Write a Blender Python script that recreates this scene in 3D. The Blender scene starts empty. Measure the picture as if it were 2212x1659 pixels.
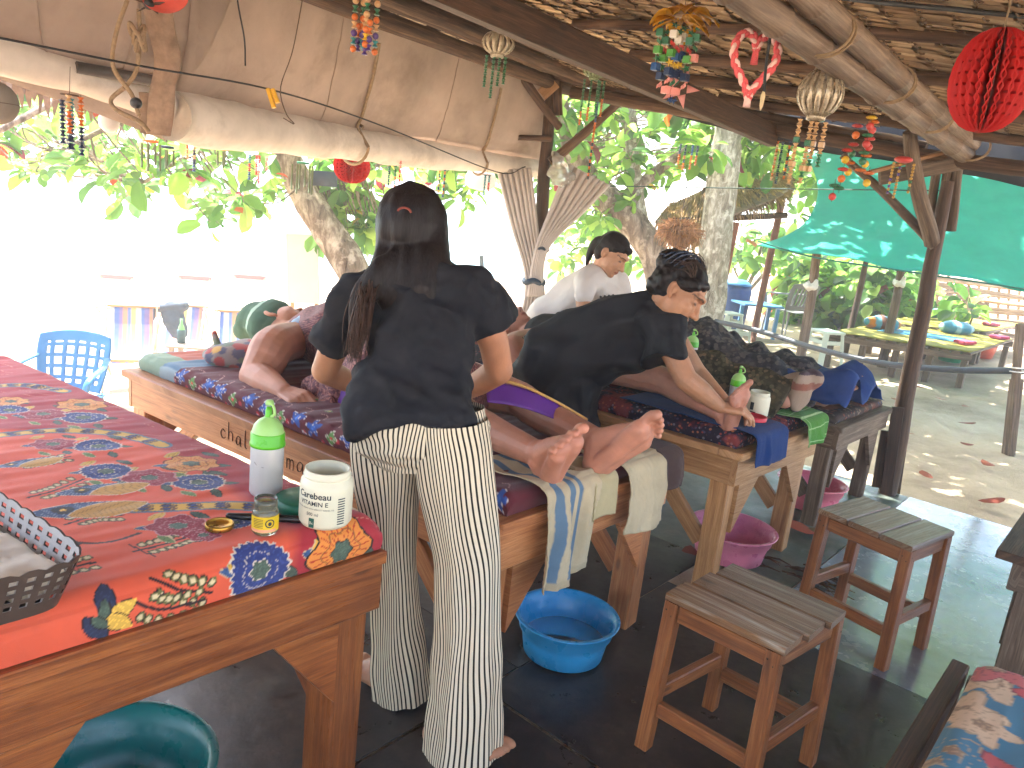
import bpy, bmesh, math, random
import numpy as np
from mathutils import Vector, Matrix

# ------------------------------------------------------------------ camera, sky, sun, exposure
scene = bpy.context.scene
coll = scene.collection
CAM_H, FPX, PITCH, ROLL, IW, IH = 1.58, 1661.0, math.radians(13.5), math.radians(6.5), 2212.0, 1659.0
_F = np.array([0, math.cos(PITCH), -math.sin(PITCH)])
_U0 = np.array([0, math.sin(PITCH), math.cos(PITCH)]); _R0 = np.array([1.0, 0, 0])
_R = math.cos(ROLL)*_R0 + math.sin(ROLL)*_U0
_U = math.cos(ROLL)*_U0 - math.sin(ROLL)*_R0
EYE = np.array([0, 0, CAM_H])
cd = bpy.data.cameras.new('camera'); cam = bpy.data.objects.new('camera', cd); coll.objects.link(cam)
cd.sensor_fit = 'HORIZONTAL'; cd.sensor_width = 36.0; cd.lens = 36.0*FPX/IW; cd.clip_start = 0.05; cd.clip_end = 5000
cam.matrix_world = Matrix(((_R[0], _U[0], -_F[0], 0), (_R[1], _U[1], -_F[1], 0), (_R[2], _U[2], -_F[2], CAM_H), (0, 0, 0, 1)))
scene.camera = cam

SUN_AZ, SUN_EL = math.radians(-38), math.radians(63)      # azimuth from +Y, positive to the right (+X)
w = bpy.data.worlds.new('World'); scene.world = w; w.use_nodes = True
wn = w.node_tree; wn.nodes.clear()
sky = wn.nodes.new('ShaderNodeTexSky'); sky.sky_type = 'NISHITA'; sky.sun_disc = False
sky.sun_elevation = SUN_EL; sky.sun_rotation = SUN_AZ; sky.air_density = 1.0; sky.dust_density = 3.0; sky.ozone_density = 1.0
bg = wn.nodes.new('ShaderNodeBackground'); bg.inputs['Strength'].default_value = 0.15
wo = wn.nodes.new('ShaderNodeOutputWorld')
wn.links.new(sky.outputs[0], bg.inputs[0]); wn.links.new(bg.outputs[0], wo.inputs[0])
sl = bpy.data.lights.new('sun', 'SUN'); sl.energy = 5.0; sl.angle = math.radians(0.53); sl.color = (1.0, 0.965, 0.90)
so = bpy.data.objects.new('sun', sl); coll.objects.link(so)
_sd = Vector((math.sin(SUN_AZ)*math.cos(SUN_EL), math.cos(SUN_AZ)*math.cos(SUN_EL), math.sin(SUN_EL)))
so.rotation_euler = (-_sd).to_track_quat('-Z', 'Y').to_euler(); so.location = _sd*40
scene.view_settings.view_transform = 'Standard'; scene.view_settings.look = 'None'
scene.view_settings.gamma = 1.0; scene.view_settings.use_curve_mapping = False
scene.view_settings.exposure = 2.7
scene.render.engine = 'CYCLES'
scene.cycles.use_denoising = True; scene.cycles.use_adaptive_sampling = True; scene.cycles.adaptive_threshold = 0.03
scene.cycles.max_bounces = 8; scene.cycles.diffuse_bounces = 5; scene.cycles.glossy_bounces = 3
scene.cycles.transmission_bounces = 6; scene.cycles.transparent_max_bounces = 8
scene.cycles.volume_bounces = 1; scene.cycles.caustics_reflective = False; scene.cycles.caustics_refractive = False
scene.cycles.sample_clamp_indirect = 8.0

rng = np.random.default_rng(7)
random.seed(7)

# ------------------------------------------------------------------ places: where the lines of sight meet a height or a distance
def _ray(x, y): return _F + (x-IW/2)/FPX*_R - (y-IH/2)/FPX*_U
def G(x, y, z=0.0):
    d = _ray(x, y); return EYE + (z-CAM_H)/d[2]*d
def D(x, y, Y):
    d = _ray(x, y); return EYE + Y/d[1]*d
def proj(P):
    v = np.atleast_2d(P)-EYE; wv = v@_F
    return np.stack([IW/2+FPX*(v@_R)/wv, IH/2-FPX*(v@_U)/wv, wv], 1)
def V3(*a): return np.array(a, float)
def unit(v): v = np.asarray(v, float); return v/np.linalg.norm(v)
UP = V3(0, 0, 1)

# ------------------------------------------------------------------ mesh helpers (all in world metres; faces as arrays)
class MB:
    def __init__(s): s.v = []; s.f = []; s.uv = []; s.c = []; s.n = 0; s.mi = []
    def add(s, part, col=None, mi=0):
        v, f, uv = part
        v = np.asarray(v, float); s.v.append(v)
        for a in f:
            s.f.append(np.asarray(a, np.int64)+s.n); s.mi.append(np.full(len(a), mi))
        s.uv.append(np.zeros((len(v), 2)) if uv is None else np.asarray(uv, float))
        c = np.ones((len(v), 3)) if col is None else np.broadcast_to(np.asarray(col, float), (len(v), 3))
        s.c.append(c); s.n += len(v)
        return s
    def arr(s): return np.concatenate(s.v), s.f, np.concatenate(s.uv), np.concatenate(s.c)

def make_mesh(name, v, f, uv=None, col=None, smooth=True, mis=None):
    me = bpy.data.meshes.new(name); v = np.asarray(v, float)
    me.vertices.add(len(v)); me.vertices.foreach_set('co', v.astype(np.float32).ravel())
    fs = [np.asarray(a) for a in f if len(a)]
    loops = np.concatenate([a.ravel() for a in fs]); sizes = np.concatenate([np.full(len(a), a.shape[1]) for a in fs])
    me.loops.add(len(loops)); me.loops.foreach_set('vertex_index', loops.astype(np.int32))
    st = np.concatenate([[0], np.cumsum(sizes)[:-1]])
    me.polygons.add(len(sizes)); me.polygons.foreach_set('loop_start', st.astype(np.int32))
    me.polygons.foreach_set('use_smooth', np.full(len(sizes), bool(smooth)))
    if mis is not None: me.polygons.foreach_set('material_index', np.asarray(mis, np.int32))
    if uv is not None:
        l = me.uv_layers.new(name='UVMap'); l.data.foreach_set('uv', np.asarray(uv)[loops].astype(np.float32).ravel())
    if col is not None:
        a = me.color_attributes.new('Col', 'FLOAT_COLOR', 'POINT')
        a.data.foreach_set('color', np.concatenate([col, np.ones((len(v), 1))], 1).astype(np.float32).ravel())
    me.update(); me.validate()
    return me

def wloc(o):
    p = V3(0, 0, 0)
    while o is not None: p = p+np.array(o.location); o = o.parent
    return p
def link(o, parent=None):
    coll.objects.link(o)
    if parent is not None: o.parent = parent
    return o
def tag(o, label=None, cat=None, group=None, kind=None):
    if label: o['label'] = label
    if cat: o['category'] = cat
    if group: o['group'] = group
    if kind: o['kind'] = kind
    return o
def thing(name, loc, label, cat, group=None):
    o = bpy.data.objects.new(name, None); o.location = Vector(loc); o.empty_display_size = 0.1
    return tag(link(o), label, cat, group)
def obj(name, mb, mat, parent=None, smooth=True):
    """one mesh object from a builder or a (verts, faces, uv) part"""
    if isinstance(mb, tuple): mb = MB().add(mb)
    v, f, uv, c = mb.arr(); mats = mat if isinstance(mat, (list, tuple)) else [mat]
    if parent is None: base = V3((v[:, 0].min()+v[:, 0].max())/2, (v[:, 1].min()+v[:, 1].max())/2, v[:, 2].min())
    else: base = wloc(parent)
    me = make_mesh(name, v-base, f, uv, c, smooth, np.concatenate(mb.mi) if len(mats) > 1 else None)
    for m in mats: me.materials.append(m)
    o = bpy.data.objects.new(name, me)
    if parent is None: o.location = Vector(base)
    return link(o, parent)
def struct(name, mb, mat, kind='structure', smooth=True):
    o = obj(name, mb, mat, None, smooth); o['kind'] = kind; return o
def inst(name, me, parent, loc, rot=None, scale=None):
    o = bpy.data.objects.new(name, me)
    o.location = Vector(np.asarray(loc)-(wloc(parent) if parent is not None else 0))
    if rot is not None: o.rotation_euler = rot
    if scale is not None: o.scale = (scale,)*3 if np.isscalar(scale) else scale
    return link(o, parent)

def gridF(nu, nv, wu=False, wv=False):
    i = np.arange(nu if wu else nu-1); j = np.arange(nv if wv else nv-1)
    I, J = np.meshgrid(i, j, indexing='ij'); I2 = (I+1) % nu; J2 = (J+1) % nv
    return np.stack([I*nv+J, I2*nv+J, I2*nv+J2, I*nv+J2], -1).reshape(-1, 4)
def grid(fn, us, vs):
    """fn(U,V)->(x,y,z); uv = (u,v)"""
    Ug, Vg = np.meshgrid(us, vs, indexing='ij'); P = fn(Ug, Vg)
    P = np.stack(P, -1) if isinstance(P, (tuple, list)) else P
    return P.reshape(-1, 3), [gridF(len(us), len(vs))], np.stack([Ug, Vg], -1).reshape(-1, 2)
def frames(pts, up=None):
    pts = np.asarray(pts, float); t = np.gradient(pts, axis=0); t /= np.linalg.norm(t, axis=1)[:, None]+1e-12
    a = np.asarray(up, float) if up is not None else (UP if abs(t[0][2]) < 0.9 else V3(1, 0, 0))
    N = []; n = a-t[0]*(a@t[0]); n /= np.linalg.norm(n)
    for k in range(len(pts)):
        b = a if up is not None else n
        n = b-t[k]*(b@t[k]); n /= np.linalg.norm(n)+1e-12; N.append(n)
    N = np.array(N); B = np.cross(t, N)
    return t, N, B
def tube(pts, r, n=10, cap='flat', up=None, flat=1.0, prof=None, r2=None):
    """tube through pts; r radius (scalar or list); flat squeezes the ring along its 'up'; cap flat|round|none"""
    pts = np.asarray(pts, float); r = np.broadcast_to(np.asarray(r, float), (len(pts),)).copy()
    if cap == 'round':
        d0 = unit(pts[0]-pts[1]); d1 = unit(pts[-1]-pts[-2]); k = [math.radians(q) for q in (80, 55, 28)]
        pts = np.concatenate([[pts[0]+d0*r[0]*math.sin(q) for q in k], pts, [pts[-1]+d1*r[-1]*math.sin(q) for q in k[::-1]]])
        r = np.concatenate([[r[0]*math.cos(q) for q in k], r, [r[-1]*math.cos(q) for q in k[::-1]]])
    t, N, B = frames(pts, up)
    if prof is None:
        a = np.linspace(0, 2*math.pi, n, endpoint=False); prof = np.stack([np.cos(a)*flat, np.sin(a)], 1)
    prof = np.asarray(prof, float); n = len(prof)
    v = pts[:, None]+r[:, None, None]*(prof[None, :, :1]*N[:, None]+prof[None, :, 1:]*B[:, None])
    m = len(pts); L = np.concatenate([[0], np.cumsum(np.linalg.norm(np.diff(pts, axis=0), axis=1))])
    uv = np.stack(np.broadcast_arrays(L[:, None], (np.arange(n)/n*2*math.pi*r.mean())[None]), -1).reshape(-1, 2)
    F = [gridF(m, n, False, True)[:, ::-1]]; v = v.reshape(-1, 3)
    if cap in ('flat', 'round'):
        v = np.concatenate([v, [pts[0], pts[-1]]]); uv = np.concatenate([uv, uv[[0]], uv[[-1]]]); a = np.arange(n); b = (a+1) % n
        F.append(np.stack([a, b, np.full(n, m*n)], 1)); F.append(np.stack([(m-1)*n+b, (m-1)*n+a, np.full(n, m*n+1)], 1))
    return v, F, uv
def beam(p0, p1, wd, ht, up=UP, ch=0.004, bow=0.0, seg=2):
    """squared timber from p0 to p1: wd across, ht along 'up', chamfered edges; uv.x runs along the grain"""
    a, b = wd/2, ht/2; c = min(ch, a*.5, b*.5)
    prof = [(b, a-c), (b-c, a), (-b+c, a), (-b, a-c), (-b, -a+c), (-b+c, -a), (b-c, -a), (b, -a+c)]
    p0 = np.asarray(p0, float); p1 = np.asarray(p1, float)
    q = np.linspace(0, 1, seg)[:, None]; pts = p0*(1-q)+p1*q
    if bow: pts = pts+np.asarray(up)*(bow*np.sin(q*math.pi))
    v, F, uv = tube(pts, 1.0, prof=prof, up=up)
    per = np.array([a-c, a+.2*c, a+2*b, a+2*b+c, 3*a+2*b, 3*a+2*b+c, 3*a+4*b, 3*a+4*b+c])
    m = len(pts); uv = uv.copy(); uv[:m*8, 1] = np.tile(per, m); off = rng.uniform(0, 7, 2); uv += off
    return v, F, uv
def box(c, s, rot=0.0, ch=0.003):
    c = np.asarray(c, float); d = V3(math.cos(rot), math.sin(rot), 0)*s[0]/2
    return beam(c-d, c+d, s[1], s[2], UP, ch)
def lathe(prof, c=(0, 0, 0), n=32, axis=None, start=0.0):
    prof = np.asarray(prof, float); a = np.linspace(0, 2*math.pi, n, endpoint=False)+start
    v = np.stack([prof[:, :1]*np.cos(a)[None], prof[:, :1]*np.sin(a)[None], np.broadcast_to(prof[:, 1:], (len(prof), n))], -1).reshape(-1, 3)
    if axis is not None: v = v@np.array(rot_to(axis)).T
    uv = np.stack(np.broadcast_arrays(a[None]/(2*math.pi), np.linspace(0, 1, len(prof))[:, None]), -1).reshape(-1, 2)
    return v+np.asarray(c, float), [gridF(len(prof), n, False, True)[:, ::-1]], uv
def rot_to(axis):
    return np.array(Vector(unit(axis)).to_track_quat('Z', 'Y').to_matrix())
def ell(c, r, R=None, n=14, m=10):
    th = np.linspace(0.02, math.pi-0.02, m); a = np.linspace(0, 2*math.pi, n, endpoint=False)
    v = np.stack([np.sin(th)[:, None]*np.cos(a)[None], np.sin(th)[:, None]*np.sin(a)[None], np.broadcast_to(np.cos(th)[:, None], (m, n))], -1).reshape(-1, 3)
    r = np.broadcast_to(np.asarray(r, float), (3,)); v = v*r
    if R is not None: v = v@np.asarray(R).T
    F = [gridF(m, n, False, True)]
    v = v+np.asarray(c, float); k = np.arange(n); k2 = (k+1) % n
    vc = np.concatenate([v, [v[:n].mean(0), v[-n:].mean(0)]])
    F += [np.stack([k2, k, np.full(n, m*n)], 1), np.stack([(m-1)*n+k, (m-1)*n+k2, np.full(n, m*n+1)], 1)]
    return vc, F, None
def extrude(poly, o, ex, ey, ez, th):
    """flat polygon (list of 2-D points, convex or fan-able) in plane ex,ey through o, thickness th along ez"""
    p = np.asarray(poly, float); n = len(p); a = np.asarray(o)+p[:, :1]*ex+p[:, 1:]*ey; b = a+np.asarray(ez)*th
    v = np.concatenate([a, b, [a.mean(0)], [b.mean(0)]]); k = np.arange(n); k2 = (k+1) % n
    F = [np.stack([k, k2, k2+n, k+n], 1), np.stack([k2, k, np.full(n, 2*n)], 1), np.stack([k+n, k2+n, np.full(n, 2*n+1)], 1)]
    uv = np.concatenate([p, p, [p.mean(0)]*2])
    return v, F, uv
def solid(part, th, dirn=None):
    """give a grid sheet (v,F,uv) thickness th downwards along its normals"""
    v, F, uv = part; f = F[0]; n = len(v)
    nrm = np.zeros_like(v); a = np.cross(v[f[:, 1]]-v[f[:, 0]], v[f[:, 3]]-v[f[:, 0]])
    for k in range(4): np.add.at(nrm, f[:, k], a)
    nrm /= np.linalg.norm(nrm, axis=1)[:, None]+1e-12
    v2 = v-nrm*th
    e = np.concatenate([f[:, [0, 1]], f[:, [1, 2]], f[:, [2, 3]], f[:, [3, 0]]])
    key = np.sort(e, 1); _, idx, cnt = np.unique(key, axis=0, return_index=True, return_counts=True)
    be = e[idx[cnt == 1]]
    F2 = [f, f[:, ::-1]+n, np.stack([be[:, 1], be[:, 0], be[:, 0]+n, be[:, 1]+n], 1)]
    return np.concatenate([v, v2]), F2, None if uv is None else np.concatenate([uv, uv])
_wb = {}
def wob(P, f=1.0, seed=0, n=7):
    """smooth pseudo-random field, about -1..1"""
    P = np.asarray(P, float); k = (seed, n, P.shape[-1])
    if k not in _wb:
        g = np.random.default_rng(seed+101); _wb[k] = (g.normal(size=(n, P.shape[-1])), g.uniform(0, 6.28, n), g.uniform(.6, 1.6, n))
    d, ph, am = _wb[k]
    return (np.sin(P@d.T*f+ph)*am).sum(-1)/(1.1*math.sqrt(n)*1.2)
def catenary(p0, p1, sag, n=14):
    q = np.linspace(0, 1, n)[:, None]; return np.asarray(p0)*(1-q)+np.asarray(p1)*q-UP*(sag*4*q*(1-q))
def smooth_path(pts, n=20):
    pts = np.asarray(pts, float); m = len(pts)
    if m < 3: q = np.linspace(0, 1, n)[:, None]; return pts[0]*(1-q)+pts[-1]*q
    P = np.concatenate([[2*pts[0]-pts[1]], pts, [2*pts[-1]-pts[-2]]]); out = []
    for s in np.linspace(0, m-1-1e-6, n):
        i = int(s); t = s-i; a, b, c, d = P[i:i+4]
        out.append(.5*((2*b)+(-a+c)*t+(2*a-5*b+4*c-d)*t*t+(-a+3*b-3*c+d)*t**3))
    return np.array(out)

# ------------------------------------------------------------------ materials
def S(h):
    h = h.lstrip('#'); c = np.array([int(h[i:i+2], 16)/255 for i in (0, 2, 4)])
    return np.where(c <= .04045, c/12.92, ((c+.055)/1.055)**2.4)
def _new(name):
    m = bpy.data.materials.new(name); m.use_nodes = True; nt = m.node_tree
    return m, nt, nt.nodes['Principled BSDF']
def _n(nt, t, **kw):
    n = nt.nodes.new('ShaderNode'+t)
    for k, v in kw.items():
        if k in n.inputs.keys() if hasattr(n.inputs, 'keys') else False: n.inputs[k].default_value = v
        else: setattr(n, k, v)
    return n
def ramp(nt, fac, stops):
    r = nt.nodes.new('ShaderNodeValToRGB'); e = r.color_ramp.elements
    while len(e) < len(stops): e.new(0.5)
    for k, (p, c) in enumerate(stops): e[k].position = p; e[k].color = (*c, 1)
    nt.links.new(fac, r.inputs[0]); return r.outputs[0]
def mixc(nt, fac, a, b, mode='MIX'):
    n = nt.nodes.new('ShaderNodeMix'); n.data_type = 'RGBA'; n.blend_type = mode
    for s, v in ((n.inputs[0], fac), (n.inputs[6], a), (n.inputs[7], b)):
        if isinstance(v, bpy.types.NodeSocket): nt.links.new(v, s)
        else: s.default_value = v if np.isscalar(v) else (*v, 1)
    return n.outputs[2]
def noise(nt, vec, scale, detail=4, rough=.55, dist=0.0):
    n = nt.nodes.new('ShaderNodeTexNoise'); n.inputs['Scale'].default_value = scale; n.inputs['Detail'].default_value = detail
    n.inputs['Roughness'].default_value = rough; n.inputs['Distortion'].default_value = dist
    if vec is not None: nt.links.new(vec, n.inputs['Vector'])
    return n.outputs['Fac']
def coords(nt, kind='Object', scale=None):
    c = nt.nodes.new('ShaderNodeTexCoord').outputs[kind]
    if scale is None: return c
    m = nt.nodes.new('ShaderNodeMapping'); m.inputs['Scale'].default_value = scale; nt.links.new(c, m.inputs['Vector']); return m.outputs[0]
def bump(nt, b, h, strength=.3, dist=.005):
    n = nt.nodes.new('ShaderNodeBump'); n.inputs['Strength'].default_value = strength; n.inputs['Distance'].default_value = dist
    nt.links.new(h, n.inputs['Height']); nt.links.new(n.outputs[0], b.inputs['Normal'])
def mp(nt, v, a, b, c, d):
    n = nt.nodes.new('ShaderNodeMapRange'); n.inputs[1].default_value = a; n.inputs[2].default_value = b; n.inputs[3].default_value = c; n.inputs[4].default_value = d
    nt.links.new(v, n.inputs[0]); return n.outputs[0]
MATS = {}
def plain(name, col, rough=.5, var=.15, scale=12, bmp=0.0, bscale=200, spec=.5, metal=0.0, trans=0.0, coat=0.0, kind='Object', sss=0.0, alpha=1.0, ior=1.45):
    """one colour broken by two sizes of noise"""
    if name in MATS: return MATS[name]
    m, nt, b = _new(name); col = np.asarray(col)
    v = coords(nt, kind); n1 = noise(nt, v, scale, 6, .6)
    nt.links.new(ramp(nt, n1, [(.3, col*(1-var)), (.7, np.clip(col*(1+var), 0, .95))]), b.inputs['Base Color'])
    nt.links.new(mp(nt, noise(nt, v, scale*3, 3), .3, .7, max(rough-.08, .02), min(rough+.08, 1)), b.inputs['Roughness'])
    b.inputs['Metallic'].default_value = metal; b.inputs['Specular IOR Level'].default_value = spec
    b.inputs['Transmission Weight'].default_value = trans; b.inputs['Coat Weight'].default_value = coat; b.inputs['IOR'].default_value = ior
    b.inputs['Alpha'].default_value = alpha
    if sss: b.inputs['Subsurface Weight'].default_value = sss; b.inputs['Subsurface Radius'].default_value = (.012, .005, .003)
    if bmp: bump(nt, b, noise(nt, v, bscale, 4), bmp, .003)
    MATS[name] = m; return m
def wood(name, dark, mid, light, rough=.5, grain=1.0, spec=.4, knots=True):
    """grain along UV.x; shade differs a little from piece to piece"""
    m, nt, b = _new(name)
    uvn = coords(nt, 'UV'); mpn = nt.nodes.new('ShaderNodeMapping'); mpn.inputs['Scale'].default_value = (1.6*grain, 26*grain, 1); nt.links.new(uvn, mpn.inputs['Vector'])
    g = noise(nt, mpn.outputs[0], 1.6, 7, .62, .9)
    mp2 = nt.nodes.new('ShaderNodeMapping'); mp2.inputs['Scale'].default_value = (5*grain, 130*grain, 1); nt.links.new(uvn, mp2.inputs['Vector'])
    g2 = noise(nt, mp2.outputs[0], 2.0, 4, .6)
    c = ramp(nt, g, [(.28, dark), (.5, mid), (.72, light)])
    c = mixc(nt, mp(nt, g2, .35, .65, 0, .45), c, np.asarray(dark)*.8)
    if knots:
        mk = nt.nodes.new('ShaderNodeMapping'); mk.inputs['Scale'].default_value = (3.1, 9, 1); nt.links.new(uvn, mk.inputs['Vector'])
        vo = nt.nodes.new('ShaderNodeTexVoronoi'); vo.inputs['Scale'].default_value = 1.0; nt.links.new(mk.outputs[0], vo.inputs['Vector'])
        c = mixc(nt, mp(nt, vo.outputs['Distance'], .05, .12, .75, 0), c, np.asarray(dark)*.45)
    big = noise(nt, coords(nt, 'Object'), 3.0, 5, .65)
    c = mixc(nt, mp(nt, big, .45, .75, 0, .4), c, np.asarray(dark)*.7)
    oi = nt.nodes.new('ShaderNodeObjectInfo'); hs = nt.nodes.new('ShaderNodeHueSaturation')
    nt.links.new(mp(nt, oi.outputs['Random'], 0, 1, .8, 1.2), hs.inputs['Value']); nt.links.new(c, hs.inputs['Color'])
    nt.links.new(hs.outputs[0], b.inputs['Base Color'])
    nt.links.new(mp(nt, g2, .3, .7, rough-.1, rough+.12), b.inputs['Roughness']); b.inputs['Specular IOR Level'].default_value = spec
    bump(nt, b, g2, .35, .002); MATS[name] = m; return m
def vcol(name, rough=.8, bmp=.25, bscale=500, sss=0.0, spec=.3, transl=0.0, sheen=0.0, var=.12, coat=0.0, ttint=None):
    """colour carried by the mesh (printed or dyed cloth, skin tones), with fine weave relief"""
    m, nt, b = _new(name); a = nt.nodes.new('ShaderNodeVertexColor'); a.layer_name = 'Col'
    v = coords(nt, 'Object'); n1 = noise(nt, v, 9, 6, .65)
    c = mixc(nt, mp(nt, n1, .3, .7, var*1.6, 0), a.outputs[0], V3(.03, .025, .02))
    nt.links.new(c, b.inputs['Base Color']); b.inputs['Roughness'].default_value = rough; b.inputs['Specular IOR Level'].default_value = spec
    b.inputs['Sheen Weight'].default_value = sheen; b.inputs['Coat Weight'].default_value = coat
    if sss: b.inputs['Subsurface Weight'].default_value = sss; b.inputs['Subsurface Radius'].default_value = (.014, .005, .003); b.inputs['Subsurface Scale'].default_value = 1.0
    if bmp: bump(nt, b, noise(nt, v, bscale, 3), bmp, .0015)
    if transl: _translucent(nt, b, c if ttint is None else mixc(nt, 1.0, c, ttint, 'MULTIPLY'), transl)
    MATS[name] = m; return m
def _translucent(nt, b, c, f):
    t = nt.nodes.new('ShaderNodeBsdfTranslucent'); nt.links.new(c, t.inputs[0])
    mx = nt.nodes.new('ShaderNodeMixShader'); mx.inputs[0].default_value = f
    nt.links.new(b.outputs[0], mx.inputs[1]); nt.links.new(t.outputs[0], mx.inputs[2])
    nt.links.new(mx.outputs[0], nt.nodes['Material Output'].inputs['Surface'])
def sheet(name, col, transl=.5, rough=.8, var=.2, scale=4, stain=None, bmp=.2, bscale=300, spec=.2):
    m, nt, b = _new(name); col = np.asarray(col); v = coords(nt, 'Object')
    c = ramp(nt, noise(nt, v, scale, 7, .65), [(.3, col*(1-var)), (.7, np.clip(col*(1+var), 0, .95))])
    if stain is not None: c = mixc(nt, mp(nt, noise(nt, v, scale*.6, 8, .7), .52, .75, 0, .6), c, stain)
    nt.links.new(c, b.inputs['Base Color']); b.inputs['Roughness'].default_value = rough; b.inputs['Specular IOR Level'].default_value = spec
    bump(nt, b, noise(nt, v, bscale, 3), bmp, .002); _translucent(nt, b, c, transl); MATS[name] = m; return m

PINE = wood('pine', S('80492a'), S('b57748'), S('cc9664'), .42, spec=.5)
PINE_D = wood('pine_varnished', S('5c2e18'), S('8f5229'), S('b36f3a'), .34, spec=.55)
PINE_L = wood('pine_pale', S('7d5430'), S('b08456'), S('c9a074'), .5)
GREYWOOD = wood('weathered_timber', S('3c2f26'), S('6a5848'), S('8d7c68'), .75, knots=False)
DARKWOOD = wood('dark_timber', S('2a1c14'), S('4b3423'), S('6b4d35'), .65)
LOG = wood('bark_log', S('2e2019'), S('5d4534'), S('86684f'), .85, grain=.7, knots=False)
BAMBOO = wood('old_bamboo', S('4f3f33'), S('86705d'), S('a8927c'), .6, grain=.5, knots=False)
STOOLWOOD = wood('stool_wood', S('58301a'), S('93592f'), S('b57b4b'), .38, spec=.55)
ROPE = plain('rope', S('8b7458'), .9, .25, 60, .6, 300)
STRING = plain('string', S('5c4a3a'), .9, .2, 60)
BLACKCORD = plain('black_cord', S('18181a'), .6)

# ------------------------------------------------------------------ the plan of the place
AX = V3(math.cos(math.radians(50)), math.sin(math.radians(50)), 0)      # along the row of tables
WX = V3(AX[1], -AX[0], 0)                                               # away from the sea
def PL(a, w, z=0.0): return a*AX+w*WX+UP*z
def noise_sand(name, c1, c2, c3):
    m, nt, b = _new(name); v = coords(nt, 'Object')
    c = ramp(nt, noise(nt, v, 1.3, 9, .65), [(.3, c1), (.5, c2), (.72, c3)])
    c = mixc(nt, mp(nt, noise(nt, v, 160, 3, .7), .55, .7, 0, .5), c, np.asarray(c1)*.6)
    nt.links.new(c, b.inputs['Base Color']); b.inputs['Roughness'].default_value = .95; b.inputs['Specular IOR Level'].default_value = .15
    n = nt.nodes.new('ShaderNodeMath'); n.operation = 'ADD'
    nt.links.new(noise(nt, v, 9, 6, .7), n.inputs[0]); nt.links.new(noise(nt, v, 90, 3, .6), n.inputs[1])
    bump(nt, b, n.outputs[0], .8, .03); return m
SAND = noise_sand('sand', S('9d8a73'), S('c4ae93'), S('d8c6ac'))
def axis_lin(dense0, dense1, step, far):
    c = np.arange(dense0, dense1+1e-6, step); q = np.geomspace(1, far, 26)
    return np.concatenate([dense0-q[::-1], c, dense1+q])
xs = axis_lin(-4, 11, .06, 680); ys = axis_lin(-3, 17, .06, 680)
def sand_fn(X, Y):
    a = X*AX[0]+Y*AX[1]; wv = X*WX[0]+Y*WX[1]
    Pq = np.stack([X, Y], -1)
    outm = np.clip(np.maximum(a-5.3, -2.9-wv)/.5, 0, 1)
    near = np.clip((60-np.hypot(X, Y))/40, 0, 1)
    z = (-.016+(.016*wob(Pq, 2.2, 1)+.012*wob(Pq, 6.5, 2)+.009*np.maximum(wob(Pq, 13, 3), -.4)+.004*wob(Pq, 30, 4))*near)*outm-.014
    z = np.minimum(z, .04)-np.minimum(.2*np.maximum(0, -3.35-wv), 2.0)*np.clip((1.2-X)/1.5, 0, 1)      # the beach falls away to the sea
    return X, Y, z
struct('sand_ground', grid(sand_fn, xs, ys), SAND)
sea_m, nt, b = _new('sea_water'); b.inputs['Base Color'].default_value = (.10, .26, .28, 1); b.inputs['Roughness'].default_value = .3
bump(nt, b, noise(nt, coords(nt, 'Object'), 1.5, 6, .6), .2, .05)
struct('sea', grid(lambda a, q: (a*AX[0]-q*WX[0], a*AX[1]-q*WX[1], np.where(q < 23, -2.4, -1.97)), np.linspace(-470, 470, 30), np.array([22, 24, 40, 80, 200, 470.])), sea_m)

# floor of black rubber sheets laid edge to edge
def rubber(name, c, rough, dust, spec=.5):
    m, nt, b = _new(name); v = coords(nt, 'Object'); c = np.asarray(c)
    col = ramp(nt, noise(nt, v, 2.3, 8, .65), [(.3, c*.7), (.7, c*1.4)])
    col = mixc(nt, mp(nt, noise(nt, v, 3.7, 9, .75), .47, .72, 0, .85), col, dust)
    col = mixc(nt, mp(nt, noise(nt, v, 70, 5, .75), .66, .78, 0, .6), col, dust)
    nt.links.new(col, b.inputs['Base Color']); b.inputs['Specular IOR Level'].default_value = spec
    nt.links.new(mp(nt, noise(nt, v, 6, 7, .7), .3, .75, rough-.08, rough+.22), b.inputs['Roughness'])
    bump(nt, b, noise(nt, coords(nt, 'Object', (3, 3, 1)), 2, 5, .5), .25, .02)
    if spec > .9: b.inputs['Coat Weight'].default_value = 1.0; b.inputs['Coat Roughness'].default_value = .16
    return m
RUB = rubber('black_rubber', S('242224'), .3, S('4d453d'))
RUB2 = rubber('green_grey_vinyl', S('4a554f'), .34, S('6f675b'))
RUB3 = rubber('sky_sheen_vinyl', S('66727f'), .17, S('838a90'), 1.0)  # dark vinyl, its colour lightened to carry the sky's reflection
mats_spec = []
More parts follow.
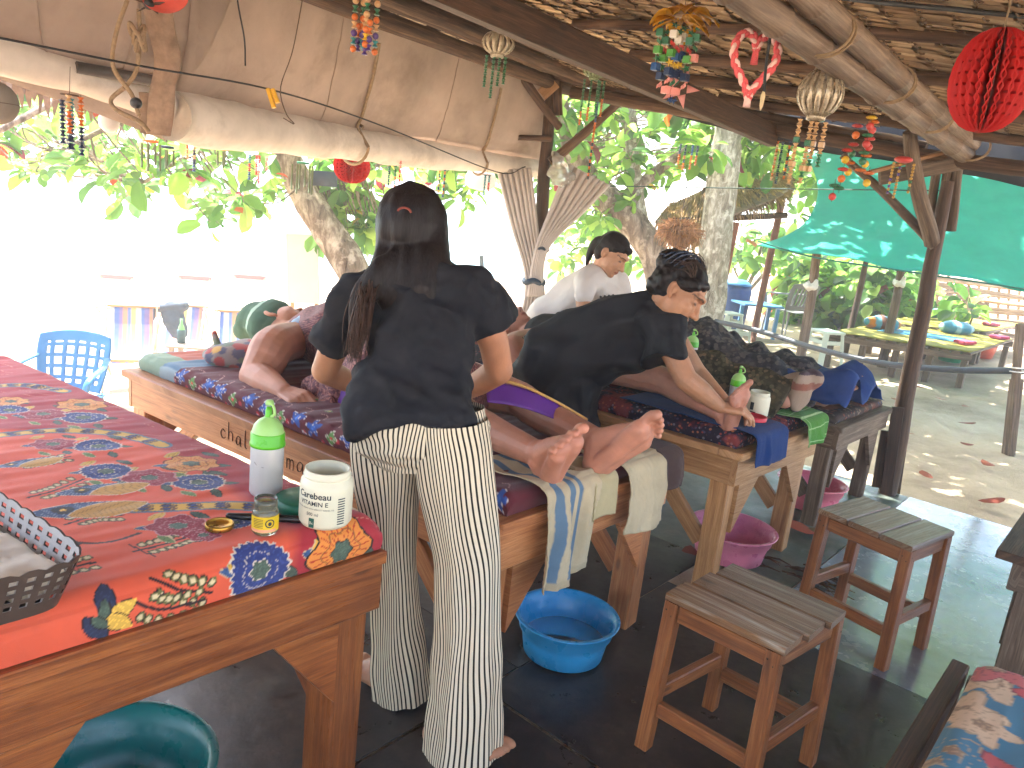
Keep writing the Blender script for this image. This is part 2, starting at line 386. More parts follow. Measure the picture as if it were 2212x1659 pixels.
for k, (a0, a1, w0, w1, m, nm) in enumerate([
        (-2.2, .3, -2.7, -1.0, RUB, 'far left of the red table'), (-2.2, .3, -1.0, .75, RUB, 'behind the red table'), (.3, 1.9, -2.7, -1.42, RUB, 'beneath the red table'),
        (.3, 1.72, -1.42, .62, RUB, 'under the striped trousers'), (1.9, 3.3, -2.7, -1.42, RUB, 'beneath the middle of the client table'),
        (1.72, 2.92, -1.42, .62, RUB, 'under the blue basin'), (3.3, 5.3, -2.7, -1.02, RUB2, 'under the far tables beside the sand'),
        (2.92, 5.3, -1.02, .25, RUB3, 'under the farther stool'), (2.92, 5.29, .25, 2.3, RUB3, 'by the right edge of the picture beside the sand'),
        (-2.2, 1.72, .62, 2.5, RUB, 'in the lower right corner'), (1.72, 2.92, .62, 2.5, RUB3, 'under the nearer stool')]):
    g = .004; zz = .002+.003*(k % 3)
    def mfn(a, q, zz=zz):
        P = a[..., None]*AX+q[..., None]*WX; z = zz+.0012*wob(P[..., :2], 5, 9); return P[..., 0], P[..., 1], z
    mo = obj('floor_mat', solid(grid(mfn, np.linspace(a0+g, a1-g, 14), np.linspace(w1-g, w0+g, 14)), .004), m, None, False)
    tag(mo, ('grey green vinyl' if m is RUB2 else 'sky-sheen tinted glossy vinyl' if m is RUB3 else 'black rubber')+' floor sheet '+nm, 'floor mat', 'sheets of flooring under the pavilion')

# ------------------------------------------------------------------ the pavilion: posts, beams, thatch
POLE = V3(.06, 6.2, 0); POST = G(1918, 1066)
pav = thing('massage_pavilion', V3(1.2, 3.5, 0), 'open beach pavilion with sewn palm leaf thatch on bamboo and log beams', 'pavilion')
def plog(name, pts, r, m=LOG, n=10, wobble=.012, seg=16, parent=None):
    pts = smooth_path(pts, seg); r = np.interp(np.linspace(0, 1, seg), np.linspace(0, 1, len(np.atleast_1d(r))), np.atleast_1d(r))
    v, F, uv = tube(pts, r, n, 'flat'); nn = seg*n
    v[:nn] += wobble*.5*np.stack([wob(v[:nn], 7, 31), wob(v[:nn], 7, 32), wob(v[:nn], 7, 33)], 1)
    return obj(name, (v, F, uv+rng.uniform(0, 5, 2)), m, parent if parent is not None else pav)
def roofz(x, y): return 2.47-.109*x+.006*y
top = D(1195, 170, 6.2)
plog('post', [POLE-UP*.1, D(1152, 640, 6.2), D(1172, 430, 6.2), D(1186, 250, 6.2), top+UP*.1], [.07, .055, .05, .045, .045], DARKWOOD)
pt = D(2062, 345, 4.75)
plog('post', [POST-UP*.1, D(1985, 720, 4.75), D(2026, 500, 4.75), D(2048, 400, 4.75)+UP*.02], [.058, .05, .04, .036], DARKWOOD)
for k, (x0, x1, dy) in enumerate([(2012, 2024, .03), (2036, 2050, .0), (2062, 2072, -.03)]):
    plog('post_head_stake', [D(x0-8, 500, 4.8+dy), D(x1, 355, 4.8+dy)], .028, GREYWOOD, seg=6)
plog('brace', [D(2018, 530, 4.72), D(1925, 435, 4.75), D(1818, 335, 4.9)], [.03, .026, .02], GREYWOOD)
plog('brace', [D(2012, 525, 4.68), D(1985, 420, 4.6), D(1968, 285, 4.5)], [.045, .042, .038], GREYWOOD)
plog('brace', [D(1095, 120, 5.85), D(1140, 185, 5.95), D(1208, 275, 6.12)], [.028, .032, .03], LOG)
plog('brace', [D(1190, 350, 6.15), D(1262, 290, 6.2), D(1345, 215, 6.3)], [.04, .036, .03], LOG)
plog('brace', [D(1120, 297, 6.1), D(1190, 300, 6.15)], [.02, .024], LOG, seg=6)
plog('brace', [D(1200, 130, 6.15), D(1206, 250, 6.16)], [.04, .035], LOG, seg=6)
obj('nailed_block', beam(D(1170, 205, 6.1), D(1200, 178, 6.1), .03, .09, UP), PINE_L, pav, False)
for (x0, y0, x1, y1, Yd, wd, m) in [(1913, 1066, 1940, 880, 4.62, .07, GREYWOOD), (1892, 1052, 1912, 930, 4.66, .05, DARKWOOD), (1932, 1070, 1962, 870, 4.8, .06, GREYWOOD)]:
    obj('post_base_plank', beam(D(x0, y0, Yd), D(x1, y1, Yd), .02, wd, unit(V3(1, -.3, 0)), .003), DARKWOOD, pav, False)
# beams on the sea side and far side
plog('eave_log', [D(1235, 200, 6.2), D(1500, 242, 5.75), D(1790, 300, 5.2), D(2092, 350, 4.72), D(2290, 372, 4.4)], .045, LOG)
plog('eave_log', [D(1170, 150, 6.1), D(1300, 185, 6.1), D(1640, 252, 5.6), D(2000, 318, 5.0)], .04, LOG)
e0, e1, e2 = D(1205, 185, 6.25), D(705, -5, 4.0), V3(-2.2, 1.8, 2.36)
plog('sea_side_beam', [e0+V3(.2, .35, .03), e0, e1, e2, e2*1+(e2-e1)*1.0], .05, LOG, seg=22)
for k, (dw, dz, r) in enumerate([(.14, .06, .042), (.30, .03, .045), (.47, .07, .05), (.66, .05, .05)]):
    o = WX*dw+UP*dz
    plog('roof_pole', [e0+o-V3(.1, .2, 0)*k*.3, e1+o+UP*rng.normal(0, .01), e2+o, e2*2-e1+o], r, LOG, seg=22)
a0, a1 = D(1648, 285, 5.3), D(1000, -8, 3.2)
obj('roof_beam', beam(a0+(a0-a1)*.06, a1+(a1-a0)*1.2, .07, .13, UP, .006), DARKWOOD, pav, False)
b0, b1 = D(2085, 335, 4.72), D(1585, -25, 2.35)
def bamboo(name, p0, p1, r, par, nodes=.33):
    L = np.linalg.norm(p1-p0); n = int(L/nodes); q = []; rr = []
    for k in range(n+1):
        for d, s in ((-.02, 1), (-.006, 1.13), (.006, 1.13), (.02, 1)):
            t = (k+rng.uniform(-.1, .1)*.0)/n+d/L
            if 0 <= t <= 1: q.append(p0+(p1-p0)*t); rr.append(r*s)
    return obj(name, tube(np.array(q), rr, 14, 'flat'), BAMBOO, par)
bamboo('bamboo_rafter', b0, b1+(b1-b0)*.8, .048, pav)
bamboo('bamboo_rafter', b0+V3(.03, .02, .07), b1+(b1-b0)*.8+V3(.16, -.05, .05), .046, pav)
for t in (.02, .32, .55, .8):     # lashings round the pair
    q = b0+(b1-b0)*t; ax = unit(b1-b0); s = unit(np.cross(ax, UP)); u = np.cross(s, ax); aa = np.linspace(0, 4*math.pi, 40)
    obj('lashing', tube(q+V3(.04, -.01, .035)+np.cos(aa)[:, None]*s*.095+np.sin(aa)[:, None]*u*.075+ax*(aa[:, None]*.004), .005, 5), ROPE, pav)
obj('roof_plank', beam(D(1880, 372, 4.6), D(2078, 318, 4.72), .05, .02, UP), PINE_L, pav, False)
obj('roof_plank', beam(D(1900, 385, 4.7), D(2090, 350, 4.75), .03, .08, UP), GREYWOOD, pav, False)
# purlins across the beams
for t in np.linspace(.06, 1.6, 9):
    pA = a0+(a1-a0)*t; pB = b0+(b1-b0)*t
    d = unit((pB-pA)*[1, 1, 0]); s = pA-d*.25; e = pB+d*2.2
    s[2] = roofz(*s[:2])-.035; e[2] = roofz(*e[:2])-.035; mq = (s+e)/2+UP*rng.normal(0, .012)
    plog('purlin', [s, mq, e], rng.uniform(.022, .036), LOG, seg=12)
# thatch: rows of leaf blades sewn on sticks, each row lapping the next
THATCH = vcol('palm_leaf_thatch', .8, .5, 160, 0, .25, var=.35)
STITCH = plain('thatch_stitch', S('5b4733'), .8, .3, 40)
tc = [S('bf9d77'), S('cfae85'), S('dabd95'), S('b08d69'), S('c4a27a'), S('a3835f')]
O0 = V3(-.02, 6.35, 0)
nrow = 40
for r in range(nrow):
    s = -.28+r*.105; mb = MB(); st = MB(); t = .4+rng.uniform(-.05, .05)
    rowtint = rng.uniform(.82, 1.15); k = 0
    while t > -6.0:
        wd = rng.uniform(.035, .06) if t > -4.2 else .12
        L = rng.uniform(.17, .21); p = O0+AX*t+WX*s; q = p+WX*L
        p = V3(p[0], p[1], roofz(p[0], p[1])+.012); q = V3(q[0], q[1], roofz(q[0], q[1])-.004+rng.normal(0, .0025))
        e = AX*wd*.62; j = WX*rng.normal(0, .008); m2 = (p+q)/2+UP*rng.normal(0, .0012)
        v = np.array([p-e, p+e, m2-e, m2+e, q-e*.9+j, q+e*.9-j, m2-UP*.0015, q-UP*.002+j*.5, p-UP*.0015])
        F = [np.array([[0, 8, 6, 2], [8, 1, 3, 6], [2, 6, 7, 4], [6, 3, 5, 7]])]
        c = tc[rng.integers(6)]*rowtint*rng.uniform(.85, 1.15)
        mb.add((v, F, None), c)
        if k % 2 == 0 and t > -3.6:
            z = (p*.45+q*.55)-UP*.008; a = unit(AX*.8+WX*rng.uniform(.1, .5))
            st.add(tube([z-a*.02, z-UP*.005, z+a*.02], .0036, 4))
        t -= wd*.86; k += 1
    ro = obj('thatch_row', mb, THATCH, pav, False); obj('stitching', st, STITCH, ro)
    ro['kind'] = 'stuff'
roofcover = grid(lambda a, q: ((O0+0*AX)[0]+a*AX[0]+q*WX[0], O0[1]+a*AX[1]+q*WX[1], 2.47-.109*(O0[0]+a*AX[0]+q*WX[0])+.006*(O0[1]+a*AX[1]+q*WX[1])+.06), np.linspace(.42, -7.6, 12), np.linspace(-.35, 5.2, 8))
plain('black_sheeting', S('1d1c1d'), .6, .2, 6); obj('roof_sheet', solid(roofcover, .02), plain('thatch_backing', S('8f7350'), .9, .2, 10), pav)
BLK = MATS['black_sheeting']
def strip(p0s, p1s, th=.004):
    p0s = smooth_path(p0s, 24); p1s = smooth_path(p1s, 24); q = np.linspace(0, 1, 5)
    P = p0s[:, None]*(1-q)[None, :, None]+p1s[:, None]*q[None, :, None]
    P[..., 2] += .006*wob(P[..., :2], 9, 5)
    return solid((P.reshape(-1, 3), [gridF(24, 5)], np.zeros((120, 2))), th)
obj('shade_sheet', strip([D(1300, 120, 6.5), D(1660, 190, 6.0), D(2000, 240, 5.4), D(2230, 285, 5.0)], [D(1340, 214, 6.3), D(1660, 305, 5.85), D(2000, 362, 5.3), D(2230, 408, 4.9)]), BLK, pav)

# ------------------------------------------------------------------ canvas awnings with their rolls on the sea side
CANVAS = sheet('awning_canvas', S('b5a394'), .44, .85, .2, 2.0, S('6f5d4c'), .5, 350)
CANVAS_R = sheet('awning_roll_canvas', S('d2c8bc'), .06, .85, .2, 3.0, S('6a5848'), .4, 300)
def awning(name, top_pts, roll_pts, rads, label, folds, flap=0.0):
    T = thing(name, roll_pts[0]*[1, 1, 0], label, 'awning', 'rolled canvas awnings on the sea side')
    n, m = 60, 24; tp = smooth_path(top_pts, n); rp = smooth_path(roll_pts, n); q = np.linspace(0, 1, m)
    rr = np.interp(np.linspace(0, 1, n), np.linspace(0, 1, len(rads)), rads)
    P = tp[:, None]*(1-q)[None, :, None]+(rp+UP*rr[:, None]*.9)[:, None]*q[None, :, None]
    P[..., 2] -= .10*np.sin(q*math.pi)[None]+.012*wob(P, 4, 71)*np.sin(q*math.pi)[None]
    P += unit(V3(.6, -.6, -.5))*(.018*wob(P, 6, 72)*np.sin(q*math.pi)[None]+.010*(1-np.abs(wob(P*[1, 1, 2.5], 11, 75)))*np.sin(q*math.pi)[None])[..., None]
    obj('canvas_sheet', solid((P.reshape(-1, 3), [gridF(n, m)[:, ::-1]], np.zeros((n*m, 2))), .003), CANVAS, T)
    for f in (.3, .62):
        i = int(f*(n-1)); obj('canvas_seam', tube(P[i, 1:-1]+V3(.004, -.004, -.004), .004, 5), CANVAS, T)
    # the roll: a spiral of cloth, seen with soft sags
    N = 18; t, Nn, B = frames(rp); a = np.linspace(0, 2*math.pi, N, endpoint=False)
    sag = .008*wob(rp, 5, 73)[:, None]
    rad = rr[:, None]*(1+.05*np.sin(2*a+1)[None]+.05*np.sin(3*a)[None])+sag
    v = rp[:, None]+rad[..., None]*(np.cos(a)[None, :, None]*Nn[:, None]*1.08+np.sin(a)[None, :, None]*B[:, None])
    v[..., 2] += .006*wob(v, 9, 74)
    v = v.reshape(-1, 3); vv = np.concatenate([v, [rp[0], rp[-1]]]); k = np.arange(N); k2 = (k+1) % N
    F = [gridF(n, N, False, True)[:, ::-1], np.stack([k, k2, np.full(N, n*N)], 1), np.stack([(n-1)*N+k2, (n-1)*N+k, np.full(N, n*N+1)], 1)]
    obj('canvas_roll', (vv, F, None), CANVAS_R, T)
    if flap:
        fl = rp-UP*rr[:, None]*.8; fb = fl-UP*flap*np.linspace(1.0, .25, n)[:, None]+V3(-.02, .03, 0)
        obj('hem_flap', strip(fl[::4], fb[::4], .003), CANVAS, T)
    for f, w2 in folds:         # webbing straps round roll and sheet
        i = int(f*(n-1)); c = rp[i]; ax = t[i]; aa = np.linspace(-.6, 4.6, 22); R2 = rr[i]*1.16+.004
        loop = c+np.cos(aa)[:, None]*R2*Nn[i]*1.08+np.sin(aa)[:, None]*R2*B[i]
        upx = np.array([P[i, j]+V3(.012, -.012, -.012) for j in range(m-3, 1, -3)])
        path = smooth_path(np.concatenate([loop[::-1][:1], upx]), 18)
        for pth, nm in ((loop, 'tie_cord'),):
            obj(nm, tube(pth, w2, 6), ROPE, T)
        obj('tie_cord', tube(path, w2, 6), ROPE, T)
    return T
rollR, rollL = D(1162, 364, 6.45), D(372, 250, 3.45)
aw1 = awning('canvas_awning', [e0+V3(.0, .1, -.03), D(960, 92, 5.1), D(700, -6, 4.0), D(420, -70, 3.2)], [rollR, D(900, 330, 5.4), D(640, 292, 4.35), rollL], [.065, .085, .098, .105],
             'long beige canvas awning rolled along its lower edge above the client tables', [(.18, .009), (.52, .010)])
aw2 = awning('canvas_awning', [D(520, -62, 3.35), D(150, -110, 2.9), D(-250, -150, 2.4)], [D(362, 228, 3.46), D(160, 165, 3.1), D(-120, 80, 2.7)], [.07, .062, .06],
             'second canvas awning rolled up at the left edge of the roof', [(.9, .006)], .09)
# broad webbing strap hanging between the two awnings
wb = MB(); sp = smooth_path([D(330, -25, 3.1), D(345, 60, 3.15), D(362, 125, 3.2), D(352, 200, 3.25), D(340, 292, 3.3)], 26); nrm = unit(V3(.3, -.9, .1)); sx = unit(V3(1, .25, .05))
q = np.linspace(-.5, .5, 6); P = sp[:, None]+q[None, :, None]*sx*.095+nrm*(.006*np.cos(q*9))[None, :, None]
P[..., 1] += .01*wob(P, 14, 4)
strp = obj('webbing_strap', solid((P.reshape(-1, 3), [gridF(26, 6)], None), .012), plain('old_webbing', S('8d7662'), .95, .25, 25, .5, 200), aw1)
obj('strap_fold', beam(D(318, 200, 3.3), D(322, 288, 3.32), .03, .07, unit(V3(1, .4, 0)), .01), MATS['old_webbing'], strp)
obj('awning_pipe', tube([D(165, 145, 3.05), D(372, 182, 3.3)], .022, 12), plain('grey_pipe', S('4b443f'), .5), aw2)
for k in range(5):      # battens above the canvas, their shadows show through it
    f = .12+.17*k; p = e0*(1-f)+e1*f; qd = rollR*(1-f)+rollL*f
    obj('batten', tube([p+UP*.42+AX*.1, (p+qd)/2+UP*.5, qd+UP*.6-AX*.25], .03, 6), LOG, aw1)
for k in range(3):
    g = .2+.3*k; obj('batten', tube([(e0*(1-g)+rollR*g)+UP*.55, (e1*(1-g)+rollL*g)+UP*.57], .03, 6), LOG, aw1)

# ------------------------------------------------------------------ curtains tied to the sea side post
CURT = vcol('curtain_cloth', .9, .4, 400, 0, .2, .25, .3)
def curtain(label, top0, top1, mid0, mid1, bot0, bot1, seed):
    n, m = 90, 60; u = np.linspace(0, 1, n); v = np.linspace(0, 1, m)
    Lp = smooth_path([top0, top0*.55+mid0*.45+V3(0, 0, 0), mid0, bot0], m); Rp = smooth_path([top1, top1*.6+mid1*.4, mid1, bot1], m)
    P = Lp[None]*(1-u)[:, None, None]+Rp[None]*u[:, None, None]
    ph = 2*math.pi*(7.0*u+.25*np.sin(5*u+seed)); amp = np.interp(v, [0, .3, .62, 1], [.012, .035, .028, .05])
    P[..., 1] += amp[None]*np.sin(ph)[:, None]+.014*wob(P, 3, seed+80); P[..., 0] += amp[None]*.35*np.cos(ph*1.0)[:, None]
    col = np.broadcast_to(S('c2b9b2'), (n*m, 3))*(1+.12*wob(P.reshape(-1, 3), 6, seed)[:, None])
    o = obj('curtain', MB().add(solid((P.reshape(-1, 3), [gridF(n, m)], None), .002), np.concatenate([col, col])), CURT)
    return tag(o, label, 'curtain', 'curtains tied back at the sea side post')
yC = 6.1
c1 = curtain('beige curtain hanging straight down left of the dark corner post', D(1072, 368, yC), D(1146, 362, yC), D(1136, 608, yC), D(1172, 606, yC), D(1112, 720, yC), D(1178, 720, yC), 1)
c2 = curtain('beige curtain pulled up to the right of the dark corner post', D(1225, 352, yC), D(1318, 400, yC), D(1158, 535, yC-.05), D(1182, 540, yC-.05), D(1140, 640, yC-.04), D(1168, 640, yC-.04), 2)
for (c, x, y, rx, nm) in ((c1, 1153, 608, .075, 'dark cloth band tied round the straight curtain'), (c2, 1170, 538, .05, 'thin elastic tie round the raised curtain')):
    aa = np.linspace(0, 2*math.pi, 25)[:-1]; ctr = D(x, y, yC-.02)
    ring = ctr+np.stack([np.cos(aa)*rx, np.sin(aa)*.06, .012*np.sin(aa*3)], 1)
    obj('tie_band', tube(np.concatenate([ring, ring[:1]]), [.022 if rx > .06 else .012]*25, 8), plain('dark_tie', S('2e3a46'), .9, .3), c)

# ------------------------------------------------------------------ trees
LEAFM = vcol('leaf', .42, .15, 60, 0, .4, .62, 0, .06, 0, V3(1.5, 1.46, 1.2))
def barkmat(name, c1, c2, c3, sc=6):
    m, nt, b = _new(name); v = coords(nt, 'Object', (1, 1, .35)); n = noise(nt, v, sc*2, 9, .7, .4)
    c = ramp(nt, n, [(.3, c1), (.5, c2), (.68, c3)])
    c = mixc(nt, mp(nt, noise(nt, coords(nt, 'Object'), sc*1.3, 4, .6), .55, .66, 0, .7), c, np.asarray(c3)*1.1)
    nt.links.new(c, b.inputs['Base Color']); b.inputs['Roughness'].default_value = .9; b.inputs['Specular IOR Level'].default_value = .2
    bump(nt, b, n, .9, .03); return m
BARK1 = barkmat('leaning_bark', S('332922'), S('7d6b5d'), S('bdad9e'), 5)
BARK2 = barkmat('pale_bark', S('564e42'), S('968e7e'), S('d2ccbe'), 8)
LCOLS = [S('587f3a'), S('6f9748'), S('86ab52'), S('4c7440'), S('9dbb62'), S('638b48')]
LODD = [S('a8452c'), S('c9a53a'), S('7d2f3d'), S('c56a35')]
def leaf_v(L, w, curl):
    """obovate leaf along +X folded on its midrib, 12 verts"""
    xs_ = np.array([0, .18, .45, .72, .92, 1.0])*L; ws = np.array([.03, .3, .42, .5, .33, .04])*w; cz = -curl*L*(np.array([0, .18, .45, .72, .92, 1.0])**2)
    v = []
    for x, q, z in zip(xs_, ws, cz): v += [(x, -q, z+q*.35), (x, 0, z), (x, q, z+q*.35)]
    f = []
    for k in range(5):
        a = k*3; f += [(a, a+3, a+4, a+1), (a+1, a+4, a+5, a+2)]
    return np.array(v, float), np.array(f)
LV, LF = leaf_v(1.0, 1.0, .35)
_lm = {}
def leaf_mesh(ci, odd):
    k = (ci, odd)
    if k not in _lm:
        c = (LODD if odd else LCOLS)[ci]; me = make_mesh('leaf', LV, [LF], None, np.broadcast_to(c, (len(LV), 3)), True); me.materials.append(LEAFM); _lm[k] = me
    return _lm[k]
def rosettes(centers, n_each, L, spread, odd=.05):
    """leaf transforms: position, 3x3, scale, colour index"""
    out = []
    for c in centers:
        ax = unit(V3(rng.normal(0, .45), rng.normal(0, .45), -.25 if rng.random() < .5 else .6))
        for k in range(rng.integers(n_each-3, n_each+3)):
            d = rng.normal(size=3); d[2] = d[2]*.55-.15; d = unit(d+ax*.2); l = L*rng.uniform(.4, 1.3)
            p = c+d*rng.uniform(.02, spread); up = unit(V3(rng.normal(0, .5), rng.normal(0, .5), 1)); s = np.cross(up, d); s = unit(s); u = np.cross(d, s)
            od = rng.random() < odd
            out.append((p, np.stack([d*l, s*l*.62, u*l], 1), od, int(rng.integers(4 if od else 6))))
    return out
def in_view(p, pad=30):
    q = proj(p)[0]; return q[2] > .3 and -pad < q[0] < IW+pad and -pad < q[1] < IH+pad
def covered(q):      # screen parts that the awnings, roof and people hide
    x, y = q[0], q[1]
    if y < np.interp(x, [0, 330, 372, 1165, 1240, 2212], [165, 235, 290, 385, 215, 345]): return True
    return (760 < x < 1075 and y > 430) or x > 1720
def foliage(parent, leaves, n_parts):
    show = sorted([l for l in leaves if in_view(l[0], 0) and not covered(proj(l[0])[0])], key=lambda l: -np.linalg.norm(l[1][:, 0])/np.linalg.norm(l[0]-EYE))[:n_parts]
    ids = set(id(l) for l in show); base = wloc(parent)
    for l in show:
        o = bpy.data.objects.new('leaf', leaf_mesh(l[3], l[2])); M = Matrix.Identity(4)
        for i in range(3):
            for j in range(3): M[i][j] = l[1][i, j]
            M[i][3] = l[0][i]-base[i]
        o.matrix_local = M; link(o, parent)
    rest = [l for l in leaves if id(l) not in ids]
    if rest:
        T = np.array([l[1] for l in rest]); P = np.array([l[0] for l in rest])
        v = np.einsum('nij,kj->nki', T, LV)+P[:, None]
        f = (LF[None]+np.arange(len(rest))[:, None, None]*len(LV)).reshape(-1, 4)
        c = np.array([(LODD if l[2] else LCOLS)[l[3]] for l in rest])*rng.uniform(.7, 1.25, (len(rest), 1))
        o = obj('crown_foliage', MB().add((v.reshape(-1, 3), [f], None), np.repeat(c, len(LV), 0)), LEAFM, parent); o['kind'] = 'stuff'
def trunk(parent, pts, r, m, name='trunk', seg=30, n=16, rough=.012):
    pts = smooth_path(pts, seg); r = np.interp(np.linspace(0, 1, seg), np.linspace(0, 1, len(r)), r)
    v, F, uv = tube(pts, r, n, 'flat'); k = seg*n
    dr = v[:k]-np.repeat(pts, n, 0); v[:k] += dr*((rough*8)*wob(v[:k], 5, 51)+.05*wob(v[:k], 16, 52))[:, None]
    return obj(name, (v, F, uv), m, parent)
def scatter_box(n, lo, hi): return rng.uniform(0, 1, (n, 3))*(np.asarray(hi)-lo)+lo
def pxcloud(n, poly_lo, poly_hi, Y0, Y1, keep=None):
    """points spread through a block of air given by its edges as seen, at distances Y0..Y1"""
    out = []
    while len(out) < n:
        x = rng.uniform(poly_lo[0], poly_hi[0]); y = rng.uniform(poly_lo[1], poly_hi[1])
        if keep is None or keep(x, y): out.append(D(x, y, rng.uniform(Y0, Y1)))
    return np.array(out)

# leaning almond tree on the beach, left
tb = D(815, 700, 8.0); tb[2] = -.05
t1 = thing('almond_tree', tb, 'leaning rough barked beach almond tree behind the standing woman, leaves over the sea', 'tree')
trunk(t1, [tb, D(770, 600, 8.0), D(700, 490, 8.0), D(640, 390, 8.0), D(608, 300, 7.9), D(590, 180, 7.8), D(560, 20, 7.6)], [.2, .17, .155, .13, .11, .1, .08], BARK1, rough=.02)
brs = [[D(610, 300, 7.9), D(480, 230, 7.3), D(300, 250, 6.8), D(120, 330, 6.4)], [D(650, 400, 8.0), D(800, 360, 8.2), D(960, 300, 8.6)], [D(600, 250, 7.8), D(420, 330, 7.6), D(300, 400, 7.5)],
       [D(590, 200, 7.8), D(300, 150, 6.6), D(60, 250, 5.6), D(-80, 330, 5.2)], [D(590, 160, 7.8), D(720, 20, 8.2), D(900, -80, 8.8)]]
for bq in brs: trunk(t1, bq, [.05, .03, .015], BARK1, 'branch', 16, 8)
low = lambda x: np.interp(x, [-60, 80, 150, 330, 420, 560, 640, 760, 1000], [330, 380, 420, 430, 480, 490, 450, 430, 440])
cl = pxcloud(150, (-60, 150), (760, 500), 6.2, 8.8, lambda x, y: y < low(x)-20+60*math.sin(x*.03)*.4 and not (585 < x < 740 and y > 285) and rng.random() < np.interp(y, [150, 330, 480], [1, .8, .55]))
cl2 = pxcloud(40, (680, 330), (1060, 470), 7.6, 9.2, lambda x, y: y < 400+40*math.sin(x*.02))
cl3 = pxcloud(38, (600, 400), (830, 540), 8.3, 9.0, lambda x, y: x > 690 and y < 520)
cl4 = D(0, 0, 6)*0+np.stack([rng.uniform(-4, 1, 60), rng.uniform(9.5, 12, 60), rng.uniform(3.0, 4.6, 60)], 1)
L1 = rosettes(np.concatenate([cl, cl2, cl3]), 8, .2, .1, .03)+rosettes(cl4, 9, .24, .12)
foliage(t1, L1, 300)
def twigs(parent, cents, spine, r=.007):
    mb = MB(); sp = np.concatenate([smooth_path(b_, 30) for b_ in spine])
    for c in cents:
        j = np.argmin(np.linalg.norm(sp-c, axis=1)); a = sp[j]; L_ = np.linalg.norm(c-a); a = c+(a-c)*min(1, 1.1/max(L_, .01)); mb.add(tube(smooth_path([a, (a+c)/2+rng.normal(0, .05, 3)-UP*.04, c], 7), [r*1.6, r*1.4, r*1.2, r, r*.9, r*.8, r*.6], 5))
    o = obj('twigs', mb, BARK1, parent); o['kind'] = 'stuff'
twigs(t1, np.concatenate([cl, cl2, cl3]), brs)

# leaning trunk and pale straight trunk to the right of the corner post
tb = D(1452, 650, 9.2); tb[2] = -.05
t2 = thing('almond_tree', tb, 'leaning mossy tree between the corner post and the thatched hut, dense green leaves', 'tree')
trunk(t2, [tb, D(1420, 580, 9.2), D(1370, 490, 9.2), D(1300, 415, 9.2), D(1240, 330, 9.1), D(1200, 180, 9.0)], [.19, .18, .17, .15, .12, .08], BARK1)
trunk(t2, [D(1395, 545, 9.2), D(1372, 400, 9.3), D(1360, 240, 9.4), D(1350, 100, 9.4)], [.1, .08, .07, .06], BARK2, 'branch')
trunk(t2, [D(1330, 440, 9.2), D(1460, 340, 9.4), D(1600, 250, 9.6)], [.07, .05, .03], BARK1, 'branch', 16, 8)
low2 = lambda x: np.interp(x, [1180, 1240, 1320, 1420, 1500, 1640, 1720], [430, 500, 490, 400, 375, 370, 350])
cl = pxcloud(190, (1185, 200), (1720, 500), 8.6, 11.8, lambda x, y: y < low2(x))
cl2 = np.concatenate([pxcloud(30, (1190, 480), (1420, 590), 10.5, 13.5), pxcloud(34, (1640, 320), (1790, 470), 11.6, 13.5)])
twigs(t2, cl, [[D(1395, 545, 9.2), D(1372, 400, 9.3), D(1360, 240, 9.4)], [D(1330, 440, 9.2), D(1460, 340, 9.4), D(1600, 250, 9.6)]])
foliage(t2, rosettes(np.concatenate([cl, cl2]), 9, .21, .11, .015)+rosettes(np.stack([rng.uniform(-1, 9, 260), rng.uniform(8.5, 15, 260), rng.uniform(3.6, 6.5, 260)], 1), 9, .25, .13), 300)
tb = D(1527, 712, 9.0); tb[2] = -.05
t3 = thing('shade_tree', tb, 'pale straight tree trunk standing beside the thatched hut', 'tree')
trunk(t3, [tb, D(1540, 580, 9.0), D(1556, 430, 9.0), D(1575, 280, 9.0), D(1588, 150, 9.0), D(1600, -40, 9.0)], [.2, .175, .17, .165, .16, .14], BARK2, rough=.008)
foliage(t3, rosettes(np.stack([np.concatenate([rng.uniform(1.5, 10, 430), rng.uniform(2.8, 7.8, 230), rng.uniform(.8, 3.6, 130)]), np.concatenate([rng.uniform(4.0, 12, 430), rng.uniform(8.4, 11, 230), rng.uniform(6.2, 8.6, 130)]), rng.uniform(3.8, 6.2, 790)], 1), 9, .26, .14), 0)  # out-of-view crown, extra clusters added to shade the tarp and near sand
# small forked tree before the sea on the right
tb = G(1600, 690); tb[2] = -.03; yf = tb[1]
t4 = thing('sapling', tb, 'thin forked sapling against the bright sea left of the tarp', 'tree')
trunk(t4, [tb, D(1607, 640, yf), D(1630, 585, yf), D(1648, 520, yf)], [.05, .04, .035, .02], BARK1, rough=.01, n=8)
trunk(t4, [D(1607, 640, yf), D(1650, 590, yf), D(1672, 545, yf)], [.035, .03, .02], BARK1, 'branch', 12, 8)
trunk(t4, [D(1612, 632, yf), D(1590, 590, yf), D(1580, 560, yf)], [.02, .018, .012], BARK1, 'branch', 12, 8)
foliage(t4, rosettes(pxcloud(26, (1575, 500), (1720, 570), yf-.8, yf+.8), 8, .24, .13, .01), 60)

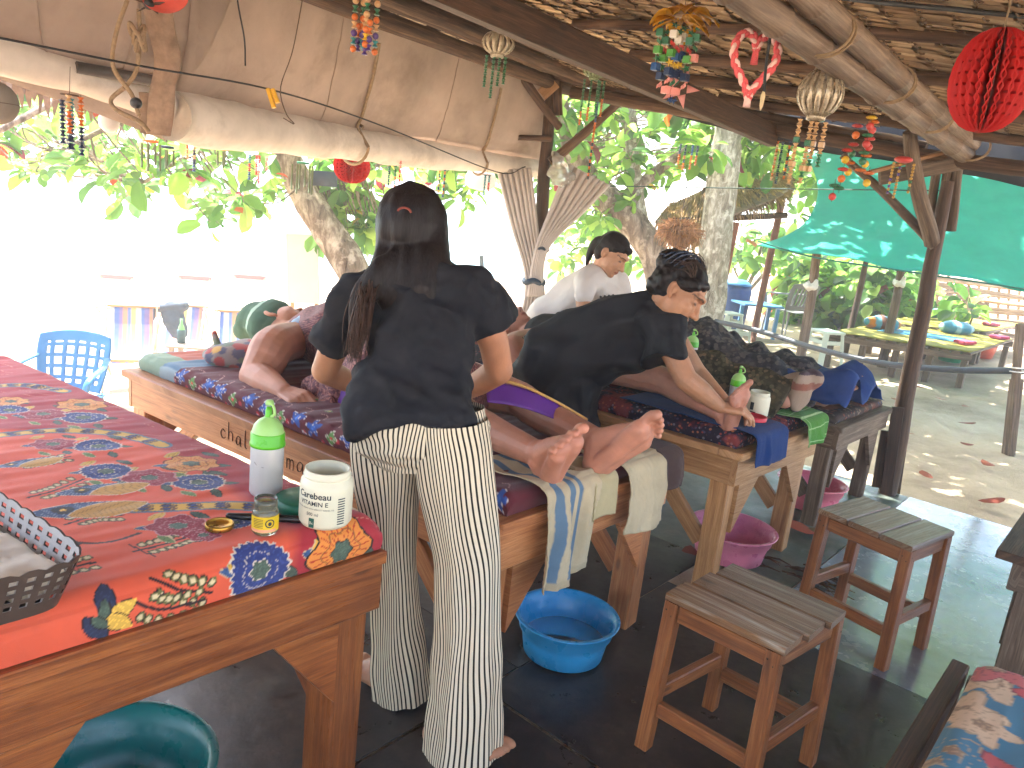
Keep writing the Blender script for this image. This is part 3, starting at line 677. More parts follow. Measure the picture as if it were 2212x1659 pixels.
# shrubs and plants behind the tarp
def shrub(label, pts_n, lo, hi, Y, L, nm='shrub', cols=None, nparts=60):
    b = D((lo[0]+hi[0])/2, hi[1], Y); b[2] = -.02
    s = thing(nm, b, label, 'shrub' if nm == 'shrub' else 'plant', 'plants behind the far beds')
    for k in range(4):
        tpx = D(rng.uniform(lo[0], hi[0]), rng.uniform(lo[1], (lo[1]+hi[1])/2), Y)
        trunk(s, [b+V3(rng.normal(0, .08), 0, 0), (b+tpx)/2+V3(rng.normal(0, .1), 0, .1), tpx], [.025, .018, .01], BARK1, 'stem', 10, 6)
    foliage2(s, rosettes(pxcloud(pts_n, lo, hi, Y-.5, Y+.9), 8, L, L*.6, .012), nparts)
def foliage2(s, lv, n):
    global covered
    c = covered; covered = lambda q: False
    foliage(s, lv, n); covered = c
shrub('sunlit bush of pale green leaves behind the grey chair', 60, (1690, 555), (1790, 690), 14.0, .3)
shrub('bright broadleaf bush between the tarp posts', 90, (1770, 560), (1900, 690), 13.5, .32)
shrub('tall leafy bush in front of the bamboo fence', 70, (1880, 570), (1990, 690), 13.0, .3)
shrub('small potted green plant beside the back tables', 8, (2060, 640), (2095, 680), 12.0, .25, 'plant', None, 30)
# red cordyline plant
rp_ = G(1908, 712); cp = thing('cordyline_plant', rp_, 'pink and red leaved cordyline plant beside the yellow bed', 'plant')
CORD = vcol('cordyline_leaf', .5, .1, 60, 0, .4, .4)
for k in range(12):
    a = k*2.4; e = rng.uniform(.35, 1.2); d = V3(math.cos(a)*math.cos(e), math.sin(a)*math.cos(e), math.sin(e)); s = unit(np.cross(d, UP))
    L = rng.uniform(.35, .5); q = np.linspace(0, 1, 6)
    ctr = rp_+UP*.35+d*(q*L)[:, None]-UP*(q**2*.12)[:, None]; wv_ = .05*np.sin(np.clip(q*.9+.1, 0, 1)*math.pi)
    v = np.stack([ctr-s*wv_[:, None], ctr+UP*-.01, ctr+s*wv_[:, None]], 1).reshape(-1, 3)
    obj('leaf', MB().add((v, [gridF(6, 3)], None), (S('b8455a') if k % 3 else S('c98a6a'))), CORD, cp)
obj('stem', tube([rp_-UP*.02, rp_+UP*.4], [.02, .015], 7), BARK1, cp)

# bamboo fence: uprights and split rails, each a piece
fy = 15.5
fb = D(2120, 730, fy); fb[2] = 0
fen = thing('bamboo_fence', fb, 'broken down fence of split bamboo rails at the far right', 'fence')
RAIL = wood('split_bamboo', S('7a6248'), S('a98f70'), S('cbb796'), .7, knots=False)
for k in range(13):
    x = 1975+k*22; obj('upright', tube([D(x, 735+6*k*.4, fy), D(x+8, 590+k*2.2+rng.uniform(-10, 10), fy)], .03, 6), RAIL, fen)
for k in range(16):
    y = 590+k*8.5; j = rng.uniform(-12, 14)
    obj('rail', tube([D(1960+rng.uniform(0, 30), y+rng.uniform(-4, 4), fy-.06), D(2300, y+38+j, fy-.06)], rng.uniform(.022, .04), 6), RAIL, fen)
fen2 = thing('reed_fence', D(1800, 690, 15)*[1, 1, 0], 'low upright reed fence under the bush behind the grey chair', 'fence')
for k in range(46):
    x = 1700+k*6; p = D(x, 690, 15.0); p[2] = 0
    obj('reed', tube([p, p+UP*rng.uniform(.55, .75)+V3(rng.normal(0, .02), 0, 0)], .028, 5), RAIL, fen2)

# ------------------------------------------------------------------ massage tables
class TableFrame:
    """u along the foot end (towards the far tables), v from foot to head, z up"""
    def __init__(s, fl, fr, head_l, z): s.o = fl*[1, 1, 0]; s.z = z; du = (fr-fl)*[1, 1, 0]; dv = (head_l-fl)*[1, 1, 0]; s.wd = np.linalg.norm(du); s.ln = np.linalg.norm(dv); s.u = du/s.wd; s.v = dv/s.ln
    def p(s, u, v, z): return s.o+s.u*u+s.v*v+UP*z
    def arr(s, u, v, z): return s.o+u[..., None]*s.u+v[..., None]*s.v+z[..., None]*UP
SDIR = unit(G(262, 795, .67)*[1, 1, 0]-G(1085, 1135, .67)*[1, 1, 0])
def tframe(pl, pr, z, ln=None, head=None, wd=None):
    a, c = G(*pl, z), G(*pr, z)
    if wd: c = a+unit(c-a)*wd
    h = G(*head, z) if head else a+SDIR*ln
    return TableFrame(a, c, h, z)
def slab(T, u0, u1, v0, v1, z0, z1, along_u=False):
    c = .006; R = [(u0+c, v0, z0), (u1-c, v0, z0), (u1, v0+c, z0), (u1, v1, z0), (u0, v1, z0), (u0, v0+c, z0)]
    n = 6; lo = [T.p(a, b_, z0) for a, b_, _ in R]; hi = [T.p(a, b_, z1-.004) for a, b_, _ in R]; cu, cv = (u0+u1)/2, (v0+v1)/2
    tp = [T.p(a+(c*.7 if a < cu else -c*.7), b_+(c*.7 if b_ < cv else -c*.7), z1) for a, b_, _ in R]
    v = np.array(lo+hi+tp+[T.p(cu, cv, z1), T.p(cu, cv, z0)]); k = np.arange(n); k2 = (k+1) % n
    F = [np.stack([k, k2, k2+n, k+n], 1), np.stack([k+n, k2+n, k2+2*n, k+2*n], 1), np.stack([k+2*n, k2+2*n, np.full(n, 18)], 1), np.stack([k2, k, np.full(n, 19)], 1)]
    g_ = np.array([[(a, b_) for a, b_, _ in R]]).reshape(-1, 2); uv = np.concatenate([g_+[0, .04], g_+[.0, .01], g_, [[cu, cv]], [[cu, cv]]])
    if not along_u: uv = uv[:, ::-1]
    return v, F, uv+rng.uniform(0, 6, 2)
def table(T, label, wm, top_m, th=.03, apron=.12, leg=.09, over=.05, brace=True, legs=True, round_c=True):
    t = thing('massage_table', T.p(T.wd/2, T.ln/2, 0), label, 'massage table', 'wooden massage tables')
    n = 5
    obj('edge_board', slab(T, 0, T.wd, 0, .1, T.z-th, T.z, True), top_m, t, False)
    for k in range(n):      # planks of the top
        obj('top_plank', slab(T, T.wd*k/n+(.0015 if k else 0), T.wd*(k+1)/n-(.0015 if k < n-1 else 0), .103, T.ln, T.z-th, T.z), top_m, t, False)
    z1 = T.z-th-apron/2-.002; e = .03
    for (u0, v0, u1, v1, nm) in [(over, over+e/2, T.wd-over, over+e/2, 'end_rail'), (over, T.ln-over-e/2, T.wd-over, T.ln-over-e/2, 'end_rail'),
                                 (over+e/2, over+e, over+e/2, T.ln-over-e, 'side_rail'), (T.wd-over-e/2, over+e, T.wd-over-e/2, T.ln-over-e, 'side_rail')]:
        if nm == 'end_rail': obj(nm, beam(T.p(u0, v0, z1), T.p(u1, v1, z1), e, apron, UP), wm, t, False)
        else: obj(nm, beam(T.p(u0, v0, z1), T.p(u1, v1, z1), e, apron-.004, UP), wm, t, False)
    lz = T.z-th-apron
    for (u, sv) in [(0, 0), (1, 0), (0, 1), (1, 1)]:
        uu = over+leg/2+.004 if u == 0 else T.wd-over-leg/2-.004; vv = over+e+leg/2 if sv == 0 else T.ln-over-e-leg/2
        obj('leg', beam(T.p(uu, vv, .0), T.p(uu, vv, T.z-th-.006), leg, leg, T.v, .005), wm, t, False)
        if brace:       # triangular gusset boards along the end and sloping struts along the side
            s = 1 if u == 0 else -1; q = 1 if sv == 0 else -1
            o = T.p(uu+s*leg*.5, over+.018 if sv == 0 else T.ln-over-.018, lz)
            obj('gusset', extrude([(0, 0), (.19, 0), (0, -.24)] if s > 0 else [(0, 0), (0, -.24), (.19, 0)], o-T.u*s*.05*0, T.u*s, UP, T.v*q, .022), wm, t, False)
            obj('strut', beam(T.p(uu, vv+q*.05, lz-.30), T.p(uu, vv+q*.36, lz+.02), .03, .075, UP), wm, t, False)
    return t
T0 = tframe((840, 1190), (1260, 1070), .68, None, (0, 772)); 
_c = G(840, 1190, .68); _l = G(0, 1462, .68); _b = G(0, 800, .68)
_w = 1.0; _fl = _c+unit(_l-_c)*_w
T0 = TableFrame(_fl, _c, _fl+unit(_b-_c)*2.05, .68)
T1 = tframe((1085, 1137), (1466, 1004), .68, None, (262, 797))
T2 = tframe((1609, 981), (1783, 921), .665, 2.05); T2 = TableFrame(G(1609, 981, .665)-unit(G(1783, 921, .665)-G(1609, 981, .665))*.02, G(1783, 921, .665), G(1609, 981, .665)+SDIR*2.0, .665)
T3 = tframe((1821, 926), (1932, 881), .59, 2.0)
table(T0, 'nearest massage table, varnished pine under the red flowered mattress', PINE_D, PINE_D, .032, .13, .105, .008)
table(T1, 'pine massage table with handwriting on its side rail under the barefoot client', PINE, PINE, .03, .13, .095, .018)
table(T2, 'pale pine massage table between the two other occupied ones, blue towel over its end', PINE_L, PINE_L, .03, .12, .085, .018)
table(T3, 'grey weathered massage table beside the leaning post and the sand', GREYWOOD, GREYWOOD, .03, .1, .08, .018)

# ------------------------------------------------------------------ prints and mattresses
class Print:
    """flat dyed pattern worked out at every mesh point of a cloth"""
    def __init__(s, X, Y, base): s.X = X; s.Y = Y; s.C = np.broadcast_to(np.asarray(base, float), X.shape+(3,)).copy()
    def put(s, m, c): s.C[m] = c
    def pol(s, cx, cy, rot=0.0, asp=1.0):
        x = s.X-cx; y = s.Y-cy; c, q = math.cos(rot), math.sin(rot); x, y = x*c+y*q, (-x*q+y*c)/asp
        return np.hypot(x, y), np.arctan2(y, x), x, y
    def flower(s, cx, cy, r, c, edge, mid, n=9, wave=.09, rot=0., asp=1., vein=None):
        d, a, _, _ = s.pol(cx, cy, rot, asp); R = r*(1+wave*np.cos(n*a)+.04*np.cos(3*a+cx*40))
        s.put(d < R*1.07, edge); s.put(d < R, c)
        if vein is not None: s.put((d < R*.92) & (d > r*.4) & (np.sin(a*n*4) > .82), vein)
        s.put((d < R*.62) & (d > R*.58), edge*.7+c*.3)
        s.put(d < r*.36*(1+.12*np.cos(6*a)), edge); s.put(d < r*.33*(1+.12*np.cos(6*a)), mid)
        s.put((d < r*.3) & (np.sin(d*900+a*5) > .7), mid*1.7)
    def leaf(s, cx, cy, L, w, rot, c, edge, vein=None):
        _, _, x, y = s.pol(cx, cy, rot); q = np.clip(x/L+.5, 0, 1); W = w*.5*np.sin(q*math.pi)**.8; ins = (np.abs(x) < L/2)
        s.put(ins & (np.abs(y) < W+.0022), edge); s.put(ins & (np.abs(y) < W), c)
        s.put(ins & (np.abs(y) < W*.9) & (np.abs(np.sin((x-np.abs(y))*520)) < .25), vein if vein is not None else c*.55)
    def stroke(s, pts, wd, c, edge=None):
        pts = np.asarray(pts, float); pts = smooth_path(np.c_[pts, np.zeros(len(pts))], 5*len(pts))[:, :2]; best = np.full(s.X.shape, 9.)
        for p, q in zip(pts[:-1], pts[1:]):
            d = q-p; L = d@d+1e-12; t = np.clip(((s.X-p[0])*d[0]+(s.Y-p[1])*d[1])/L, 0, 1)
            best = np.minimum(best, np.hypot(s.X-p[0]-t*d[0], s.Y-p[1]-t*d[1]))
        if edge is not None: s.put(best < wd+.0018, edge)
        s.put(best < wd, c)
def wrap1(a, W, R):
    """distance along a cloth that rounds over edges at 0 and W -> (position, drop)"""
    def one(s):
        q = np.clip(s/R, 0, math.pi/2); return R*np.sin(q), R*(1-np.cos(q))+np.maximum(s-R*math.pi/2, 0)
    x0, d0 = one(np.maximum(a-(W-R), 0)); x1, d1 = one(np.maximum(R-a, 0))
    x = np.where(a > W-R, W-R+x0, np.where(a < R, R-x1, a)); return x, d0+d1
CLOTHP = vcol('printed_cotton', .75, .3, 600, 0, .25, 0, .15, .1)
def mattress(T, name, label, h, du, dv, paint, res, R=.04, wr=.004, side=None, mat=None, group='mattresses on the massage tables', ur=None, vr=None, z=None, tail=0.0):
    W, L = T.wd-2*du, T.ln-2*dv; hh = h-R+R*math.pi/2
    a = np.arange(-hh+R, W+hh-R, res[0]); b = np.arange(-hh+R, L+hh-R+.001, res[1])
    Ag, Bg = np.meshgrid(a, b, indexing='ij'); xa, da = wrap1(Ag, W, R); xb, db = wrap1(Bg, L, R)
    zt = (T.z if z is None else z)+.002+h
    dr = np.minimum(np.hypot(da, db) if False else da+db, h); Pq = np.stack([Ag, Bg], -1)
    zz = zt-dr+wr*(wob(Pq, 5, 5)+.6*wob(Pq*[1, 2.2], 14, 6)+.35*wob(Pq*[1, 3], 33, 8))*np.clip(1-dr/h*.6, 0, 1)
    bul = .006*np.sin(np.clip(dr/h, 0, 1)*math.pi)
    xa = xa+np.where(Ag > W/2, bul, -bul)*(da > R*.5); xb = xb+np.where(Bg > L/2, bul, -bul)*(db > R*.5)
    P = T.arr(xa+du, xb+dv, zz); C = paint(Ag, Bg) if paint else np.ones(Ag.shape+(3,))
    o = obj(name, MB().add((P.reshape(-1, 3), [gridF(len(a), len(b))], np.stack([Ag, Bg], -1).reshape(-1, 2)), C.reshape(-1, 3)), mat or CLOTHP)
    return tag(o, label, 'mattress', group)
H0 = .095; Z0 = T0.z+.002+H0; DU0, DV0 = .012, .018
def uvw(T, P):
    d = (P-T.o)[:2]; M_ = np.array([T.u[:2], T.v[:2]]).T; return np.linalg.solve(M_, d)
def t0px(x, y):
    u, v = uvw(T0, G(x, y, Z0)); u -= DU0; v -= DV0
    if v < .0:
        o = T0.p(0, DV0, 0); n = np.cross(T0.u, UP); d = _ray(x, y); t = ((o-EYE)@n)/(d@n); P = EYE+t*d
        v = -(Z0-P[2])+.017; u = uvw(T0, P)[0]-DU0
    return u, v
YEL, ORA, BLU, CRI, GRN, INK, WHT = S('d9ae4a'), S('e08a3c'), S('2c3c78'), S('8f1f35'), S('4a5c4e'), S('2a1f22'), S('d9cdbb')
RED, MAR = S('e05e40'), S('a62c37')
def paint0(X, Y):
    p = Print(X, Y, MAR); px = lambda l: np.array([t0px(*q) for q in l])
    bd = px([(0, 925), (150, 925), (330, 960), (480, 1040), (590, 1105), (655, 1150), (640, 1195)])
    ub = np.interp(Y, bd[::-1, 1], bd[::-1, 0])+.025*wob(np.stack([X, Y], -1), 9, 3); t = np.clip((ub-X)/.05+.5, 0, 1)[..., None]
    p.C = p.C*(1-t)+RED*t
    p.C *= (1+.06*wob(np.stack([X, Y], -1), 3, 12))[..., None]
    sc = lambda x, y, r: (lambda a, b: np.hypot(*(b-a)))(np.array(t0px(x-r, y)), np.array(t0px(x+r, y)))/2
    g = np.random.default_rng(5)
    for k in range(260):    # crackle lines of the batik in the border
        x, y = g.uniform(0, T0.wd), g.uniform(0, T0.ln); a = g.uniform(-.6, .6)+2.3; l = g.uniform(.03, .07); wv_ = g.uniform(-.012, .012)
        m = (np.abs(X-x) < .09) & (np.abs(Y-y) < .09)
        if m.any() and x > np.interp(y, bd[::-1, 1], bd[::-1, 0]):
            q = Print(X[m], Y[m], (0, 0, 0)); q.C = p.C[m]; q.stroke([(x, y), (x+.5*l*math.cos(a)+wv_, y+.5*l*math.sin(a)), (x+l*math.cos(a), y+l*math.sin(a))], .0011, S('c77f6f')); p.C[m] = q.C
    for pts, wd in [([(0, 940), (130, 930), (260, 938), (350, 962)], 17), ([(-60, 835), (60, 832), (135, 845)], 14), ([(240, 1100), (360, 1096), (500, 1092), (645, 1102)], 21), ([(-120, 1190), (-60, 1185), (0, 1190)], 15)]:
        q = px(pts); w_ = sc(*pts[1], wd)*.95; p.stroke(q, w_+.009, S('5d7486')); p.stroke(q, w_, YEL)
        L = smooth_path(np.c_[q, np.zeros(len(q))], 30)
        for k in range(2, 28, 4):
            for s in (-.42, .42):
                c = L[k]; d = unit(L[min(k+1, 29)]-L[k-1]); n = np.array([-d[1], d[0]]); rt = math.atan2(d[1], d[0])
                cc = c[:2]+n*w_*s; p.leaf(cc[0], cc[1], .036, .02, rt, S('7a5a3c'), S('3c2a25'), S('c99a3c')); p.leaf(cc[0]-d[0]*.004, cc[1]-d[1]*.004, .02, .011, rt, BLU, INK)
    for pts, wd in [([(45, 1135), (97, 1158), (174, 1170), (243, 1168), (300, 1151)], 6), ([(170, 1172), (160, 1195), (120, 1240), (90, 1300)], 4), ([(40, 1130), (75, 1140)], 3), ([(280, 1175), (310, 1190), (335, 1262 - 60)], 2.5)]:
        p.stroke(px(pts), sc(*pts[0], wd), S('33201f'))
    def spray(pts, n):
        q = px(pts); p.stroke(q, .0035, S('2f1f22')); L = smooth_path(np.c_[q, np.zeros(len(q))], n+2)[:, :2]
        for k in range(1, n+1):
            d = unit(L[min(k+1, n+1)]-L[k-1]); nn = np.array([-d[1], d[0]])
            for s in (-1, 1):
                dq = unit(nn*s+d*.5); c = L[k]+dq*.026; rt = math.atan2(dq[1], dq[0]); p.leaf(c[0], c[1], .027, .016, rt, S('6b6a3c'), INK, S('6b6a3c')); p.leaf(c[0], c[1], .013, .007, rt, S('d8c79a'), S('d8c79a'), S('d8c79a'))
    for pts, n in [([(325, 1240), (385, 1268), (455, 1276)], 6), ([(290, 1296), (350, 1312), (440, 1292)], 6), ([(140, 1130), (200, 1115), (265, 1112)], 7), ([(60, 1075), (120, 1060), (180, 1035)], 7), ([(290, 1190), (350, 1175), (400, 1160)], 6), ([(20, 1010), (80, 1000), (150, 990)], 6), ([(100, 1225), (150, 1222), (205, 1212)], 4)]: spray(pts, n)
    def lf(x, y, r, rot, c, e=WHT): a, b = t0px(x, y); s_ = sc(x, y, r); p.leaf(a, b, s_*2, s_*.8, rot, c, e)
    for (x, y, r) in [(229, 1019, 44), (430, 1042, 46), (212, 964, 40), (180, 901, 40), (21, 884, 32), (559, 1229, 46), (323, 1033, 46), (413, 1002, 46), (385, 1135, 52), (735, 1190, 46), (94, 894, 38), (115, 960, 38)]:
        for k, (dx, dy, rt) in enumerate([(1.35, .1, .2), (-1.3, .15, .5), (.9, -.8, -.5), (-.9, -.7, 1.2), (.8, .9, -1.), (-.5, 1.0, -.6)]):
            lf(x+dx*r, y+dy*r*.55, r*.55, rt-.8, (GRN, S('3d5a86'), GRN, YEL, GRN, S('6c8a4e'))[k], (S('222a2a'), S('c9b58c'))[k % 2])
    def fl(x, y, r, c, e, m, **k): a, b = t0px(x, y); p.flower(a, b, sc(x, y, r)*1.22, c, e, m, **k)
    for x, y, r in [(229, 1019, 44), (430, 1042, 46), (212, 964, 40), (180, 901, 40), (21, 884, 32), (-80, 1040, 44), (505, 1130, 30)]: fl(x, y, r, BLU, WHT, GRN, n=22, wave=.04, vein=S('4b5fa0'))
    for x, y, r in [(323, 1033, 46), (94, 894, 38), (115, 960, 38), (385, 1135, 50), (-60, 950, 40), (440, 1155, 30)]: fl(x, y, r, CRI, S('c98f93'), GRN, n=7, wave=.1, vein=S('b04a5c'))
    for x, y, r in [(413, 1002, 46), (177, 873, 42), (24, 866, 32)]: fl(x, y, r, S('dc9c52'), S('6b2a22'), GRN, n=8, wave=.09, vein=S('c65a2c'))
    fl(559, 1229, 47, BLU, WHT, GRN, n=24, wave=.05, vein=S('3b4f92')); fl(735, 1188, 48, ORA, INK, GRN, n=6, wave=.12, vein=S('b3321f'))
    # birds and the butterfly
    for x, y, s_ in [(222, 1057, 1.0), (190, 1099, 1.2), (60, 1000, .8)]:
        a, b = t0px(x, y); c_, d_ = t0px(x-70*s_, y+8); rt = math.atan2(b-d_, a-c_); p.leaf(a, b, .2*s_, .07*s_, rt, S('3c557e'), WHT, S('8b9cb0')); a2, b2 = t0px(x+38*s_, y); p.leaf(a2, b2, .14*s_, .07*s_, rt+.2, S('c99a4a'), WHT)
        a3, b3 = t0px(x-45*s_, y+3); p.flower(a3, b3, .017*s_, S('24262c'), INK, YEL, n=3)
    for dx, dy, rt, c in [(5, -32, 1.3, S('2c3550')), (-22, 26, 2.2, S('2c3550')), (28, -8, .5, YEL), (22, 12, -.6, YEL), (-4, -10, 1.2, GRN), (-14, 14, 2.3, GRN)]:
        a, b = t0px(226+dx, 1326+dy); p.leaf(a, b, .075 if c is not GRN else .045, .034 if c is not GRN else .02, rt, c, INK, c*1.5)
    return p.C
m0 = mattress(T0, 'mattress', 'nearest mattress in red batik cotton with blue flowers and peacocks', H0, DU0, DV0, paint0, (.0036, .0032), .045, .0022)
H1 = .068; Z1 = T1.z+.002+H1
def paint1(X, Y):
    p = Print(X, Y, S('5b1c27')); g = np.random.default_rng(9)
    for k in range(26):
        y = .03+k*.092+g.uniform(-.008, .008); x = -.012+.014*math.sin(k*2.1)
        m = np.abs(Y-y) < .09; q = Print(X[m], Y[m], (0, 0, 0)); q.C = p.C[m]
        if k % 3 == 2: q.flower(x, y, .022, S('5d8a48'), S('cfc9b8'), S('c24a3c'), n=4, wave=.2)
        else: q.flower(x, y, .027, S('32549c'), S('d6d2cc'), S('3f6ab8'), n=5, wave=.35, rot=k)
        q.flower(x-.03, y+.045, .009, S('b52f3a'), S('d6d2cc'), S('b52f3a'), n=3)
        q.stroke([(x+.05, y), (x+.09, y+.03), (x+.08, y+.05)], .0016, S('b9887f')); p.C[m] = q.C
    for k in range(90):
        x, y = g.uniform(.1, .9), g.uniform(.02, 1.5); m = (np.abs(X-x) < .06) & (np.abs(Y-y) < .06); q = Print(X[m], Y[m], (0, 0, 0)); q.C = p.C[m]
        if m.any(): q.flower(x, y, g.uniform(.012, .024), [S('32549c'), S('b52f3a'), S('5d8a48')][k % 3], S('b79a94'), S('c7a04a'), n=5, wave=.25); p.C[m] = q.C
    yy = Y+.03*np.sin(X*9)      # pieced cloth at the head
    hd = yy > 1.72; blk = np.floor(X*5.1+np.floor(yy*6)*.5)+np.floor(yy*6)*3
    pal = np.array([S('5b7c95'), S('b06a58'), S('7f9a86'), S('a8573f'), S('8aa0a8'), S('5b7c95')]); p.C[hd] = pal[(blk[hd].astype(int)) % 6]
    return p.C
mattress(T1, 'mattress', 'maroon mattress with a border of blue flowers under the client in the maroon sarong', H1, .06, .035, paint1, (.0048, .006), .03, .004)
def speckle(name, base, cols, sc, dot=.3):
    m, nt, b = _new(name); v = coords(nt, 'Object'); vo = nt.nodes.new('ShaderNodeTexVoronoi'); vo.inputs['Scale'].default_value = sc; nt.links.new(v, vo.inputs['Vector'])
    sp = nt.nodes.new('ShaderNodeSeparateColor'); nt.links.new(vo.outputs['Color'], sp.inputs[0])
    c = ramp(nt, sp.outputs[0], [(k/len(cols), c_) for k, c_ in enumerate(cols)]); c_node = c.node; c_node.color_ramp.interpolation = 'CONSTANT'
    c = mixc(nt, mp(nt, vo.outputs['Distance'], dot, dot+.12, 0, 1), c, base)
    c = mixc(nt, mp(nt, noise(nt, v, sc*.12, 5), .55, .62, 0, .6), c, cols[0]); nt.links.new(c, b.inputs['Base Color']); b.inputs['Roughness'].default_value = .85
    b.inputs['Specular IOR Level'].default_value = .2; bump(nt, b, noise(nt, v, 400, 3), .3, .002); MATS[name] = m; return m
SPK2 = speckle('tiny_floral', S('1f1d2c'), [S('8d3a34'), S('45435c'), S('6e6a74'), S('2c2a44'), S('a06448'), S('3d3a52')], 60)
SPK3 = speckle('dark_floral', S('3a312f'), [S('7d4a38'), S('5b544e'), S('3a465c'), S('86796a'), S('2e2a2a'), S('6a5a4c')], 34)
OLIVE = speckle('olive_batik', S('37342a'), [S('4c4636'), S('2e2c24'), S('55503c'), S('6a5a44'), S('3d3a2c')], 55, .55)
NAVYB = speckle('charcoal_batik', S('34343a'), [S('4b4a4e'), S('2c2c33'), S('5a5654'), S('3a3a42'), S('5f5a58')], 42, .55)
H2 = .07; Z2 = T2.z+.002+H2
mattress(T2, 'mattress', 'dark blue mattress with a tiny flower print under the blue towel', H2, .045, .05, None, (.02, .02), .03, .003, mat=SPK2)
H3 = .045; Z3 = T3.z+.002+H3
mattress(T3, 'mattress', 'brown patterned mattress on the weathered table beside the leaning post', H3, .05, .06, None, (.02, .02), .02, .004, mat=SPK3)
# partial table and low lounger at the right edge
c4 = G(2153, 1186, .62); T4 = TableFrame(c4, c4+AX*1.0, c4+WX*1.9, .62)
table(T4, 'dark topped table cut off by the right edge of the picture', GREYWOOD, DARKWOOD, .03, .11, .09)
def paint4(X, Y):
    p = Print(X, Y, S('2f6a80')); g = np.random.default_rng(3)
    for k in range(170):
        x, y = g.uniform(-.05, 1.65), g.uniform(-.05, 1.7); p.flower(x, y, g.uniform(.05, .095), [S('b8403c'), S('d0ab84'), S('c05a52'), S('2f6a80')][k % 4], [S('7a2f34'), S('a88a66')][k % 2], S('8a6a4a'), n=5, wave=.3, rot=k)
    return p.C
mattress(T4, 'mattress', 'flowered mattress end at the right edge on the dark topped table', .08, .06, .16, paint4, (.008, .012), .035, .004)
c5 = G(2085, 1452, .46); T5 = TableFrame(c5-AX*1.6, c5, c5-AX*1.6+WX*.72, .46)
ld = thing('lounger', c5-AX*.8+WX*.35-UP*c5[2], 'low dark framed lounger under the blue flowered cushion in the lower right corner', 'lounger')
for q in (0.0, 1.0):
    obj('side_rail', beam(c5+WX*(.72*q)-UP*.03+AX*.05-WX*.02, c5+WX*(.72*q)-AX*1.6-UP*.03-WX*.02, .045, .06, UP), DARKWOOD, ld, False)
    for a in (.02, 1.5): obj('leg', beam((c5+WX*(.72*q)-AX*a)*[1, 1, 0]-WX*.02, c5+WX*(.72*q)-AX*a-UP*.062-WX*.02, .045, .045, WX), DARKWOOD, ld, False)
for a in (.0, .8, 1.55): obj('cross_rail', beam(c5-AX*a-UP*.03+WX*.01, c5+WX*.68-AX*a-UP*.03, .04, .04, UP), DARKWOOD, ld, False)
mattress(T5, 'lounger_cushion', 'blue cushion with red and cream flowers in the lower right corner', .07, .02, .03, paint4, (.006, .006), .035, .004)

# ------------------------------------------------------------------ stools
def stool(label, pL, pFR, pRB, pBL, z, plank_axis, wm):
    A_, B_, C_, D_ = [G(*p, z) for p in (pL, pFR, pRB, pBL)]; ctr = (A_+B_+C_+D_)/4; ex = (B_-A_+C_-D_)/2; ey = (D_-A_+C_-B_)/2
    lx, ly = np.linalg.norm(ex), np.linalg.norm(ey); ux, uy = ex/lx, ey/ly
    st = thing('stool', ctr*[1, 1, 0], label, 'stool', 'wooden stools on the floor mats'); th = .022
    n = 3
    for k in range(n):
        if plank_axis == 'x': o = (k-(n-1)/2)*ly/n; obj('seat_plank', beam(ctr+uy*o-ux*lx/2-UP*th/2, ctr+uy*o+ux*lx/2-UP*th/2, ly/n-.006, th, UP, .004), SEATW, st, False)
        else: o = (k-(n-1)/2)*lx/n; obj('seat_plank', beam(ctr+ux*o-uy*ly/2-UP*th/2, ctr+ux*o+uy*ly/2-UP*th/2, lx/n-.006, th, UP, .004), SEATW, st, False)
    lw = .042; hx, hy = lx/2-lw/2-.004, ly/2-lw/2-.004; zz = z-th-.002
    for sx in (-1, 1):
        for sy in (-1, 1):
            topp = ctr+ux*hx*sx+uy*hy*sy; topp[2] = zz; bot = ctr+ux*(hx+.012)*sx+uy*(hy+.012)*sy; bot[2] = 0.006
            obj('leg', beam(bot, topp, lw, lw, ux, .003), wm, st, False)
            for dz, dq in ((-.025, -.008), (-.04, .009)):
                obj('nail_head', tube([topp+UP*dz+ux*dq-uy*-sy*(lw/2-.001), topp+UP*dz+ux*dq+uy*sy*(lw/2+.0012)], .0028, 7), NAIL, st); obj('nail_head', tube([topp+UP*dz+uy*dq+ux*sx*(lw/2-.001), topp+UP*dz+uy*dq+ux*sx*(lw/2+.0012)], .0028, 7), NAIL, st)
    for sy in (-1, 1):
        y = uy*(hy*sy); obj('apron', beam(ctr+y-ux*(hx-lw/2-.002)+UP*(zz-.03-z), ctr+y+ux*(hx-lw/2-.002)+UP*(zz-.03-z), .022, .055, UP), wm, st, False)
        obj('stretcher', beam(ctr*[1, 1, 0]+y*1.03-ux*(hx-lw/2+.006)+UP*.15, ctr*[1, 1, 0]+y*1.03+ux*(hx-lw/2+.006)+UP*.15, .03, .045, UP), wm, st, False)
    for sx in (-1, 1):
        x = ux*(hx*sx); obj('apron', beam(ctr+x-uy*(hy-lw/2-.002)+UP*(zz-.03-z), ctr+x+uy*(hy-lw/2-.002)+UP*(zz-.03-z), .022, .055, UP), wm, st, False)
        obj('stretcher', beam(ctr*[1, 1, 0]+x*1.03-uy*(hy-lw/2+.006)+UP*.2, ctr*[1, 1, 0]+x*1.03+uy*(hy-lw/2+.006)+UP*.2, .03, .045, UP), wm, st, False)
NAIL = plain('nail_iron', S('2c2622'), .5, .2, 40, metal=.5)
SEATW = wood('worn_seat', S('4a3222'), S('85603f'), S('aaa08e'), .34, spec=.6)
stool('nearer wooden stool with a three plank seat in front of the blue basin', (1432, 1280), (1690, 1399), (1835, 1322), (1590, 1216), .525, 'x', STOOLWOOD)
stool('farther wooden stool with shiny seat planks standing on the sky-sheen tinted floor', (1765, 1097), (1977, 1182), (2062, 1149), (1866, 1070), .515, 'y', STOOLWOOD)

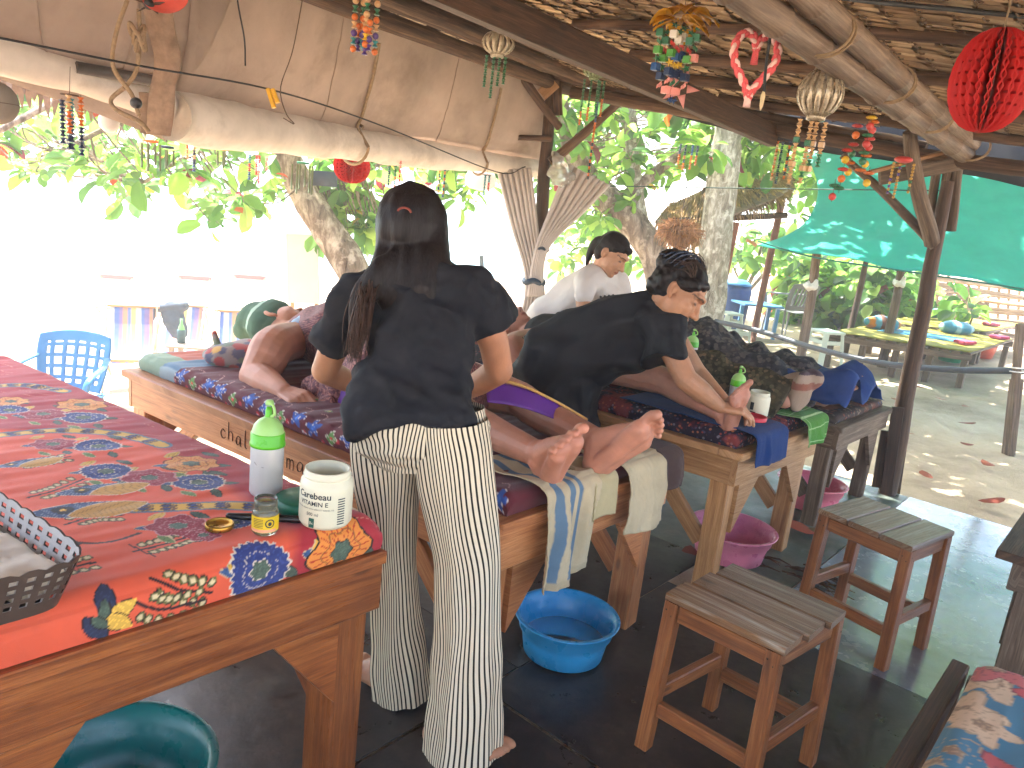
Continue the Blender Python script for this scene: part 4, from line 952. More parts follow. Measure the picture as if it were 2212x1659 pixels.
# ------------------------------------------------------------------ basins
def basin(px, rz, dia, h, c, label, water=None, rough=.3):
    ctr = G(*px, rz); ctr[2] = .012; R = dia/2; m = plain('basin_'+label[:9], c, rough, .1, 5, spec=.6)
    ou = [(R*.02, 0), (R*.74, 0), (R*.80, h*.04), (R*.86, h*.45), (R*.90, h*.62), (R*.94, h*.66), (R*.97, h*.93), (R*1.05, h*.965), (R*1.06, h*.99), (R*1.04, h*1.005), (R*.965, h*.99), (R*.93, h*.7), (R*.88, h*.62), (R*.84, h*.42), (R*.77, h*.06), (R*.7, .008), (R*.02, .008)]
    b = thing('basin', ctr, label, 'basin', 'plastic foot basins'); obj('bowl', lathe(ou, ctr, 56), m, b)
    if water: obj('water', lathe([(R*.002, h*water), (R*.82, h*water)], ctr, 48), plain('basin_water', S('2a5a66'), .06, .1, 3, trans=.6, ior=1.33), b)
basin((1225, 1332), .15, .36, .15, S('2f9cd8'), 'sky blue plastic basin with a little water beneath the towels', .35)
basin((1583, 1142), .15, .40, .15, S('d77fa0'), 'pink plastic basin beneath the pale table')
basin((1755, 1042), .15, .38, .15, S('e0788a'), 'salmon pink basin beneath the weathered table beside the sand')
basin((235, 1665), .17, .46, .17, S('0e6b66'), 'dark teal plastic basin under the nearest table')
basin((1010+1100, 760), .2, .3, .2, S('1f8a5c'), 'green basin under the far bed') if False else None

# ------------------------------------------------------------------ bottles, jars, lids
MILKY = plain('milky_plastic', S('dfe2e0'), .35, .05, 5, trans=.35, ior=1.3, spec=.4); LIQ = plain('oil', S('c9cdc8'), .1, .05, 5, trans=.4, ior=1.35)
LIME = plain('lime_plastic', S('5fbe2a'), .32, .06, 6, sss=.1); LIME2 = plain('pale_lime_plastic', S('9fd07a'), .35, .05, 6, sss=.1)
def bottle(ctr, r, h, label):
    b = thing('squeeze_bottle', ctr, label, 'bottle', 'squeeze bottles with green tops'); s = r/.04; H = h
    obj('body', lathe([(.001, .003), (r*.9, .003), (r, .01), (r, H*.48), (r*1.0, H*.52), (r*.97, H*.53), (r*.2, H*.53)], ctr, 36), MILKY, b)
    obj('oil_fill', lathe([(.001, .006), (r*.93, .008), (r*.93, H*.28), (.001, H*.28)], ctr, 30), LIQ, b)
    cap = obj('collar', lathe([(r*.9, H*.525), (r*1.06, H*.53), (r*1.06, H*.56), (r*1.02, H*.57), (r*1.02, H*.66), (r*.98, H*.67), (r*.5, H*.67)], ctr, 36), LIME, b)
    obj('dome', lathe([(r*.97, H*.67), (r*.85, H*.74), (r*.6, H*.79), (r*.3, H*.82), (r*.2, H*.83)], ctr, 32), LIME2, cap)
    obj('spout', lathe([(r*.22, H*.82), (r*.2, H*.9), (r*.13, H*.93), (.001, H*.93)], ctr, 18), LIME, cap)
    q = WX*r*.65; obj('cap_tether', tube(smooth_path([ctr+UP*H*.84+q*.45, ctr+UP*H*.88+q*1.0, ctr+UP*H*.95+q*.8, ctr+UP*H*.975+q*.35], 14), r*.09, 7), LIME2, cap)
    obj('spout_cap', lathe([(.001, H*.955), (r*.24, H*.955), (r*.26, H*.975), (r*.2, H*1.0), (.001, H*1.0)], ctr+q*.1, 18), LIME2, cap)
    return b
bottle(G(574, 1066, Z0), .041, .25, 'large squeeze bottle with a lime green top on the red cloth')
bottle(G(1585, 880, Z2+.01), .034, .2, 'squeeze bottle with a green top behind the massaged foot')
bottle(D(1487, 790, 4.05)-UP*.0, .034, .2, 'squeeze bottle with a green top half hidden behind the dark batik')
def text_on(ctr, r, ang, z, s, size, m, parent, name, bold=0.0):
    """lettering wrapped round an upright cylinder"""
    cu = bpy.data.curves.new('t', 'FONT'); cu.body = s; cu.size = size; cu.align_x = 'CENTER'; cu.align_y = 'CENTER'; cu.offset = bold; cu.resolution_u = 3
    ob = bpy.data.objects.new('t', cu); coll.objects.link(ob); dg = bpy.context.evaluated_depsgraph_get(); me = ob.evaluated_get(dg).to_mesh()
    v = np.zeros(len(me.vertices)*3, np.float32); me.vertices.foreach_get('co', v); v = v.reshape(-1, 3).astype(float); me.calc_loop_triangles()
    f = np.zeros(len(me.loop_triangles)*3, np.int32); me.loop_triangles.foreach_get('vertices', f); f = f.reshape(-1, 3)
    ob.evaluated_get(dg).to_mesh_clear(); bpy.data.objects.remove(ob); bpy.data.curves.remove(cu)
    if r is None: return v, f
    a = ang+v[:, 0]/r; P = np.stack([ctr[0]+np.cos(a)*(r+.0006), ctr[1]+np.sin(a)*(r+.0006), ctr[2]+z+v[:, 1]], 1)
    return obj(name, (P, [f], None), m, parent, False)
def patch_on(ctr, r, a0, a1, z0, z1, m, parent, name, off=.0005):
    return obj(name, grid(lambda a, z: (ctr[0]+np.cos(a)*(r+off), ctr[1]+np.sin(a)*(r+off), ctr[2]+z), np.linspace(a0, a1, 10), np.array([z0, z1])), m, parent)
INKM = plain('label_ink', S('26303a'), .6); GREENM = plain('label_green', S('14584a'), .5); IVORY = plain('ivory_plastic', S('d8d6bd'), .4, .04, 4, spec=.5, sss=.05)
def cream_jar(ctr, r, h, label, view, big):
    j = thing('cream_jar', ctr, label, 'jar', 'white cream jars')
    obj('body', lathe([(.001, .002), (r*.9, .002), (r, .012), (r*1.0, h*.72), (r*.97, h*.8), (r*.86, h*.85), (r*.85, h*.87), (r*.89, h*.875), (r*.89, h*.91), (r*.85, h*.915), (r*.86, h*.95), (r*.85, h), (r*.78, h), (r*.78, h*.8), (r*.9, h*.7), (r*.88, h*.5), (.001, h*.48)], ctr, 44), IVORY, j)
    a = math.atan2(EYE[1]-ctr[1], EYE[0]-ctr[0])+view
    if big:
        text_on(ctr, r, a, h*.63, 'Carebeau', .022, INKM, j, 'brand_lettering', .0004); text_on(ctr, r, a, h*.49, 'VITAMIN E', .0155, INKM, j, 'product_lettering', .0002)
        text_on(ctr, r, a, h*.395, 'ENRICHED CREAM WITH APRICOT KERNEL OIL', .0048, INKM, j, 'small_lettering'); text_on(ctr, r, a, h*.3, '500 ml', .011, INKM, j, 'volume_lettering')
        sq = patch_on(ctr, r, a-.13, a+.09, h*.06, h*.23, GREENM, j, 'green_square'); text_on(ctr, r+.0008, a-.02, h*.145, 'Bc', .010, IVORY, sq, 'square_lettering')
        for k in range(11): patch_on(ctr, r, a+.95, a+1.25, h*(.12+.045*k), h*(.14+.045*k), INKM, j, 'fine_print_line')
    else:
        patch_on(ctr, r, a-.5, a-.15, h*.3, h*.6, INKM, j, 'label_mark'); patch_on(ctr, r, a-.45, a+.1, h*.2, h*.24, INKM, j, 'label_mark')
    return j
jar_c = G(702, 1126, Z0); cream_jar(jar_c, .0625, .138, 'open white cream jar lettered with a green square on the red cloth', -.5, True)
cream_jar(G(1633, 898, Z2+.005), .05, .115, 'open white jar behind the massaged foot', -.2, False)
GOLD = plain('gold_tin', S('b38a3a'), .3, .15, 20, metal=.85); YLAB = plain('yellow_label', S('d8b81e'), .5, .08, 30); GLASSY = plain('balm_glass', S('c8ccb0'), .08, .02, 5, trans=.85, ior=1.45)
def balm(ctr, r, h, label, full=True):
    j = thing('balm_jar', ctr, label, 'jar', 'small yellow balm jars')
    obj('glass', lathe([(.001, .002), (r*.85, .002), (r, .008), (r, h*.62), (r*.92, h*.7), (r*.86, h*.72), (r*.9, h*.76), (r*.86, h*.8), (r*.9, h*.86), (r*.86, h*.9), (r*.87, h), (r*.8, h), (r*.8, h*.72), (r*.92, h*.6), (r*.92, .012), (.001, .01)], ctr, 32), GLASSY, j)
    obj('balm', lathe([(.001, .012), (r*.9, .013), (r*.9, h*.55), (.001, h*.55)], ctr, 24), plain('yellow_balm', S('c9b13a'), .5), j)
    a = math.atan2(EYE[1]-ctr[1], EYE[0]-ctr[0]); lb = patch_on(ctr, r, a-1.4, a+1.4, h*.14, h*.58, YLAB, j, 'label')
    if full:
        patch_on(ctr, r, a-1.2, a+.9, h*.15, h*.23, plain('label_pink', S('d99a7a'), .5), lb, 'label_band', .0009)
        aa = np.linspace(0, 2*math.pi, 20); obj('label_emblem', grid(lambda q, rr: (ctr[0]+np.cos(a+.35+rr*np.cos(q)/r)*(r+.001), ctr[1]+np.sin(a+.35+rr*np.cos(q)/r)*(r+.001), ctr[2]+h*.4+rr*np.sin(q)), aa, np.array([.008, .0105])), INKM, lb)
        obj('label_emblem', grid(lambda q, rr: (ctr[0]+np.cos(a+.35+rr*np.cos(q)/r)*(r+.001), ctr[1]+np.sin(a+.35+rr*np.cos(q)/r)*(r+.001), ctr[2]+h*.39+rr*1.2*np.sin(q)), aa, np.array([.0001, .004])), INKM, lb)
        for k in range(6): patch_on(ctr, r, a-.95, a-.15, h*(.28+.045*k), h*(.295+.045*k), INKM, lb, 'label_line', .0009)
balm(G(572, 1150, Z0), .0295, .085, 'small open jar of yellow balm on the red cloth')
balm(G(1558, 868, Z2+.01), .028, .06, 'yellow balm jar beside the hands on the foot', False)
lc = G(474, 1141, Z0); tag(obj('jar_lid', lathe([(.001, .004), (.027, .003), (.03, 0.001), (.0315, .003), (.0315, .012), (.030, .014), (.0285, .012), (.028, .005), (.001, .0055)], lc, 36), GOLD), 'gold screw lid lying beside the yellow balm jar', 'lid')
gl = G(652, 1098, Z0); tag(obj('jar_lid', lathe([(.001, .001), (.062, .001), (.065, .004), (.065, .03), (.06, .033), (.001, .033)], gl, 36), plain('green_lid', S('0f5a44'), .4)), 'dark green jar lid behind the large white jar', 'lid')
rl = G(1630, 912, Z2+.004); tag(obj('jar_lid', lathe([(.001, .003), (.046, .003), (.048, .006), (.05, .03), (.047, .031), (.045, .008), (.001, .008)], rl, 32), plain('red_lid', S('c22a3c'), .35)), 'red jar lid on the blue towel beside the foot', 'lid')
mk = [G(494, 1114, Z0+.008), G(560, 1116, Z0+.008), G(646, 1122, Z0+.008)]; mk_o = thing('marker_pen', mk[1], 'thick black marker pen lying behind the balm jar', 'pen')
obj('barrel', tube([mk[0]*.6+mk[2]*.4, mk[2]], .009, 14, 'round'), plain('marker_black', S('17171a'), .35), mk_o); obj('cap', tube([mk[0], mk[0]*.6+mk[2]*.4], [.007, .0098], 14, 'round'), MATS['marker_black'], mk_o)
# basket with folded towel
bk = G(-138, 1275, Z0); bk_t = thing('basket', bk, 'brown woven plastic basket with a scalloped white rim at the left edge', 'basket'); u_, v_ = T0.u, T0.v
def bwall(name, m, off, z0, z1, tap):
    n = 96; k = np.arange(n)/n*4; hx, hy = .135, .19; P = []
    pts = []
    for t in k:
        s, f = int(t), t-int(t); c = [(-1, -1), (1, -1), (1, 1), (-1, 1)]; a, b_ = np.array(c[s]), np.array(c[(s+1) % 4]); q = a*(1-f)+b_*f; rr = np.maximum(np.abs(q).max(), 1e-6); l = (np.abs(q)**6).sum()**(1/6); pts.append(q/l*1.0)
    pts = np.array(pts); zs = np.linspace(0, 1, 12)
    for z in zs:
        e = 1+tap*z; zz = z0+(z1-z0)*z+(.006*np.abs(np.sin(np.arange(n)*math.pi/3)) if z == 1 else 0*np.arange(n)); P.append(bk+np.outer(pts[:, 0]*(hx*e+off), u_)+np.outer(pts[:, 1]*(hy*e+off), v_)+np.outer(zz, UP))
    P = np.array(P); F = gridF(12, n, False, True); r_, c_ = F[:, 0]//n, F[:, 0] % n
    hole = (((r_ % 2 == 1) & (c_ % 2 == 0)) & (r_ > 1) & (r_ < 10)); return obj(name, (P.reshape(-1, 3), [F[~hole]], None), m, bk_t)
bwall('outer_wall', plain('brown_basket', S('4d4038'), .5, .1, 30), .003, .004, .105, .2); bwall('inner_wall', plain('white_basket', S('a9a6a3'), .5, .1, 30), 0, .004, .104, .2)
obj('base', box(bk+UP*.006, (.27, .37, .004), math.atan2(u_[1], u_[0])), MATS['brown_basket'], bk_t)
TOWELM = vcol('terry_towel', .95, .9, 700, 0, .1, 0, .15, .12)
def twf(a, b):
    P = np.stack([a, b], -1); z = .075+.009*wob(P, 12, 3)+.005*wob(P, 40, 4)+.0015*wob(P, 300, 6)-.05*np.clip(np.maximum(np.abs(a)/.135, np.abs(b)/.19)-.82, 0, 1); X = bk+a[..., None]*u_+b[..., None]*v_+z[..., None]*UP; return X
gt = grid(lambda a, b: twf(a, b), np.linspace(-.13, .13, 30), np.linspace(-.185, .185, 40)); tag(obj('folded_towel', MB().add(solid(gt, .04), S('e2dccb')), TOWELM), 'cream towel folded inside the woven basket', 'towel')

# ------------------------------------------------------------------ bodies: overlapping tapered limbs fused into one skin
def fuse(pieces, voxel, it=4, fac=.5):
    mb = MB()
    for p in pieces: mb.add(p)
    v, f, _, _ = mb.arr(); me = make_mesh('fuse', v, f); o = bpy.data.objects.new('fuse', me); coll.objects.link(o)
    m = o.modifiers.new('r', 'REMESH'); m.mode = 'VOXEL'; m.voxel_size = voxel
    s = o.modifiers.new('s', 'SMOOTH'); s.factor = fac; s.iterations = it
    ev = o.evaluated_get(bpy.context.evaluated_depsgraph_get()); e = ev.to_mesh(); n = len(e.vertices)
    V = np.zeros(n*3, np.float32); e.vertices.foreach_get('co', V); N = np.zeros(n*3, np.float32); e.vertices.foreach_get('normal', N)
    F = np.zeros(len(e.polygons)*4, np.int32); e.polygons.foreach_get('vertices', F); ev.to_mesh_clear()
    bpy.data.objects.remove(o); bpy.data.meshes.remove(me)
    return V.reshape(-1, 3).astype(float), F.reshape(-1, 4), N.reshape(-1, 3).astype(float)
def limb(pts, r, n=14, flat=1.0, up=None, seg=None, cap='round'):
    pts = np.asarray(pts, float); r = np.broadcast_to(np.asarray(r, float), (len(pts),))
    k = seg or 5*len(pts); P = smooth_path(pts, k); R = np.interp(np.linspace(0, 1, k), np.linspace(0, 1, len(pts)), r)
    return tube(P, R, n, cap, up, flat)
def frame3(f, u):
    f = unit(f); u = np.asarray(u, float); u = unit(u-f*(u@f)); return f, u, np.cross(f, u)       # forward, up, right
def head_pieces(c, f, u, s=1.0, neck=None, jaw=1.0):
    f, u, r = frame3(f, u); R = np.stack([f, r, u], 1); P = lambda a, b, d=0.0: c+s*(a*f+b*u+d*r)
    L = [ell(P(-.012, .028), s*V3(.1, .076, .093), R, 20, 14), ell(P(.028, -.03), s*V3(.068, .064*jaw, .078), R, 18, 12), ell(P(.045, -.07), s*V3(.045, .045*jaw, .042), R),
         ell(P(.07, -.094), s*V3(.022, .024, .018), R), limb([P(.09, .012), P(.106, -.016), P(.114, -.03)], s*V3(.008, .0105, .0125), 8), ell(P(.102, -.034, .011), s*.0105, None, 8, 6), ell(P(.102, -.034, -.011), s*.0105, None, 8, 6),
         limb([P(.072, .032, -.045), P(.088, .036, -.02), P(.091, .032, 0), P(.088, .036, .02), P(.072, .032, .045)], s*.0125, 8), ell(P(.088, -.058), s*V3(.014, .026, .0075), R), ell(P(.086, -.07), s*V3(.013, .022, .008), R)]
    for q in (-1, 1):
        L += [ell(P(.062, -.028, .038*q), s*V3(.024, .024, .026), R), ell(P(.07, .006, .034*q), s*V3(.016, .019, .013), R),
              limb([P(-.012, .018, .077*q), P(-.022, .008, .087*q), P(-.02, -.018, .084*q), P(-.006, -.034, .075*q)], s*V3(.009, .011, .009, .008) if False else np.array([.009, .0115, .0095, .008])*s, 8), ell(P(-.012, -.004, .076*q), s*V3(.016, .006, .026), R)]
    if neck is not None: L.append(limb([P(-.02, -.03), (P(-.028, -.09)+neck)/2, neck], np.array([.058, .054, .062])*s, 16))
    marks = dict(f=f, u=u, r=r, P=P, s=s); return L, marks
def paint_face(V, C, mk, lip=S('a06355'), brow=S('4a3428')):
    P, s = mk['P'], mk['s']
    def near(p, a, b, d):
        q = V-p; return (np.abs(q@mk['f']) < a*s*3) & (((q@mk['u'])/(b*s))**2+((q@mk['r'])/(d*s))**2 < 1)
    C[near(P(.095, -.0635), .02, .0105, .022)] = lip; C[near(P(.1, -.064), .02, .0018, .022)] = lip*.4
    for q in (-1, 1):
        e = V-P(.08, .030, .037*q); m = (np.abs(e@mk['u']+.25*np.abs(e@mk['r'])-.004) < .0032*s) & (np.abs(e@mk['r']) < .020*s) & (e@mk['f'] > -.04*s); C[m] = brow
        C[near(P(.082, .006, .034*q), .015, .0065, .0155)] = S('8a6a5c'); C[near(P(.082, .004, .034*q), .015, .0022, .014)] = S('2d201c')
        C[near(P(.11, -.042, .009*q), .012, .004, .0045)] *= .45
    return C
def foot_pieces(ankle, L, e, med, pf=.55, s=1.0):
    """L leg axis towards the foot, e toe-up direction, med towards the big toe"""
    L = unit(L); e = unit(e-L*(e@L)); d = e*math.cos(pf)+L*math.sin(pf); n = L*math.cos(pf)-e*math.sin(pf); z = np.cross(d, n); z = z if z@med > 0 else -z
    P = lambda a, b, c: ankle+s*(a*d+b*n+c*z); R = np.stack([d, n, z], 1)
    out = [ell(P(-.04, .045, 0), s*V3(.036, .036, .034), R), limb([P(-.005, -.01, 0), P(-.03, .03, 0)], [.04*s, .036*s]), limb([P(0, 0, .004), P(.06, .018, .006), P(.12, .04, .006)], [.04*s, .034*s, .026*s], 14),
           limb([P(-.02, .055, -.012), P(.05, .052, -.018), P(.105, .054, -.024)], [.028*s, .024*s, .022*s]), limb([P(.05, .045, .012), P(.13, .05, .026)], [.026*s, .027*s]), ell(P(.115, .05, 0), s*V3(.03, .02, .042), R),
           ell(P(.035, .052, .002), s*V3(.105, .022, .036), R), limb([P(-.035, .06, .004), P(.05, .058, .012), P(.12, .06, .018)], [.024*s, .021*s, .022*s]),
           ell(P(0, -.004, .033), s*.013, None, 8, 6), ell(P(-.004, .004, -.034), s*.013, None, 8, 6)]
    for k, (z0, x0, l, r_) in enumerate([(.029, .148, .042, .0155), (.008, .146, .038, .0105), (-.008, .139, .034, .010), (-.022, .129, .03, .0095), (-.035, .117, .026, .009)]):
        out.append(limb([P(x0-.02, .047, z0*1.0), P(x0+l*.5, .042-.004*(k > 0), z0*1.2), P(x0+l, .050, z0*1.25)], np.array([r_, r_*.95, r_])*s, 9))
    return out
def hand_pieces(w, d, palm, thumb, curl=.4, s=1.0, curls=None):
    d = unit(d); palm = unit(palm-d*(palm@d)); z = np.cross(d, palm); z = z if z@thumb > 0 else -z; P = lambda a, b, c: w+s*(a*d+b*palm+c*z)
    out = [limb([P(-.01, 0, 0), P(.03, 0, .004)], [.026*s, .026*s], 12, .75, palm)]
    for k, (zz, ls, r_) in enumerate([(.031, (.043, .026, .021), .0095), (.0105, (.047, .03, .022), .0098), (-.010, (.043, .028, .021), .0093), (-.029, (.034, .021, .019), .0083)]):
        out.append(limb([P(.015, 0, zz*.6), P(.088-.006*(k == 3), -.002, zz)], [.016*s, .0125*s], 10)); p = P(.088-.006*(k == 3), -.001, zz); a = (curls[k] if curls else curl)*.5; pts = [p]
        for j, l in enumerate(ls): a += (curls[k] if curls else curl)*(.6 if j else .4); p = p+s*l*(d*math.cos(a)+palm*math.sin(a)+z*zz*.8); pts.append(p)
        out.append(limb(pts, np.array([r_*1.1, r_*1.02, r_*.92, r_*.8])*s, 9))
    c = curls[0] if curls else curl
    out.append(limb([P(.012, .008, .022), P(.045, .02, .048), P(.072, .026+.01*c, .056), P(.094, .03+.02*c, .054)], np.array([.017, .0145, .012, .0095])*s, 9)); out.append(ell(P(.05, .008, 0), s*V3(.045, .045, .02)*.8, np.stack([d, z, palm], 1)))
    return out
SKINM = vcol('skin', .5, .5, 220, .08, .42, 0, 0, .16, .0)
def skin_tone(V, base, seed=0, red=.1):
    n = wob(V, 14, seed)[:, None]*.07+wob(V, 45, seed+1)[:, None]*.05+wob(V, 140, seed+3)[:, None]*.03; C = np.broadcast_to(base, V.shape)*(1+n); C[:, 0] *= 1+red*.4*wob(V, 9, seed+2); return np.clip(C, 0, 1)
def cloth(V, N, amp, f, seed, stretch=(1, 1, 1)):
    """fold relief pushed along the normals"""
    Q = V*np.asarray(stretch); r = 1-np.abs(wob(Q, f, seed)); return V+N*(amp*(r-.6)+amp*.5*wob(Q, f*2.3, seed+1))[:, None]
def person(loc, label): return thing('person', loc, label, 'person')
def body(parent, pieces, tone, voxel=.006, it=4, seed=0, faces=(), name='body', extra=None):
    V, F, N = fuse(pieces, voxel, it); C = skin_tone(V, tone, seed)
    for mk in faces: C = paint_face(V, C, mk)
    if extra: C = extra(V, C)
    return obj(name, MB().add((V, [F], None), C), SKINM, parent)
def garment(parent, name, pieces, mat, voxel=.008, it=5, amp=.006, f=12, seed=3, stretch=(1, 1, 1), paint=None):
    V, F, N = fuse(pieces, voxel, it); V = cloth(V, N, amp, f, seed, stretch)
    return obj(name, MB().add((V, [F], None), np.ones((len(V), 3)) if paint is None else paint(V)), mat, parent)
def strands(a, b, n, r=.0012, spread=.02, seed=0, sag=.02):
    g = np.random.default_rng(seed); mb = MB()
    for k in range(n):
        o = g.normal(0, spread, 3); o2 = o+g.normal(0, spread*.5, 3); m = (a+b)/2+g.normal(0, spread*.8, 3)-UP*sag*g.random(); mb.add(tube(smooth_path([a+o, m+o, b+o2], 9), [r]*5+[r*.8, r*.6, r*.5, r*.3], 4))
    return mb
def hairmat(name, c):
    m, nt, b = _new(name); n = noise(nt, coords(nt, 'Object', (1, 1, .12)), 160, 4, .6); nt.links.new(ramp(nt, n, [(.3, np.asarray(c)*.5), (.7, np.asarray(c)*1.8)]), b.inputs['Base Color'])
    b.inputs['Roughness'].default_value = .5; b.inputs['Specular IOR Level'].default_value = .22; bump(nt, b, n, .6, .004); return m
HAIR = hairmat('black_hair', S('171213')); HAIRB = hairmat('brown_hair', S('3d2a22'))
BLACKT = plain('black_jersey', S('181a21'), .8, .3, 7, .5, 420, spec=.3); WHITET = sheet('white_tee', S('d9d4cf'), .12, .85, .06, 6, None, .3, 400)
BLACKT2 = plain('black_dress_jersey', S('181a20'), .75, .25, 5, .35, 500, spec=.3)

# ---- standing woman, back to us
w1 = person(V3(-.12, 2.05, 0), 'standing woman seen from behind, black t-shirt and flared striped trousers, long dark hair')
hc = D(886, 500, 2.16); sh = D(885, 600, 2.12)
pcs, mk = head_pieces(hc, V3(.05, .9, -.45), V3(0, .4, .9), .9, D(884, 600, 2.13))
eL, wL, eR, wR = D(702, 800, 2.2), D(775, 835, 2.48), D(1078, 800, 2.22), D(1000, 850, 2.52)
pcs += [limb([D(884, 650, 2.12), D(895, 780, 2.1), D(905, 880, 2.07)], [.11, .1, .09], 18, .6, V3(0, 1, 0)), limb([D(805, 650, 2.13), D(738, 718, 2.15), eL], [.04, .044, .04]), limb([eL, (eL+wL)/2, wL], [.041, .038, .027]), limb([D(975, 640, 2.13), D(1054, 710, 2.16), eR], [.04, .046, .042]), limb([eR, (eR+wR)/2, wR], [.043, .04, .028])]
pcs += hand_pieces(wL, unit(wL-eL), V3(0, 0, -1), V3(1, 0, 0), .5)+hand_pieces(wR, unit(wR-eR), V3(0, 0, -1), V3(-1, 0, 0), .5)
aL, aR = D(845, 1468, 2.14), D(965, 1590, 1.93)
pcs += [limb([D(845, 960, 2.08), D(848, 1200, 2.11), aL], [.05, .04, .034]), limb([D(975, 960, 2.02), D(1010, 1280, 1.96), aR], [.055, .045, .036])]
def standing_foot(a, d, med, s=1.0):
    a = np.array(a); d = unit(d*[1, 1, 0]); a0 = V3(a[0], a[1], .082*s+.012); return foot_pieces(a0, V3(0, 0, -1)+d*.0, d, med, 0.0, s)
pcs += standing_foot(aL, V3(-.75, .6, 0), V3(1, .6, 0), .95)+standing_foot(aR, V3(.9, -.15, 0), V3(0, 1, 0), .98)
body(w1, pcs, S('b07c5c'), .0062, 4, 11)
tor = [limb([D(903, 925, 2.02), D(903, 860, 2.035), D(912, 780, 2.07), D(903, 690, 2.09), D(893, 630, 2.1)], [.186, .172, .152, .165, .13], 24, .66, V3(0, 1, .15), None, 'flat'), limb([D(885, 610, 2.1), D(885, 575, 2.11)], [.085, .06], 16),
       limb([D(885, 615, 2.1), D(840, 612, 2.1), D(790, 632, 2.11), D(735, 712, 2.14), D(722, 742, 2.16)], [.085, .085, .082, .072, .07], 18, 1.0, None, None, 'flat'), limb([D(935, 612, 2.1), D(1000, 632, 2.11), D(1048, 690, 2.15), D(1062, 712, 2.16)], [.085, .08, .072, .07], 18, 1.0, None, None, 'flat'), limb([D(795, 790, 2.08), D(785, 850, 2.05)], [.03, .04])]

def hemcut(V): return V
V, F, N = fuse(tor, .0075, 4); V = cloth(V, N, .028, 8, 21, (1.3, 1, .45)); V = cloth(V, N, .010, 17, 24, (.8, 1, 1.1)); V = cloth(V, N, .006, 40, 27, (1, 1, .8))
zh = V[:, 2].min(); hw_ = np.clip((zh+.16-V[:, 2])/.16, 0, 1); cx_ = D(903, 925, 2.02)[0]; V[:, 2] += hw_*(0.03-.05*np.clip((cx_-V[:, 0])/.19, -.35, 1)**2*np.where(V[:, 0] < cx_, 1, .6))
obj('t_shirt', (V, [F], None), BLACKT, w1)
# striped flared trousers
m, nt, b = _new('striped_trouser_cloth'); sp_ = nt.nodes.new('ShaderNodeSeparateXYZ'); nt.links.new(coords(nt, 'UV'), sp_.inputs[0]); fr = nt.nodes.new('ShaderNodeMath'); fr.operation = 'FRACT'; nt.links.new(sp_.outputs[0], fr.inputs[0])
c = ramp(nt, fr.outputs[0], [(0, S('1d1a17')), (.30, S('1d1a17')), (.36, S('d8ccb2')), (.94, S('d8ccb2')), (1.0, S('1d1a17'))]); nt.links.new(c, b.inputs['Base Color']); b.inputs['Roughness'].default_value = .85; b.inputs['Specular IOR Level'].default_value = .2
bump(nt, b, noise(nt, coords(nt, 'Object'), 500, 3), .3, .002); STRIPE = m
def leg_cloth(rings, Y, nstripe, flat, seed, pleat):
    """rings: (y, x_left, x_right) as seen; one trouser leg with pleats that deepen to the hem"""
    n, m_ = 140, 70; ys_ = np.array([r[0] for r in rings], float); s = np.linspace(ys_[0], ys_[-1], m_); xl = np.interp(s, ys_, [r[1] for r in rings]); xr = np.interp(s, ys_, [r[2] for r in rings])
    k = np.ones(5)/5; sm = lambda q: np.convolve(np.pad(q, 2, 'edge'), k, 'valid'); xl, xr = sm(xl), sm(xr); yy = np.interp(s, ys_, Y)
    a = np.linspace(0, 2*math.pi, n, endpoint=False); P = np.zeros((m_, n, 3)); q = (s-s[0])/(s[-1]-s[0])
    for i in range(m_):
        l, r = D(xl[i], s[i], yy[i]), D(xr[i], s[i], yy[i]); c = (l+r)/2; hw = np.linalg.norm(r-l)/2; ex = unit(r-l); ey = unit(np.cross(UP, ex)*[1, 1, 0])
        ang = a+.12*np.sin(3*a+seed+2*q[i])+(.05*np.sin(7*q[i]+seed*3+a)+.03*np.sin(17*q[i]+2*a+seed))*(pleat > .03); pl = 1+pleat*(.35+.9*q[i])*(np.sin(7*ang+seed+1.5*q[i])*.6+np.sin(11*ang-seed*2+1.2*q[i])*.4)+.02*np.sin(q[i]*34+2.5*np.sin(a*2+seed))*np.clip((q[i]-.55)/.2, 0, 1)+.012*np.sin(q[i]*16+3*np.sin(a+seed))
        P[i] = c+np.outer(np.cos(ang)*hw*np.clip(pl, .8, 1.08), ex)+np.outer(np.sin(ang)*hw*flat*pl, ey)
    tilt = np.where(q > .97, 1, 0); uv = np.stack(np.broadcast_arrays((np.arange(n+1)/n*nstripe)[None], q[:, None]), -1); P = np.concatenate([P, P[:, :1]], 1)
    return P.reshape(-1, 3), [gridF(m_, n+1)], uv.reshape(-1, 2)
tr = MB(); tr.add(leg_cloth([(915, 760, 915), (960, 754, 912), (1050, 765, 905), (1200, 798, 896), (1330, 802, 908), (1430, 802, 922), (1500, 806, 930)], [2.06, 2.07, 2.09, 2.11, 2.13, 2.14, 2.14], 46, .85, .4, .05))
tr.add(leg_cloth([(905, 880, 1052), (960, 890, 1062), (1050, 903, 1070), (1200, 938, 1080), (1350, 940, 1080), (1480, 930, 1083), (1560, 922, 1085), (1618, 915, 1086)], [2.0, 2.0, 1.99, 1.97, 1.95, 1.94, 1.93, 1.93], 50, .85, 1.7, .055))
tr.add(leg_cloth([(880, 765, 1045), (920, 757, 1058), (960, 765, 1056), (1000, 800, 1030)], [2.03, 2.03, 2.035, 2.05], 76, .58, .9, .02))
obj('striped_trousers', tr, STRIPE, w1)
